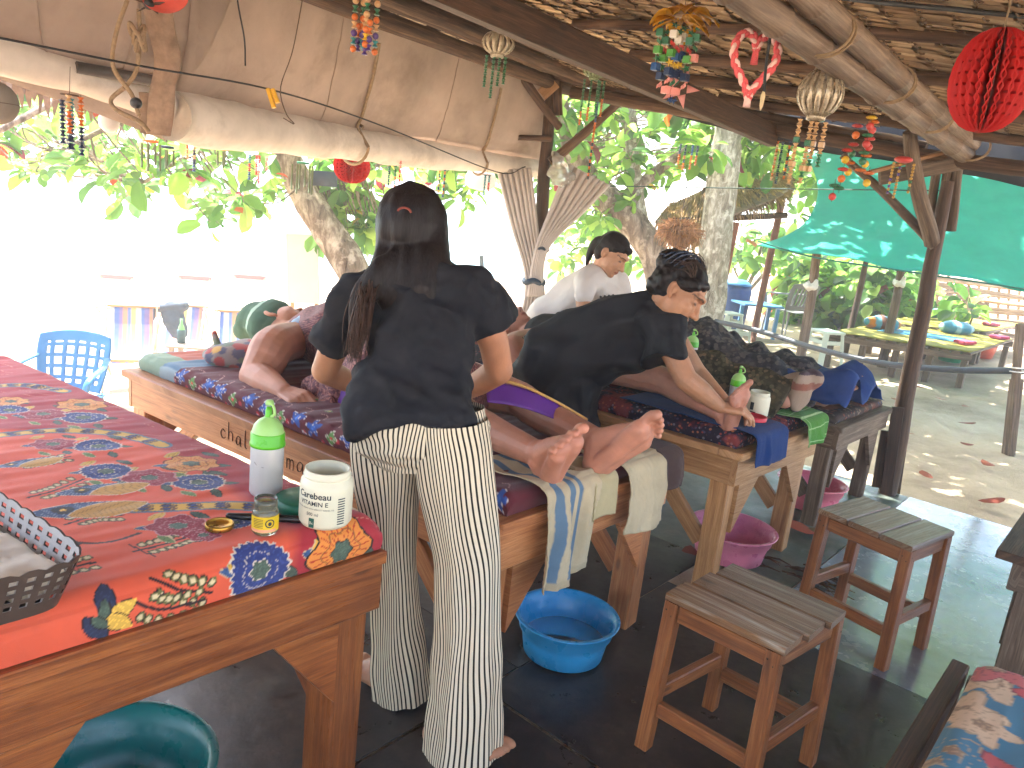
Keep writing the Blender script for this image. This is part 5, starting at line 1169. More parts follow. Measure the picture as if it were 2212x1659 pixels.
hp = [ell(D(887, 492, 2.155), V3(.1, .105, .118)), limb([D(887, 470, 2.15), D(888, 540, 2.12), D(888, 585, 2.09), D(890, 632, 2.07), D(890, 670, 2.06)], [.1, .1, .118, .118, .08], 20, .62, V3(0, 1, 0)), limb([D(868, 580, 2.08), D(822, 600, 2.04), D(786, 640, 2.02), D(772, 700, 2.03), D(768, 770, 2.05)], [.07, .05, .032, .024, .008], 14, .6, V3(0, 1, .2)), limb([D(930, 500, 2.15), D(945, 560, 2.13), D(938, 612, 2.1)], [.05, .035, .01], 10)]
V, F, N = fuse(hp, .006, 4); V = V+N*(.004*wob(V*[1, 1, .15], 60, 7))[:, None]; h1 = obj('hair', (V, [F], None), HAIR, w1)
mb = strands(D(792, 622, 1.99), D(764, 775, 2.02), 80, .0013, .012, 5, .01); obj('hair_strands', mb, HAIRB, h1)
aa = np.linspace(.2, 2.9, 12); sc_ = D(874, 452, 2.045); obj('hair_tie', tube(sc_+np.stack([np.cos(aa)*.018, aa*0, np.sin(aa)*.014-.01], 1), .003, 6), plain('orange_elastic', S('7d3a2c'), .6), h1)

# ---- woman bending over the foot
w2 = person(V3(.22, 3.4, 0), 'woman in black bending to the right, hair clipped up, massaging a foot')
f2, u2 = V3(.78, -.36, -.52), V3(.52, .02, .85); hc2 = D(1466, 632, 3.24)
pcs, mk2 = head_pieces(hc2, f2, u2, 1.1, D(1436, 668, 3.32), 1.05)
S2, E2, W2 = D(1424, 700, 3.22), D(1482, 820, 3.1), D(1556, 879, 3.1); S2b, E2b, W2b = D(1450, 720, 3.45), D(1505, 805, 3.4), D(1566, 868, 3.3)
pcs += [limb([D(1215, 780, 3.42), D(1300, 735, 3.4), D(1400, 700, 3.36)], [.1, .1, .08], 18), limb([S2+V3(0, .04, 0), (S2+E2)/2, E2], [.05, .052, .047]), limb([E2, E2*.55+W2*.45, W2], [.048, .046, .028]), limb([S2b, E2b], [.055, .043]), limb([E2b, W2b], [.044, .028]),
        limb([D(1200, 830, 3.42), D(1208, 1060, 3.45), V3(.2, 3.5, .1)], [.11, .07, .04])]
ft2 = G(1590, 892, Z2+.05); pcs += hand_pieces(W2, unit(D(1590, 884, 3.1)-W2), V3(.3, .2, -.9), V3(.3, 1, .1), .55)+hand_pieces(W2b, unit(D(1600, 880, 3.24)-W2b), V3(.2, -.5, -.8), V3(.2, -1, .1), .6)
pcs += standing_foot(V3(.2, 3.5, .1), V3(.8, -.3, 0), V3(0, 1, 0))+standing_foot(V3(.05, 3.62, .1), V3(.8, -.3, 0), V3(0, -1, 0))
body(w2, pcs, S('b1805f'), .0044, 2, 21, [mk2])
dr = [limb([D(1196, 800, 3.42), D(1222, 765, 3.42), D(1290, 735, 3.4), D(1370, 702, 3.36), D(1424, 672, 3.32)], [.165, .17, .165, .158, .12], 24), limb([D(1195, 790, 3.42), D(1205, 900, 3.43), D(1212, 1020, 3.45)], [.16, .145, .13], 20), limb([D(1232, 800, 3.4), D(1235, 900, 3.4), D(1235, 1020, 3.42)], [.12, .12, .11], 16),
      limb([D(1428, 672, 3.28), D(1428, 715, 3.2), D(1433, 778, 3.15)], [.105, .098, .09], 18, 1.0, None, None, 'flat'), limb([D(1430, 680, 3.36), D(1455, 745, 3.44)], [.09, .07], 14), limb([D(1300, 770, 3.38), D(1390, 745, 3.32)], [.12, .1], 16), limb([D(1425, 668, 3.32), D(1440, 650, 3.31)], [.07, .06])]
garment(w2, 'black_dress', dr, BLACKT2, .008, 4, .03, 9, 31, (.6, 1, 1.2))
R2_ = np.stack([mk2['f'], mk2['r'], mk2['u']], 1); hp = [ell(mk2['P'](-.022, .045), V3(.116, .093, .098), R2_), ell(mk2['P'](-.055, .005), V3(.082, .09, .085), R2_), ell(mk2['P'](-.1, .065), V3(.062, .066, .062), R2_), ell(mk2['P'](-.085, -.03), V3(.045, .062, .05), R2_), limb([mk2['P'](.06, .08, .02), mk2['P'](.035, .055, .066), mk2['P'](-.005, .03, .08)], [.02, .024, .02]), limb([mk2['P'](.06, .08, -.02), mk2['P'](.035, .055, -.066), mk2['P'](-.005, .03, -.08)], [.02, .024, .02])]
V, F, N = fuse(hp, .005, 3); V = V+N*(.0035*wob(V*[1, .4, 1], 70, 7))[:, None]; h2 = obj('hair', (V, [F], None), HAIR, w2)
g = np.random.default_rng(8); mb = MB()
for k in range(170):
    a = g.uniform(-1.4, 1.4); b0_ = mk2['P'](.06-.03*abs(a), .095-.02*abs(a), .05*a); b1_ = mk2['P'](-.09+g.normal(0, .015), .06+g.normal(0, .03), .04*a); mid_ = (b0_+b1_)/2+mk2['u']*(.052-.02*abs(a))*1.0+mk2['r']*.036*a+g.normal(0, .004, 3); mb.add(tube(smooth_path([b0_, mid_, b1_], 8), .0013, 4))
for k in range(7): p_ = mk2['P'](.06, .08+g.normal(0, .01), g.normal(0, .05)); mb.add(tube(smooth_path([p_, p_+V3(.025, -.01, -.02)+g.normal(0, .006, 3), p_+V3(.02, -.01, -.07)+g.normal(0, .01, 3)], 8), .0006, 4))
obj('hair_strands', mb, HAIRB, h2)
clip = MB()
for k in range(7):
    q = (k-3)*.018; clip.add(limb([mk2['P'](-.05+q, .136-16*q*q, -.03), mk2['P'](-.055+q, .138-16*q*q, .03), mk2['P'](-.075+q, .105-12*q*q, .068), mk2['P'](-.085+q, .06, .078)], [.005, .0065, .006, .003], 7))
clip.add(limb([mk2['P'](-.115, .11, .0), mk2['P'](-.05, .142, .0), mk2['P'](.005, .132, .0)], .008, 8)); obj('claw_clip', clip, plain('blue_clip', S('1d2b40'), .25, .2, 20, spec=.6), h2)

# ---- woman in the white tee
w3 = person(V3(.3, 4.8, 0), 'woman in a white t-shirt with a ponytail leaning over the farthest client')
f3, u3 = V3(.72, -.5, -.48), V3(.38, -.05, .92); hc3 = D(1322, 551, 4.66)
pcs, mk3 = head_pieces(hc3, f3, u3, 1.0, D(1298, 596, 4.72))
pcs += [limb([D(1195, 700, 4.9), D(1250, 640, 4.82), D(1296, 606, 4.74)], [.12, .12, .1], 16), limb([D(1262, 608, 4.62), D(1260, 655, 4.56), D(1272, 702, 4.5)], [.05, .045, .038]), limb([D(1272, 702, 4.5), D(1330, 745, 4.4), D(1380, 760, 4.35)], [.038, .036, .026]), limb([D(1335, 610, 4.8), D(1352, 650, 4.75), D(1372, 700, 4.6)], [.045, .04, .034]), limb([D(1190, 720, 4.9), D(1190, 900, 4.95), V3(.25, 5.0, .1)], [.11, .08, .04])]
pcs += hand_pieces(D(1380, 760, 4.35), V3(.8, -.2, -.3), V3(0, 0, -1), V3(0, 1, 0), .4)
body(w3, pcs, S('b98a6b'), .005, 2, 31, [mk3])
garment(w3, 'white_t_shirt', [limb([D(1184, 690, 4.9), D(1212, 672, 4.87), D(1250, 640, 4.82), D(1292, 606, 4.74)], [.165, .16, .15, .115], 22), limb([D(1285, 604, 4.68), D(1264, 612, 4.62), D(1260, 634, 4.58)], [.09, .08, .065], 16), limb([D(1305, 604, 4.78), D(1335, 612, 4.8), D(1346, 640, 4.78)], [.08, .068, .055], 14), limb([D(1300, 630, 4.7), D(1320, 640, 4.7)], [.1, .07]), limb([D(1290, 600, 4.72), D(1300, 592, 4.71)], [.07, .058])], WHITET, .009, 4, .012, 9, 41)
garment(w3, 'dark_trousers', [limb([D(1184, 712, 4.92), D(1186, 800, 4.94), V3(.2, 5.0, .15)], [.16, .13, .1], 18)], plain('navy_denim', S('24304a'), .85, .2, 20), .012, 4, .006, 10, 4)
hp = [ell(mk3['P'](-.02, .042), V3(.104, .086, .094), np.stack([mk3['f'], mk3['r'], mk3['u']], 1)), ell(mk3['P'](-.05, -.01), V3(.062, .076, .075), np.stack([mk3['f'], mk3['r'], mk3['u']], 1)), limb([mk3['P'](-.1, .03), mk3['P'](-.13, .0), mk3['P'](-.13, -.06)-UP*.01, mk3['P'](-.11, -.12)-UP*.03], [.03, .032, .024, .008]), limb([mk3['P'](.062, .078, -.03), mk3['P'](.074, .082, 0), mk3['P'](.062, .078, .03)], .018), limb([mk3['P'](.05, .08, .03), mk3['P'](.02, .045, .072)], .016), limb([mk3['P'](.05, .08, -.03), mk3['P'](.02, .045, -.072)], .016)]
V, F, N = fuse(hp, .006, 3); V = V+N*(.003*wob(V*[1, 1, .3], 70, 9))[:, None]; obj('hair', (V, [F], None), HAIR, w3)
pm = MB()       # small dark figures printed on the chest
for k in range(4):
    q = D(1296+k*9, 652-k*1.2, 4.6); pm.add(ell(q, V3(.008, .004, .022))); pm.add(ell(q+UP*.03, .007))
obj('chest_print', pm, INKM, w3)

# ------------------------------------------------------------------ the clients lying down
def sarong_mat(name, c1, c2, c3, sc):
    m, nt, b = _new(name); v = coords(nt, 'Object'); wv = nt.nodes.new('ShaderNodeTexWave'); wv.wave_type = 'RINGS'; wv.inputs['Scale'].default_value = sc; wv.inputs['Distortion'].default_value = 9; wv.inputs['Detail'].default_value = 4; wv.inputs['Detail Scale'].default_value = 1.6; nt.links.new(v, wv.inputs['Vector'])
    vo = nt.nodes.new('ShaderNodeTexVoronoi'); vo.inputs['Scale'].default_value = sc*1.3; vo.feature = 'DISTANCE_TO_EDGE'; nt.links.new(v, vo.inputs['Vector'])
    c = ramp(nt, wv.outputs['Fac'], [(.2, c1), (.55, c2), (.85, c3)]); c = mixc(nt, mp(nt, vo.outputs['Distance'], .02, .06, .8, 0), c, c1*.6); nt.links.new(c, b.inputs['Base Color']); b.inputs['Roughness'].default_value = .7
    bump(nt, b, noise(nt, v, 350, 3), .3, .002); MATS[name] = m; return m
SARONG = sarong_mat('maroon_batik', S('5a2e36'), S('7d4a46'), S('96645a'), 30); PURPLE = plain('purple_lining', S('5a2480'), .6, .15, 8, .2, 300); GOLDHEM = plain('gold_hem', S('c79a52'), .6, .15, 20)
def striped(V, ax, o, cols, wd):
    k = np.floor(((V-o)@ax)/wd).astype(int) % len(cols); return np.array(cols)[k]
TOWELC = vcol('striped_towel', .95, .8, 600, 0, .1, 0, .08, .14)
c1_ = person(T1.p(.5, 1.0, T1.z+.07), 'client lying on the pine table, green striped head towel, maroon sarong, bare legs and feet')
z = Z1; Tp = T1.p; hcl = G(604, 700, z+.11); crown = T1.v
pcs, mkc = head_pieces(hcl, UP*.62+T1.u*.78, crown, 1.05, hcl-T1.v*.19-UP*.03, 1.15)
shR, elR, wrR = D(594, 748, 3.17), D(552, 812, 3.03), D(612, 846, 2.86)
nk = hcl-T1.v*.2; ch = nk-T1.v*.22+T1.u*.03
chest = ch*[1, 1, 0]+UP*(z+.125); bel = chest-T1.v*.34+T1.u*.03; hipc = T1.p(.5, .98, z+.12)
pcs += [limb([nk*[1, 1, 0]+UP*(z+.1), chest, bel, hipc], [.13, .205, .215, .195], 22, .62, UP), limb([nk*[1, 1, 0]+UP*(z+.09)-T1.v*.06-T1.u*.08, shR, (shR+elR)/2, elR], [.085, .09, .085, .066]), limb([elR, elR*.6+wrR*.4, wrR], [.066, .062, .036])]
kR, kL, anR, anL = T1.p(.37, .53, z+.085), T1.p(.66, .50, z+.10), D(1150, 990, 2.22), D(1290, 962, 2.5)
anR = G(1170, 985, z+.075); anL = G(1300, 958, z+.08); lR = unit(anR-kR); lL = unit(anL-kL)
pcs += [limb([T1.p(.4, .95, z+.11), T1.p(.385, .72, z+.1), kR], [.105, .09, .065]), limb([T1.p(.6, .95, z+.11), T1.p(.63, .72, z+.11), kL], [.105, .092, .068]), limb([kR, kR*.65+anR*.35-UP*.01, anR], [.064, .06, .04]), limb([kL, kL*.65+anL*.35-UP*.01, anL], [.066, .063, .042])]
pcs += foot_pieces(anR, lR, UP*.86-T1.u*.35, T1.u, .62, 1.15)+foot_pieces(anL, lL, UP*.8+T1.u*.42, -T1.u, .6, 1.22)
hd = unit(D(656, 866, 2.78)-wrR); pcs += hand_pieces(wrR, hd, V3(.2, .3, -.9), V3(.5, .6, .5), 1.0, 1.15, [.75, 1.0, 1.05, 1.1])
body(c1_, pcs, S('c08a70'), .0046, 3, 41, [mkc], extra=lambda V, C: C*(1+np.clip((V-T1.p(.5, .35, 0))@-T1.v/.4, 0, 1)[:, None]*np.array([.06, -.06, -.05])))
R_ = np.stack([mkc['f'], mkc['r'], mkc['u']], 1)
tw = [ell(mkc['P'](-.012, .055), V3(.128, .112, .115), R_), limb([mkc['P'](-.02, .1), mkc['P'](-.04, .16), mkc['P'](-.07, .21)-UP*.03], [.105, .09, .06]), limb([mkc['P'](.03, .06, -.07), mkc['P'](-.06, .06, -.08), mkc['P'](-.09, .05, 0)], .03), limb([mkc['P'](.07, .1, 0), mkc['P'](.05, .16, .02)], [.03, .02])]
garment(c1_, 'head_towel', tw, TOWELC, .006, 3, .006, 16, 51, paint=lambda V: striped(V+.012*wob(V, 8, 3)[:, None], unit(mkc['u']+mkc['r']*.2), hcl, [S('4a6656'), S('4f6c5b'), S('4a6656'), S('9ab5a4'), S('54705f')], .03))
# blue strap and sarong over chest and hips
garment(c1_, 'pale_blue_top', [limb([nk*[1, 1, 0]+UP*(z+.19)-T1.v*.07+T1.u*.06, nk*[1, 1, 0]+UP*(z+.17)-T1.v*.09-T1.u*.10, nk*[1, 1, 0]+UP*(z+.1)-T1.v*.12-T1.u*.16], [.035, .04, .035], 12)], plain('pale_blue_cotton', S('a9c3d6'), .8, .1, 20), .006, 3, .005, 30, 5)
sar = [limb([chest+T1.v*.12, chest, bel, hipc, T1.p(.52, .75, z+.1)], [.185, .222, .234, .222, .2], 24, .68, UP), limb([chest+T1.v*.14+T1.u*.02, chest+T1.u*.02-UP*.02], [.17, .2], 20, .68, UP), limb([bel-T1.u*.15-UP*.06, D(700, 838, 2.95)], [.1, .06])]
garment(c1_, 'sarong', sar, SARONG, .008, 4, .018, 9, 61, (1, 1, 1))
bun = [limb([D(672, 838, 2.97), D(700, 842, 2.92), D(735, 850, 2.9), D(755, 868, 2.88)], [.035, .05, .055, .04], 14), limb([D(690, 866, 2.88), D(710, 876, 2.86), D(738, 890, 2.86)], [.03, .045, .04], 12), limb([D(690, 830, 2.95), D(700, 862, 2.88)], [.04, .035])]
garment(c1_, 'sarong_bundle', bun, SARONG, .005, 2, .016, 22, 71)
def ribbon(pa, pb, n, m_, amp, f, seed, th=.003):
    a = smooth_path(pa, n); b = smooth_path(pb, n); q = np.linspace(0, 1, m_); P = a[:, None]*(1-q)[None, :, None]+b[:, None]*q[None, :, None]; P = P+UP*(amp*wob(P, f, seed))[..., None]+V3(.3, -1, 0)*(amp*wob(P, f*1.3, seed+1))[..., None]
    return solid((P.reshape(-1, 3), [gridF(n, m_)], np.zeros((n*m_, 2))), th)
obj('lining_fold', ribbon([D(738, 842, 2.86), D(752, 836, 2.84), D(762, 850, 2.82)], [D(722, 898, 2.82), D(738, 902, 2.8), D(752, 890, 2.8)], 16, 10, .008, 20, 3), PURPLE, c1_)
obj('hem', tube(smooth_path([D(756, 846, 2.8), D(752, 876, 2.79), D(736, 902, 2.79)], 10), .004, 6), GOLDHEM, c1_)
pb = [D(1052, 866, 2.50), D(1120, 880, 2.52), D(1190, 903, 2.56), D(1262, 932, 2.6)]; ptp = [D(1048, 818, 2.56), D(1120, 832, 2.58), D(1195, 866, 2.62), D(1268, 908, 2.66)]
obj('lining_fold', ribbon(pb, ptp, 30, 8, .004, 16, 4), PURPLE, c1_); obj('hem', tube(smooth_path([p+UP*.004-V3(0, .006, 0) for p in ptp], 20), .005, 7), GOLDHEM, c1_)
obj('sarong_edge', ribbon(ptp, [p+T1.u*.1-UP*.07 for p in ptp], 30, 8, .008, 12, 5), SARONG, c1_)

# client of the pale table
c2_ = person(T2.p(.42, 1.0, Z2), 'client on the pale table with a brown striped head towel and a Greek key neckline')
z = Z2; hk = G(1106, 700, z+.12)
pcs, mkd = head_pieces(hk, UP*.95-T2.u*.15-T2.v*.25, T2.v+UP*.25, 1.05, hk-T2.v*.2-UP*.02, 1.1)
nk2 = hk-T2.v*.2; ch2 = (nk2-T2.v*.2)*[1, 1, 0]+UP*(z+.12); hp2 = T2.p(.4, .95, z+.11)
kn2, an2 = T2.p(.22, .52, z+.1), G(1563, 893, z+.055)
sh2, el2 = D(1108, 752, 3.98), D(1138, 795, 3.85)
pcs += [limb([nk2*[1, 1, 0]+UP*(z+.1), ch2, (ch2+hp2)/2, hp2], [.12, .19, .2, .18], 20, .62, UP), limb([nk2*[1, 1, 0]+UP*(z+.08)-T2.v*.05-T2.u*.1, sh2, el2], [.07, .075, .05]), limb([el2, T2.p(.2, 1.0, z+.08)], [.05, .03]), limb([T2.p(.3, .9, z+.1), kn2], [.1, .065]), limb([kn2, kn2*.6+an2*.4, an2], [.062, .058, .038]), limb([T2.p(.55, .9, z+.1), T2.p(.6, .5, z+.1), T2.p(.62, .12, z+.06)], [.1, .065, .04])]
pcs += foot_pieces(an2, unit(an2-kn2), UP*.95-T2.u*.2, T2.u, .2, .98)
body(c2_, pcs, S('bd8771'), .0058, 3, 51, [mkd])
R_ = np.stack([mkd['f'], mkd['r'], mkd['u']], 1)
garment(c2_, 'head_towel', [ell(mkd['P'](-.01, .045), V3(.122, .098, .105), R_), limb([mkd['P'](0, .08), mkd['P'](-.04, .14), mkd['P'](-.09, .16)], [.09, .08, .06])], TOWELC, .006, 3, .005, 16, 52, paint=lambda V: striped(V+.01*wob(V, 8, 3)[:, None], unit(mkd['u']-mkd['r']*.3), hk, [S('6e4a40'), S('7a5548'), S('5a3f3c'), S('a98a72'), S('6e4a40')], .024))
bt = garment(c2_, 'black_top', [limb([ch2+T2.v*.1, ch2, (ch2+hp2)/2], [.175, .2, .208], 22, .66, UP)], BLACKT2, .009, 4, .006, 10, 53)
# Greek key band along the neckline: a light strip with the dark key worked on it
kb0, kb1 = D(1136, 722, 3.93), D(1176, 756, 3.86); kd = unit(kb1-kb0); kn = unit(np.cross(kd, V3(.1, -.9, .4))); kz = np.cross(kn, kd); kz = kz if kz[1] < 0 else -kz; kL_ = np.linalg.norm(kb1-kb0)
band = obj('key_band', beam(kb0, kb1, .004, .055, kn, .001), plain('cream_print', S('cfc6a8'), .8), c2_, False); km = MB(); cell = kL_/4
for k in range(4):
    o = kb0+kd*cell*(k+.5)+kz*.0035; w_, h_ = cell*.36, .019
    for a, b_ in [((-1, -1), (-1, 1)), ((-1, 1), (1, 1)), ((1, 1), (1, -.2)), ((1, -.2), (0, -.2)), ((0, -.2), (0, .4))]: km.add(beam(o+kd*w_*a[0]+kn*h_*a[1], o+kd*w_*b_[0]+kn*h_*b_[1], .0035, .004, kz, .0005))
for s_ in (-1, 1): km.add(beam(kb0+kn*.026*s_+kz*.003, kb1+kn*.026*s_+kz*.003, .004, .004, kz, .0005))
obj('key_pattern', km, INKM, band, False)
def draped(T, z, limbs, us, vs, mat, parent, name, wr=.014, seed=1, slope=1.3, edge=.05):
    """cloth laid over limbs: (u0,v0,zc0,r0,u1,v1,zc1,r1)"""
    Ug, Vg = np.meshgrid(us, vs, indexing='ij'); H = np.full(Ug.shape, z+.004)
    for (u0, v0, z0, r0, u1, v1, z1, r1) in limbs:
        d = np.array([u1-u0, v1-v0]); L = d@d; t = np.clip(((Ug-u0)*d[0]+(Vg-v0)*d[1])/L, 0, 1); dist = np.hypot(Ug-u0-t*d[0], Vg-v0-t*d[1]); r = r0+(r1-r0)*t; zc = z0+(z1-z0)*t
        h = zc+np.where(dist < r*.75, np.sqrt(np.maximum(r*r-dist*dist, 0)), r*.66-(dist-r*.75)*slope); k = 28.; H = np.log(np.exp(k*(H-z))+np.exp(k*(np.maximum(h, z-.2)-z)))/k+z
    Pq = np.stack([Ug, Vg*.55], -1); up_ = np.clip((H-z)/.06, .15, 1); H = H+wr*up_*((1-np.abs(wob(Pq, 16, seed)))-.5)+wr*.5*up_*wob(Pq, 38, seed+1)
    return obj(name, solid((T.arr(Ug, Vg, H).reshape(-1, 3), [gridF(len(us), len(vs))], np.stack([Ug, Vg], -1).reshape(-1, 2)), .003), mat, parent)
draped(T2, Z2, [(.45, 1.5, z+.11, .17, .45, .95, z+.11, .17), (.56, 1.0, z+.1, .13, .62, .5, z+.1, .085), (.62, .5, z+.1, .085, .65, .1, z+.085, .075)], np.linspace(.33, T2.wd-.03, 44), np.linspace(.09, 1.3, 90), OLIVE, c2_, 'olive_sarong', .02, 3)
# client of the weathered table, wholly covered
c3_ = person(T3.p(.4, 1.0, Z3), 'client on the weathered table covered to the ankles by a dark batik cloth'); z = Z3
pcs = [limb([T3.p(.38, 1.55, z+.1), T3.p(.4, 1.2, z+.12), T3.p(.4, .9, z+.11)], [.15, .19, .17], 18, .62, UP), limb([T3.p(.3, .9, z+.1), T3.p(.24, .5, z+.1), T3.p(.24, .26, z+.06)], [.09, .06, .035]), limb([T3.p(.5, .9, z+.1), T3.p(.5, .5, z+.12), T3.p(.5, .3, z+.06)], [.09, .06, .035])]+foot_pieces(T3.p(.24, .24, z+.06), -T3.v, UP-T3.u*.2, T3.u, .95)+foot_pieces(T3.p(.5, .28, z+.06), -T3.v, UP+T3.u*.3, -T3.u, .8)
hk3 = T3.p(.38, 1.78, z+.11); p3_, mk3_ = head_pieces(hk3, UP, T3.v, 1.0, T3.p(.38, 1.58, z+.11)); body(c3_, pcs+p3_, S('b8836a'), .008, 3, 61)
draped(T3, Z3, [(.38, 1.75, z+.13, .2, .4, 1.05, z+.13, .2), (.3, 1.0, z+.12, .12, .24, .5, z+.1, .075), (.24, .5, z+.1, .075, .24, .2, z+.07, .055), (.52, 1.0, z+.12, .12, .5, .5, z+.12, .08), (.5, .5, z+.12, .08, .5, .22, z+.07, .055)], np.linspace(.0, T3.wd-.02, 50), np.linspace(.2, 1.8, 110), NAVYB, c3_, 'batik_cover', .036, 5, .9)
BLUET = plain('royal_blue_cotton', S('1a3a72'), .85, .2, 9, .4, 300)
bl = obj('cloth', solid((T3.arr(*np.meshgrid(np.linspace(.12, .72, 30), np.linspace(.02, .36, 24), indexing='ij'), np.zeros((30, 24))).reshape(-1, 3), [gridF(30, 24)], None), .003), BLUET) if False else None
draped(T3, Z3+.002, [(.24, .42, z+.08, .07, .20, .1, z+.14, .08), (.5, .45, z+.09, .08, .55, .12, z+.15, .08)], np.linspace(.06, .76, 44), np.linspace(.03, .48, 40), BLUET, None, 'blue_cloth', .036, 7, 1.6)
tag(bpy.context.scene.objects['blue_cloth'], 'royal blue cloth over the feet of the covered client', 'cloth')

# ------------------------------------------------------------------ towels over the table ends
def towel(T, z, v_in, drop, uc0, uc1, skew, label, paint, amp=.01, seed=0, ln=60, wn_=40, mat=None, rnd=.035, flare=0.0, th=.004, oz=0.0):
    """a towel lying on the mattress end and hanging over it: v_in on top, drop below"""
    s = np.linspace(0, v_in+drop, ln); q = np.linspace(0, 1, wn_); Sg, Q = np.meshgrid(s, q, indexing='ij'); edge = .012+oz
    t = Sg-v_in; over = np.clip(t/rnd, 0, math.pi/2); vv = np.where(t < 0, edge-t+rnd*0, edge-rnd*np.sin(over)); zz = z+.006-np.where(t < 0, 0, rnd*(1-np.cos(over)))-np.maximum(t-rnd*math.pi/2, 0)
    uu = uc0+(uc1-uc0)*Q+skew*np.maximum(t, 0)+flare*(Q-.5)*np.maximum(t, 0); Pq = np.stack([uu, Sg*.35], -1); hang = np.clip(t/.12, .12, 1); fold = wob(Pq, 26, seed)*amp*hang+.4*amp*wob(Pq, 60, seed+2)*hang+.0012*wob(np.stack([uu, Sg], -1), 260, seed+5)
    zz = zz+np.where(t < 0, amp*.35*(1-np.abs(wob(np.stack([uu, Sg], -1), 18, seed+1))), 0)+np.maximum(t, 0)*.03*np.sin(Q*5+seed); P = T.arr(uu+0*fold, vv-np.abs(fold)*.6-fold*.5-np.maximum(t, 0)*.03, zz); C = paint(Q, Sg)
    o = obj('towel', MB().add(solid((P.reshape(-1, 3), [gridF(ln, wn_)], None), th), np.concatenate([C.reshape(-1, 3)]*2)), mat or TOWELC); return tag(o, label, 'towel', 'towels hanging over table ends')
CRM = S('c2b392')
def pA(Q, s_):
    C = np.broadcast_to(CRM, Q.shape+(3,)).copy(); C[(np.abs(Q-.2) < .05) | (np.abs(Q-.47) < .055) | (np.abs(Q-.62) < .035)] = S('5f7a8f'); C[s_ > s_.max()-.02] = CRM*.85; return C
pB = lambda Q, s_: np.broadcast_to(S('b8ab83'), Q.shape+(3,)).copy()
towel(T1, Z1, .26, .33, .17, .43, -.10, 'cream towel with blue stripes hanging over the end of the pine table', pA, .034, 3, 90, 60)
towel(T1, Z1-.002, .2, .17, .40, .53, .03, 'short cream towel end tucked behind the blue striped towel', pB, .02, 6, 50, 30)
towel(T1, Z1, .3, .27, .58, .83, .0, 'plain cream towel under the left foot hanging over the table end', lambda Q, s_: np.where((Q > .62)[..., None], CRM*.9, CRM), .022, 8, 90, 60)
towel(T1, Z1+.004, .12, .17, .82, .95, .05, 'dark brown towel hanging from the corner of the pine table', lambda Q, s_: np.broadcast_to(S('4a3a38'), Q.shape+(3,)).copy(), .018, 11, 60, 30)
towel(T2, Z2+.004, .62, .17, .06, .36, .10, 'royal blue towel under the massaged leg hanging over the end', lambda Q, s_: np.broadcast_to(S('16386e'), Q.shape+(3,)).copy(), .018, 14, 90, 50)
def pG(Q, s_): C = np.broadcast_to(S('4f8a3a'), Q.shape+(3,)).copy(); C[(np.abs(np.sin(s_*52)) < .16)] = S('a8c890'); C[(np.abs(np.sin(Q*30)) < .10)] = S('8ab574'); return C
towel(T2, Z2, .12, .14, .56, .82, .0, 'green towel with pale lines hanging over the corner of the pale table', pG, .02, 17, 60, 40)
# striped towel wrapped round the covered foot
fz = T2.p(.66, .1, Z2+.09); wp = [ell(fz-T2.v*.03+UP*.02, V3(.045, .085, .1), np.stack([T2.v, T2.u, UP], 1)), limb([fz+T2.v*.06, fz-T2.v*.05+UP*.08+T2.u*.06], [.07, .05])]
V, F, N = fuse(wp, .006, 3); V = cloth(V, N, .008, 14, 81); kk = ((V-fz)@UP/.035).astype(int)
o = obj('towel', MB().add((V, [F], None), np.array([S('a08a78'), S('8a5a4c'), S('a39080'), S('54464f'), S('a08a78')])[kk % 5]), TOWELC); tag(o, 'pink and grey striped towel wrapped round the covered foot', 'towel')
# pillow by the head of the client
pc = G(512, 765, Z1+.04); V, F, N = fuse([ell(pc, V3(.15, .11, .06), np.stack([T1.u, T1.v, UP], 1)), limb([pc+T1.v*.13, pc+T1.v*.17+UP*.06], [.03, .02])], .008, 3); V = cloth(V, N, .01, 14, 91)
g = np.random.default_rng(4); C = np.broadcast_to(S('8d8480'), V.shape).copy()
for k in range(60): q = V[g.integers(len(V))]; C[np.linalg.norm(V-q, axis=1) < g.uniform(.012, .03)] = [S('a8514e'), S('c9a25c'), S('6d7d6a'), S('5b5f74')][k % 4]
tag(obj('pillow', MB().add((V, [F], None), C), CLOTHP), 'small flowered pillow beside the green head towel', 'pillow')

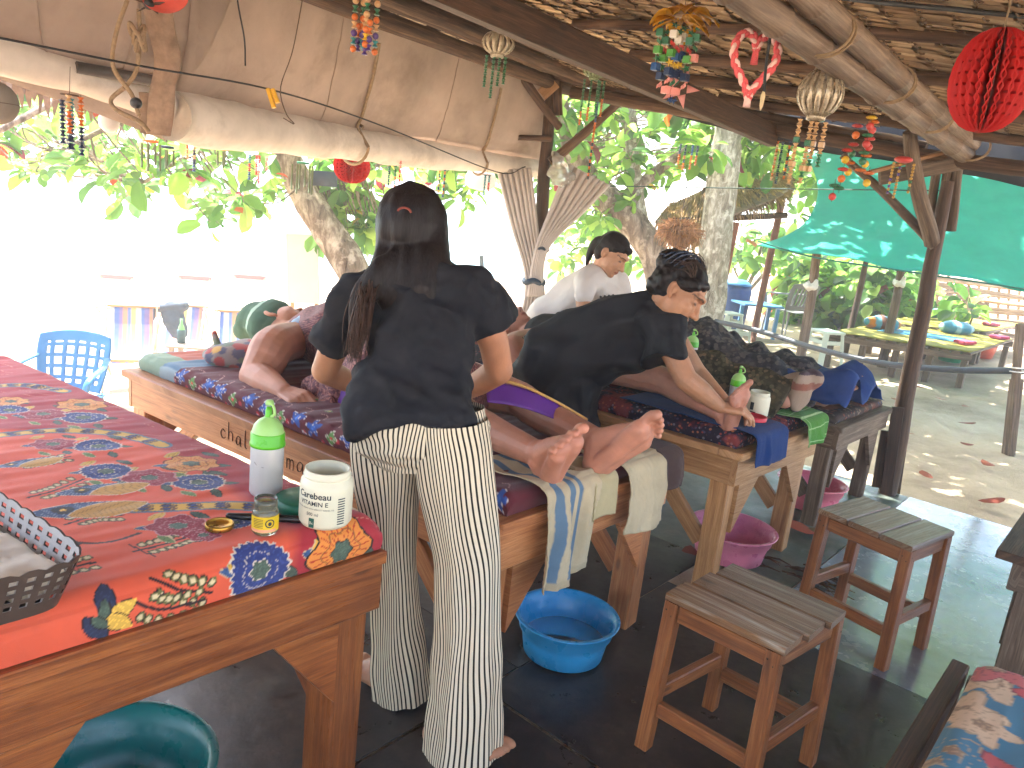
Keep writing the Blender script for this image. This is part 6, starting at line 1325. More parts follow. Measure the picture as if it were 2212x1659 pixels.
# ------------------------------------------------------------------ hangings under the roof
PAPER = {}
def paper(c, transl=.25): 
    k = tuple(np.round(c, 3))+(transl,)
    if k not in PAPER: PAPER[k] = sheet('paper_'+str(len(PAPER)), c, transl, .55, .08, 20, None, .1, 200, .4)
    return PAPER[k]
_bm = {}
def bead_mesh(kind, c):
    k = (kind, tuple(np.round(c, 3)))
    if k not in _bm:
        if kind == 'cone': v, F, _ = lathe([(.001, -.5), (.5, -.42), (.18, .0), (.5, .42), (.001, .5)], n=8)
        elif kind == 'cube': v, F, _ = box((0, 0, 0), (.9, .9, .9), .4, .08)
        elif kind == 'star':
            a = np.linspace(0, 2*math.pi, 10, endpoint=False); r = np.where(np.arange(10) % 2, .28, .62); v = np.concatenate([np.stack([r*np.cos(a), r*np.sin(a)*.5, r*np.sin(a)*.8], 1), [[0, -.35, 0], [0, .35, 0]]]); q = np.arange(10); q2 = (q+1) % 10; F = [np.stack([q, q2, np.full(10, 10)], 1), np.stack([q2, q, np.full(10, 11)], 1)]
        elif kind == 'petal': v, F, _ = ell((0, 0, 0), (.6, .6, .22), None, 10, 6); v = v*(1+.25*np.cos(5*np.arctan2(v[:, 1], v[:, 0])))[:, None]
        else: v, F, _ = ell((0, 0, 0), (.5, .5, .5), None, 10, 7)
        me = make_mesh('bead', v, F, None, None, kind in ('ball', 'petal')); me.materials.append(plain('bead_'+str(len(_bm)), c, .3, .1, 30, spec=.6)); _bm[k] = me
    return _bm[k]
BB = dict(tan=S('c29a6c'), green=S('2f6b4a'), blue=S('244a7c'), navy=S('1c2c4a'), orange=S('c8692c'), purple=S('4d3478'), yellow=S('d0a92c'), red=S('b93a34'), pink=S('d58a80'), white=S('d2cdbf'), teal=S('2c7a80'), gold=S('b08a3c'), lime=S('4f8f3c'))
def strand(parent, p0, L, cols, size, kinds=('cone',), sway=0.0, name='bead_strand'):
    p1 = p0-UP*L+V3(sway, 0, 0); s = obj(name, tube([p0+UP*.004, p1], .0012, 4), STRING, parent); n = max(1, int(L/size))
    for k in range(n):
        f = (k+.5)/n; c = cols[min(int(f*len(cols)), len(cols)-1)]; c = BB[c] if isinstance(c, str) else BB[c[k % len(c)]]
        o = inst('bead', bead_mesh(kinds[k % len(kinds)], c), s, p0*(1-f)+p1*f, (0, 0, k*.7), size*.98)
    return s
def hang(name, x, y, Y, label, cat, up=.5):
    p = D(x, y, Y); t = thing(name, p, label, cat, 'hangings under the roof'); 
    if up: obj('hanging_string', tube([p, p+UP*up+V3(.005, 0, 0)], .0012, 4), STRING, t)
    return t, p
SILV = plain('silver_ribbon', S('a89a82'), .28, .25, 20, metal=.4, spec=.6)
def ribbon_cage(t, p, r, h, c, n=14):
    """cut-bottle lantern: bowed strips between two rings"""
    m = SILV if c is None else plain('strip_'+str(np.round(c, 2)), c, .3, .15, 20, spec=.6, metal=.2); q = np.linspace(0, 1, 9)
    for k in range(n):
        a = 2*math.pi*k/n; d = V3(math.cos(a), math.sin(a), 0); s = V3(-math.sin(a), math.cos(a), 0); rr = r*(.42+.58*np.sin(q*math.pi)**.7); pts = p+np.outer(rr, d)-np.outer(q*h, UP)
        v = np.stack([pts-s*r*.11, pts+s*r*.11], 1).reshape(-1, 3); obj('bowed_strip', solid((v, [gridF(9, 2)], None), .0012), m, t)
    obj('top_ring', lathe([(r*.3, .01), (r*.42, .008), (r*.44, -.006), (r*.3, -.008)], p, 20), m, t); obj('lower_ring', lathe([(r*.3, -h+.008), (r*.43, -h+.006), (r*.40, -h-.014), (r*.25, -h-.016)], p, 20), m, t)
def bead_mobile(x, y, Y, label, rows, size, up=.4, kinds=('cone',), top=None):
    t, p = hang('bead_mobile', x, y, Y, label, 'bead mobile', up); s = Y/FPX
    if top is not None: obj('top_piece', ell(p, V3(1, 1, .4)*top[0]), plain('mobile_top_'+label[:8], BB[top[1]], .4), t)
    else: obj('top_ring', tube(p+np.stack([np.cos(np.linspace(0, 6.28, 17))*.03, np.sin(np.linspace(0, 6.28, 17))*.03, np.zeros(17)], 1), .002, 5), STRING, t)
    for k, (dx, dy, L, cols) in enumerate(rows): strand(t, p+V3(dx*s, .03*math.sin(k*2.3), -dy*s), L*s, cols, size, kinds)
    return t
mix = [('tan', 'pink'), ('tan',), ('tan', 'green'), ('orange', 'tan'), ('blue', 'orange', 'purple', 'yellow'), ('purple', 'teal', 'orange')]
bead_mobile(795, -40, 3.3, 'long multicoloured bead hanging at the top left of the beams', [(-22, 0, 135, mix), (-8, 0, 120, mix), (5, 0, 140, mix), (20, 0, 135, mix), (-2, 60, 70, mix[3:]), (12, 70, 62, mix[3:]), (-16, 75, 55, mix[3:])], .027, .1, ('ball', 'cone'))
t, p = hang('bottle_lantern', 1079, 68, 4.2, 'silver strip lantern with green bead strands before the canvas', 'lantern', .3); ribbon_cage(t, p, .085, .11, S('b8ab92')); s = 4.2/FPX
for dx, L in ((-20, 65), (-6, 85), (6, 60), (18, 55)): strand(t, p+V3(dx*s, .02*math.sin(dx), -.12), L*s*.95, ['green'], .022)
t, p = hang('bottle_lantern', 1287, 140, 5.0, 'small green and silver strip lantern above the raised curtain', 'lantern', .3); ribbon_cage(t, p, .075, .075, S('7d8a62')); s = 5/FPX
for dx, L, c in ((-18, 90, ['green', 'green', 'orange']), (-4, 80, ['green', 'green', 'orange']), (10, 70, ['green', 'green']), (14, 195, ['green', 'blue', 'orange', ('navy', 'orange'), ('navy', 'orange')]), (22, 70, ['green', 'orange'])): strand(t, p+V3(dx*s, .02*math.sin(dx), -.085), L*s, c, .02)
t, p = hang('flower_mobile', 1478, 22, 3.1, 'yellow plastic flower with strings of folded paper stars', 'mobile', .2); g = np.random.default_rng(2)
YP = sheet('yellow_cellophane', S('d8a524'), .5, .2, .12, 30, None, .1, 100, .5)
for k in range(16):
    a = k*2.4; r = .05+.05*(k/16); c = p+V3(math.cos(a)*r, math.sin(a)*r, -.02+.03*math.sin(k)); q = np.linspace(0, 1, 6); dd = V3(math.cos(a), math.sin(a), .1); ss = V3(-math.sin(a), math.cos(a), .2*math.sin(k*3.)); ctr = c+np.outer((q-.5)*.09, dd)-UP*(.05*q*q)[:, None]; wv_ = .034*np.sin(np.clip(q, .06, .96)*math.pi)
    obj('petal', solid((np.stack([ctr-ss*wv_[:, None]+UP*.01, ctr, ctr+ss*wv_[:, None]+UP*.01], 1).reshape(-1, 3), [gridF(6, 3)], None), .001), YP, t)
for k, dx in enumerate((-40, -26, -14, -2, 8, 20, 32)): strand(t, p+V3(dx*3.1/FPX, .02*math.sin(k*2), -.04-.02*(k % 2)), (.18, .22, .26, .27, .29, .22, .14)[k], [('green', 'white', 'lime'), ('blue', 'green', 'red'), ('lime', 'yellow', 'green'), ('green', 'navy'), ('pink', 'pink', 'blue')], .03, ('star', 'cube'))
for k in range(5): a = k*1.26; c = p+V3(.03+math.cos(a)*.025, 0, -.27+math.sin(a)*.025); obj('paper_star_point', extrude([(-.016, 0), (0, .05), (.016, 0)], c, V3(-math.sin(a), .2, math.cos(a)), V3(math.cos(a), 0.1, math.sin(a)), V3(0, 1, 0), .004), paper(S('d58f86')), t)
# braided heart
t, p = hang('braided_heart', 1640, 70, 3.0, 'pink and white braided yarn heart hanging beside the bamboo', 'decoration', .25)
hx = np.linspace(0, 2*math.pi, 90); s = 3.0/FPX*2.8; X = 16*np.sin(hx)**3; Z = 13*np.cos(hx)-5*np.cos(2*hx)-2*np.cos(3*hx)-np.cos(4*hx); path = p+np.stack([X*s, .1*X*s, (Z-12)*s*1.5-.005], 1); tt, Nn, Bn = frames(path)
for k in range(3):
    ph = hx*9+k*2.09; pk = path+Nn*(np.cos(ph)*.008)[:, None]+Bn*(np.sin(2*ph)*.006)[:, None]; obj('yarn_plait', tube(pk, .0085, 7, 'none'), plain('yarn_%d' % (k % 2), (S('d4595c'), S('e3bdb4'))[k % 2], .95, .2, 80, .6, 300), t)
obj('tassel', tube([path[45], path[45]-UP*.03], [.012, .014], 8), MATS['yarn_1'], t); obj('tassel', tube([path[0]+UP*.004, path[0]-UP*.05], [.010, .014], 8), MATS['yarn_0'], t)
t, p = hang('bottle_lantern', 1782, 152, 3.1, 'gold and silver strip lantern with pale bead strands and green cubes', 'lantern', .12); ribbon_cage(t, p, .085, .165, None, 16); s = 3.1/FPX
obj('orange_cap', lathe([(.001, .03), (.034, .028), (.036, .004), (.03, .0)], p, 20), plain('orange_cap', S('b8703a'), .5), t)
for dx, L, c in ((-32, 130, [('tan',), ('green', 'tan', 'tan'), 'tan', 'tan']), (-4, 125, ['tan', ('tan', 'green'), 'tan', ('green', 'tan')]), (8, 100, ['tan', 'tan', ('green', 'tan')]), (22, 90, ['tan', 'tan', 'green'])): strand(t, p+V3(dx*s, .02*math.sin(dx), -.18), L*s, c, .022, ('cone', 'cone', 'cone', 'cube'))
t = bead_mobile(1880, 240, 3.5, 'mobile of red and yellow flower beads tied with green wire', [(-30, 70, 95, [('red', 'yellow', 'orange'), 'red', ('green', 'orange')]), (-15, 20, 110, [('red', 'orange'), ('red', 'green'), ('orange', 'yellow')]), (0, 5, 120, [('yellow', 'red'), ('green', 'red'), ('orange', 'green')]), (15, 10, 100, [('orange', 'red'), 'red', ('orange', 'yellow')]), (-40, 140, 45, [('green', 'red')]), (18, 110, 40, [('orange', 'yellow')])], .034, .1, ('petal', 'ball'))
bead_mobile(1952, 345, 4.2, 'small mobile with a red top and gold bead strands before the green tarp', [(-18, 6, 65, [('gold',), ('gold', 'purple')]), (0, 6, 72, [('gold', 'purple'), 'gold']), (18, 6, 60, ['gold', ('gold', 'green')])], .016, .3, ('ball',), (.045, 'red'))
bead_mobile(1692, 305, 5.4, 'orange and blue bead strands hanging before the pale trunk', [(-10, 0, 80, [('orange', 'tan')]), (2, 0, 85, [('navy', 'green')]), (12, 0, 75, [('navy', 'orange')])], .024, .25)
bead_mobile(1490, 312, 7.5, 'blue and orange bead cluster among the leaves left of the pale trunk', [(-18, 0, 42, ['navy', 'orange']), (-6, 0, 52, ['navy', ('navy', 'orange'), 'orange']), (6, 0, 50, ['blue', 'orange']), (18, 0, 40, ['navy', 'orange'])], .03, .8)
bead_mobile(150, 205, 3.0, 'orange and navy bead strands left of the webbing strap', [(-16, 10, 90, ['navy']), (-4, 5, 105, ['teal', 'navy']), (8, 0, 110, ['tan', 'orange', 'navy']), (18, 0, 120, ['orange', 'orange', 'navy', 'navy'])], .026, .1)
def chime(x, y, Y, label, n, L, c, top):
    t, p = hang('bamboo_chime', x, y, Y, label, 'wind chime', .12); s = Y/FPX; obj('top_disc', lathe([(.001, .008), (.035, .006), (.036, -.006), (.001, -.008)], p, 18), plain('chime_'+top, BB[top], .5), t)
    for k in range(n): q = p+V3((k-(n-1)/2)*9*s, .02*math.sin(k*2.2), -.012); obj('chime_stick', tube([q, q-UP*(L*s*(1+.15*math.sin(k*1.7)))], .0055, 7), plain('chime_bamboo', S(c), .6), t)
chime(325, 305, 3.9, 'dark bamboo wind chime with orange top below the strap', 5, 50, '5d6648', 'orange'); chime(655, 352, 4.6, 'pale bamboo wind chime with green top before the leaning trunk', 6, 52, '9c946f', 'green'); chime(360, 318, 4.1, 'thin dark chime under the middle of the canvas roll', 4, 34, '3d4638', 'navy'); chime(480, 322, 4.4, 'short chime near the yellow clothes peg', 3, 30, '4a4a38', 'tan')
bead_mobile(413, 312, 4.2, 'orange and navy strands under the canvas roll beside the thin chime', [(-8, 0, 30, ['orange', 'tan']), (3, 0, 55, ['orange', 'navy', 'blue']), (12, 0, 40, [('tan', 'navy')])], .022, .1)
bead_mobile(550, 335, 4.6, 'blue and red strands under the canvas roll left of the trunk', [(-10, 0, 52, ['teal', 'red', 'blue']), (2, 0, 40, [('red', 'pink')]), (14, 0, 58, ['red', 'pink', 'red']), (24, 0, 30, ['pink'])], .022, .1)
bead_mobile(855, 345, 5.2, 'green and pink strands under the roll right of the red ball', [(-12, 0, 55, ['green', 'navy']), (0, 0, 75, ['green', ('orange', 'green')]), (12, 0, 45, ['pink', 'red'])], .024, .1)
bead_mobile(955, 362, 5.6, 'navy and gold strands below the canvas roll above the woman in black', [(-4, 0, 72, [('navy', 'gold')]), (6, 0, 60, [('blue', 'orange')])], .022, .1)
bead_mobile(1052, 378, 5.8, 'teal strands beside the white lamp shade', [(-3, 0, 42, ['teal']), (5, 0, 36, ['teal', 'red'])], .024, .1)
# red paper balls of honeycomb tissue
def honeycomb(x, y, Y, r, hgt, label, squash=1.0, n=24):
    p = D(x, y, Y); t = thing('paper_lantern', p, label, 'lantern', 'red paper lanterns'); th = np.linspace(.05, math.pi-.05, 15); m = sheet('red_tissue', S('cf1f1c'), .35, .6, .1, 10, None, .1, 200, .3) if 'red_tissue' not in MATS else MATS['red_tissue']
    obj('hanging_string', tube([p+UP*hgt*.98, p+UP*(hgt+.35)], .0025, 5), ROPE, t)
    rows = 15
    for k in range(n):      # leaves of tissue glued in turn, opening into cells
        a0 = 2*math.pi*k/n; v = []
        for i, q in enumerate(th):
            off = (.5 if i % 2 else -.5)*2*math.pi/n*.5; R_ = r*math.sin(q)**.85; zz = hgt*math.cos(q)
            for f in (.25, .62, 1.0): a = a0+off*f; v.append(p+V3(R_*f*math.cos(a), R_*f*math.sin(a), zz))
        obj('tissue_leaf', solid((np.array(v), [gridF(15, 3)], None), .0015), m, t)
        v = []
        for i, q in enumerate(th):
            off = (-.5 if i % 2 else .5)*2*math.pi/n*.5; R_ = r*math.sin(q)**.85; zz = hgt*math.cos(q)
            for f in (.25, .62, 1.0): a = a0+2*math.pi/n*.5*0+off*f+2*math.pi/n; v.append(p+V3(R_*f*math.cos(a), R_*f*math.sin(a), zz))
        obj('tissue_leaf', solid((np.array(v), [gridF(15, 3)], None), .0015), m, t)
    a = np.linspace(0, math.pi, 24); ex = unit(V3(.75, -.55, 0)); c_ = p+np.outer(np.sin(a)**.9*r*1.02, -ex*.62-V3(0, .78, 0)*.62)+np.outer(np.cos(a)*hgt, UP); obj('card_rim', tube(c_, .006, 6, flat=.4), plain('card_rim', S('9c3a2c'), .7), t)
honeycomb(2142, 175, 2.05, .094, .122, 'large red honeycomb paper lantern under the thatch at the right')
honeycomb(760, 360, 5.4, .125, .11, 'red paper ball half hidden by the canvas roll above the trunk', n=18)
# plain shades, bulb and plate
t, p = hang('lamp_shade', 1040, 372, 6.6, 'white dome lamp shade hanging near the left curtain', 'lamp', .1); obj('shade', lathe([(.02, .05), (.09, .03), (.125, -.03), (.13, -.1), (.09, -.135), (.001, -.15)], p, 28), plain('white_shade', S('cfc8c4'), .5, .05, 5), t)
t, p = hang('paper_lantern', -8, 222, 2.8, 'round grey paper lantern cut by the left edge', 'lantern', .15); obj('globe', ell(p, V3(.07, .07, .072), None, 24, 16), sheet('grey_paper', S('8d8478'), .3, .8), t); obj('wire_rib', tube(p+np.stack([np.cos(np.linspace(0, 6.28, 25))*.0712, np.sin(np.linspace(0, 6.28, 25))*.0712, np.zeros(25)], 1), .001, 4), STRING, t)
t, p = hang('light_bulb', 235, 222, 3.4, 'frosted light bulb hanging beside the strap', 'bulb', .12); obj('socket', lathe([(.001, .05), (.02, .05), (.022, .0), (.018, -.005)], p, 16), BLACKCORD, t); obj('bulb', lathe([(.017, .0), (.03, -.03), (.042, -.07), (.038, -.1), (.018, -.118), (.001, -.122)], p, 22), plain('frosted_glass', S('c9c2bb'), .35), t)
t, p = hang('wooden_fan_mobile', 358, -2, 2.9, 'coral red plate with dark blades at the top left corner', 'decoration', .1); obj('plate', lathe([(.001, 0), (.05, .004), (.075, .018), (.078, .02), (.05, .0), (.001, -.004)], p, 30, V3(.2, -.8, .5)), plain('coral_plate', S('d85848'), .4), t)
for k in range(5): a = k*1.26+.3; d = V3(math.cos(a), -.3, math.sin(a)*.6); obj('blade', tube([p-V3(.04, .03, .03), p-V3(.04, .03, .03)+d*.03, p-V3(.04, .03, .03)+d*.06], [.004, .012, .003], 8, flat=.3), DARKWOOD, t)
obj('hub', ell(p-V3(.04, .04, .03), .018), BLACKCORD, t)
# cords and ropes
def cord(name, pts, r, m, label, cat='cord', n=24): return tag(obj(name, tube(smooth_path(pts, n), r, 6), m), label, cat, 'cords and ropes under the roof')
cl_ = cord('clothes_line', [D(-20, 78, 2.6), D(300, 142, 3.0), D(590, 195, 3.6), D(820, 270, 4.4), D(1075, 372, 5.8), D(1135, 360, 5.95)], .004, BLACKCORD, 'dark clothes line stretched below the awning to the curtain', 'clothes line', 40)
pg = thing('clothes_peg', D(586, 200, 3.58), 'yellow plastic peg clipped on the clothes line', 'clothes peg'); YPL = plain('yellow_plastic', S('d8a62c'), .4, .1)
for a, b_ in (((579, 192), (592, 233)), ((589, 193), (600, 222))): obj('peg_arm', beam(D(*a, 3.56), D(*b_, 3.55), .018, .02, V3(0, -1, 0)), YPL, pg, False)
cord('hanging_wire', [D(512, -12, 3.0), D(516, 20, 3.0), D(528, 85, 3.0), D(530, 142, 3.0)], .003, BLACKCORD, 'black wire dangling in front of the canvas', 'wire')
cord('hanging_string', [D(655, -10, 3.6), D(632, 110, 3.6), D(606, 190, 3.58), D(618, 245, 3.58), D(636, 268, 3.58), D(612, 255, 3.58)], .0025, STRING, 'thin string looped down to the clothes line', 'string')
cord('power_cord', [D(1780, -10, 2.4), D(1900, 5, 2.6), D(2080, 22, 2.7), D(2240, 38, 2.7)], .008, BLACKCORD, 'thick black cable along the thatch at the top right', 'cable')
cord('pull_cord', [D(1672, -10, 2.7), D(1666, 60, 2.7), D(1655, 140, 2.7), D(1650, 200, 2.7)], .005, BLACKCORD, 'black pull cord before the braided heart', 'cord'); 
tag(obj('cord_tip', lathe([(.001, -.045), (.006, -.03), (.008, 0), (.003, .02)], D(1648, 208, 2.7), 12), plain('bone', S('c9b288'), .5)), 'pale tooth shaped weight on the black pull cord', 'pendant')
cord('tether', [D(1318, 402, 6.0), D(1700, 408, 5.6), D(2040, 412, 4.8)], .004, plain('green_cord', S('26443a'), .6), 'dark green line from the raised curtain to the leaning post', 'line', 30)
for k, (pts, lab) in enumerate([([D(275, 0, 2.95), D(250, 75, 2.95), D(245, 145, 2.95), D(285, 205, 2.95), D(300, 250, 2.95)], 'loose rope end looping left of the strap'), ([D(300, 20, 3.0), D(302, 80, 3.0), D(295, 150, 3.0), D(270, 190, 3.0)], 'double rope hanging with a knot beside the strap'), ([D(268, 190, 2.98), D(240, 215, 2.98), D(252, 238, 2.98), D(300, 262, 2.98), D(322, 285, 3.0)], 'frayed rope tail below the awning pipe')]):
    cord('rope', pts, .0085, ROPE, lab, 'rope')
kn = thing('rope_knot', D(297, 80, 2.98), 'thick knot in the hanging rope beside the strap', 'rope'); a = np.linspace(0, 6.28*2, 40)
for q in range(3): obj('rope_turn', tube(D(296+q*4, 66+q*16, 2.97)+np.stack([np.cos(a+q)*.026, np.sin(a)*.02, np.sin(2*a+q)*.02], 1), .008, 6), ROPE, kn)
bl_ = thing('rubber_ball', D(294, 223, 2.95), 'dark round weight on the rope end beside the strap', 'weight'); obj('ball', ell(D(294, 223, 2.95), .021, None, 16, 12), plain('dark_rubber', S('22262b'), .4), bl_)
# clear bag on the post, old thatch fringe beyond the awning
V, F, N = fuse([ell(D(1212, 376, 6.0), V3(.1, .08, .09)), limb([D(1205, 350, 6.02), D(1196, 330, 6.05)], [.05, .02])], .01, 2); V = cloth(V, N, .02, 20, 3); tag(obj('plastic_bag', (V, [F], None), plain('clear_plastic', S('c3c0ba'), .2, .1, 20, trans=.6, ior=1.2)), 'clear plastic bag tied to the dark corner post', 'plastic bag')
fr_ = thing('hut_eave', D(150, 200, 4.6), 'ragged brown thatch eave seen under the left awning', 'thatch'); 
for k in range(46):
    x = -25+k*8.2; y0 = 158+.22*(x); L = rng.uniform(25, 60)*(1.25 if x < 200 else .8); a = D(x, y0, 4.6); b_ = D(x+rng.uniform(-10, 10), y0+L, 4.6+rng.uniform(-.05, .05)); q = np.linspace(0, 1, 5)[:, None]; s_ = V3(1, .2, 0)*rng.uniform(.012, .022); P = a*(1-q)+b_*q; wv_ = np.array([1, 1, .9, .6, .12])[:, None]
    obj('palm_blade', MB().add(solid((np.stack([P-s_*wv_, P+s_*wv_], 1).reshape(-1, 3), [gridF(5, 2)], None), .003), S('8a6e5a')*rng.uniform(.7, 1.2)), THATCH, fr_, False)
obj('eave_pole', tube([D(-40, 148, 4.62), D(380, 240, 4.7)], .025, 8), LOG, fr_)
tag(obj('notice_board', beam(D(672, 384, 7.0), D(728, 388, 7.0), .02, .13, UP), plain('slate_panel', S('2c3440'), .5)), 'small dark panel hanging beside the leaning trunk', 'panel')

# ------------------------------------------------------------------ beyond the pavilion
TARP = sheet('green_tarp', S('34a892'), .38, .5, .12, 3, S('2a937d'), .3, 200, .35)
tp = thing('tarp_canopy', V3(5.0, 8.5, 0), 'green tarpaulin canopy sloping down on poles over the far beds', 'canopy'); n, m_ = 80, 40
lo = smooth_path([D(1637, 521, 7.6), D(1760, 556, 7.5), D(1950, 585, 7.3), D(2260, 632, 7.0), D(2750, 715, 6.6)], n); hi = smooth_path([D(1742, 335, 9.6), D(1850, 300, 9.6), D(2050, 300, 9.4), D(2300, 320, 9.2), D(2800, 390, 8.8)], n); q = np.linspace(0, 1, m_)
P = lo[:, None]*(1-q)[None, :, None]+hi[:, None]*q[None, :, None]; P[..., 2] -= .22*np.sin(q*math.pi)[None]*(.6+.4*np.sin(np.linspace(0, 6, n)))[:, None]; P[..., 2] += .03*wob(P, 2.2, 66)+.02*(1-np.abs(wob(P*[1, .5, 1], 4.5, 67)))+.02*np.sin(P[..., 0]*5)*(1-q)[None]**3
P[:, :, 0] += (.35*np.sin(q*math.pi)*np.exp(-np.linspace(0, 8, n))[:, None])
obj('tarp_sheet', solid((P.reshape(-1, 3), [gridF(n, m_)], None), .004), TARP, tp); obj('edge_rope', tube(lo, .008, 6), plain('green_rope', S('1a5a4c'), .7), tp)
for x0, y0, x1, y1, Y, r, mm in [(1735, 752, 1765, 540, 8.0, .055, GREYWOOD), (1838, 700, 1872, 560, 10.5, .045, DARKWOOD), (1925, 700, 1948, 575, 10.0, .06, GREYWOOD), (1634, 530, 1612, 518, 7.6, .02, PINE_L)]:
    a = D(x0, y0, Y); a[2] = -.03 if Y > 7.7 else a[2]; obj('pole', tube([a, D((x0+x1)/2, (y0+y1)/2, Y)+V3(.01, 0, 0), D(x1, y1, Y)], [r, r*.9, r*.8], 10), mm, tp)
PLW = plain('white_wrap', S('c9c6bd'), .5, .15, 20)
for x, y, Y, r in ((1750, 618, 8.0, .075), (1940, 612, 10.0, .09)):
    V, F, N = fuse([ell(D(x, y, Y), V3(r, r, r*.7)), limb([D(x, y, Y), D(x+14, y-12, Y-.05)], [r*.5, r*.25])], .012, 2); V = cloth(V, N, .02, 20, 5); obj('plastic_wrap', (V, [F], None), PLW, tp)
# thatched hut
hutY = 11.0; hb = D(1575, 690, hutY); hb[2] = 0; hut = thing('thatched_hut', hb, 'small hut with shaggy straw roof behind the pale trunk', 'hut')
STRAW = vcol('straw', .9, .4, 200, 0, .15, .15, 0, .3); mb = MB(); g = np.random.default_rng(12)
apex = D(1600, 400, hutY); rl_ = [D(1420, 475, hutY-.6), D(1480, 520, hutY-.9), D(1570, 470, hutY-1.0), D(1690, 420, hutY-.6), D(1715, 385, hutY-.2)]
rim = smooth_path(rl_, 40); ridge = smooth_path([D(1455, 440, hutY+.2), D(1560, 395, hutY+.1), D(1690, 372, hutY+.2)], 40)
for k in range(2600):
    f = g.random(); i = int(f*39); a = ridge[i]; b_ = rim[i]; s_ = g.uniform(0, .85); st_ = a*(1-s_)+b_*s_; en = a*(1-min(s_+.3, 1.06))+b_*min(s_+.3, 1.06)+g.normal(0, .04, 3); en[2] -= .05+.12*(s_ > .6)*g.random()
    mb.add(tube([st_+UP*.03*g.random(), (st_+en)/2+UP*.02, en], [.008, .009, .003], 3, 'none'), S('b8986a')*g.uniform(.6, 1.4))
o = obj('straw_roof', mb, STRAW, hut, False); o['kind'] = 'stuff'
for i in (0, 13, 26, 39): obj('rafter', tube([ridge[i], rim[i]-UP*.03], .03, 6), LOG, hut)
obj('roof_underside', solid((np.stack([ridge-UP*.03, (ridge+rim)/2-UP*.05, rim-UP*.02], 1).reshape(-1, 3), [gridF(40, 3)], None), .03), MATS['old_webbing'], hut)
for x, y, Y in ((1590, 480, hutY-.3), (1480, 480, hutY+.2), (1690, 430, hutY)): a = D(x, y, Y); obj('post', tube([V3(a[0]-.05, a[1], -.03), a], .05, 8), wood('red_post', S('5a3426'), S('8a5440'), S('a86f58'), .7) if 'red_post' not in MATS else MATS['red_post'], hut)
obj('beam', tube([D(1440, 478, hutY-.5), D(1700, 465, hutY-.4)], .04, 8), LOG, hut)
hg = thing('straw_broom', D(1462, 505, 8.0), 'ball of reddish straw hanging left of the pale trunk', 'straw bundle'); mb = MB(); c = D(1468, 498, 8.0)
for k in range(900):
    a = g.uniform(0, 6.28); e = g.uniform(-1.3, 1.5); d = V3(math.cos(a)*math.cos(e), math.sin(a)*math.cos(e), -math.sin(e)); p_ = c+d*.15*[1.5, 1, .75]*g.uniform(.7, 1.1); mb.add(tube([c+d*.03, p_+g.normal(0, .02, 3), p_+d*.05*g.random()-UP*.1*g.random()], [.004, .004, .002], 3, 'none'), S('a9784f')*g.uniform(.6, 1.35))
o = obj('straw', mb, STRAW, hg, False); o['kind'] = 'stuff'; obj('tie', tube([c+UP*.05, c+UP*.5], .004, 4), STRING, hg)
# low beds with straw mats
MAT_Y = sheet('yellow_straw_mat', S('8c843c'), .05, .8, .15, 40, None, .5, 250)
def bed(pfl, pfr, pbr, z, label, mat, base):
    A_, B_, C_ = G(*pfl, z), G(*pfr, z), G(*pbr, z); T = TableFrame(A_, B_, A_+(C_-B_), z); t = thing('low_bed', T.p(T.wd/2, T.ln/2, 0), label, 'bed', 'low bamboo beds under the tarp')
    nn = 14
    for k in range(nn): u0 = T.wd*k/nn; obj('deck_slat', beam(T.p(u0+T.wd/nn/2, 0, z-.02), T.p(u0+T.wd/nn/2, T.ln, z-.02), T.wd/nn-.02, .025, UP), base, t, False)
    for v_ in (.03, T.ln-.03): obj('rail', beam(T.p(0, v_, z-.07), T.p(T.wd, v_, z-.07), .05, .07, UP), base, t, False)
    for k in range(5):
        for v_ in (.05, T.ln-.05): u = .06+(T.wd-.12)*k/4; obj('leg', beam(T.p(u, v_, -.02), T.p(u, v_, z-.11), .07, .07, T.v), base, t, False)
    gm = grid(lambda u, v: T.arr(u, v, z+.004+.004*wob(np.stack([u, v], -1), 8, 4)), np.linspace(.02, T.wd-.02, 40), np.linspace(.02, T.ln-.02, 14)); tag(obj('straw_mat', solid(gm, .006), mat), label.split(' bed')[0]+' straw mat on its bed', 'mat', 'straw mats'); return T
TB1 = bed((1785, 716), (2100, 762), (2190, 733), .42, 'nearer low bed with a yellow and blue woven top', MAT_Y, GREYWOOD)
TB2 = bed((1880, 694), (2130, 718), (2215, 700), .45, 'farther low bed with an olive woven top', MAT_Y, GREYWOOD)
gm = grid(lambda u, v: TB1.arr(u, v, TB1.z+.012+0*u), np.linspace(.3, TB1.wd*.75, 20), np.linspace(TB1.ln*.35, TB1.ln*.6, 5)); tag(obj('runner', solid(gm, .005), plain('blue_weave', S('3c7a96'), .9, .2, 60)), 'blue woven strip along the yellow mat', 'mat')
def pillow(x, y, Y, sz, cols, label):
    c = D(x, y, Y); V, F, N = fuse([ell(c, V3(sz, sz*.6, sz*.4))], .015, 1); kk = np.floor((V[:, 0]-c[0])/(sz*.28)).astype(int) % len(cols); V = cloth(V, N, .012, 12, int(x)); tag(obj('pillow', MB().add((V, [F], None), np.array(cols)[kk]), CLOTHP), label, 'pillow', 'pillows on the far beds')
TBp = lambda u, v: proj(TB1.p(u, v, TB1.z+.08))[0]
pq = TBp(.25, TB1.ln*.5); pillow(pq[0], pq[1], TB1.p(.25, TB1.ln*.5, 0)[1], .26, [S('4a8aa0'), S('4a8aa0'), S('c0762c'), S('5b97ab'), S('6a3a24')], 'blue pillow with orange and brown stripes on the yellow bed')
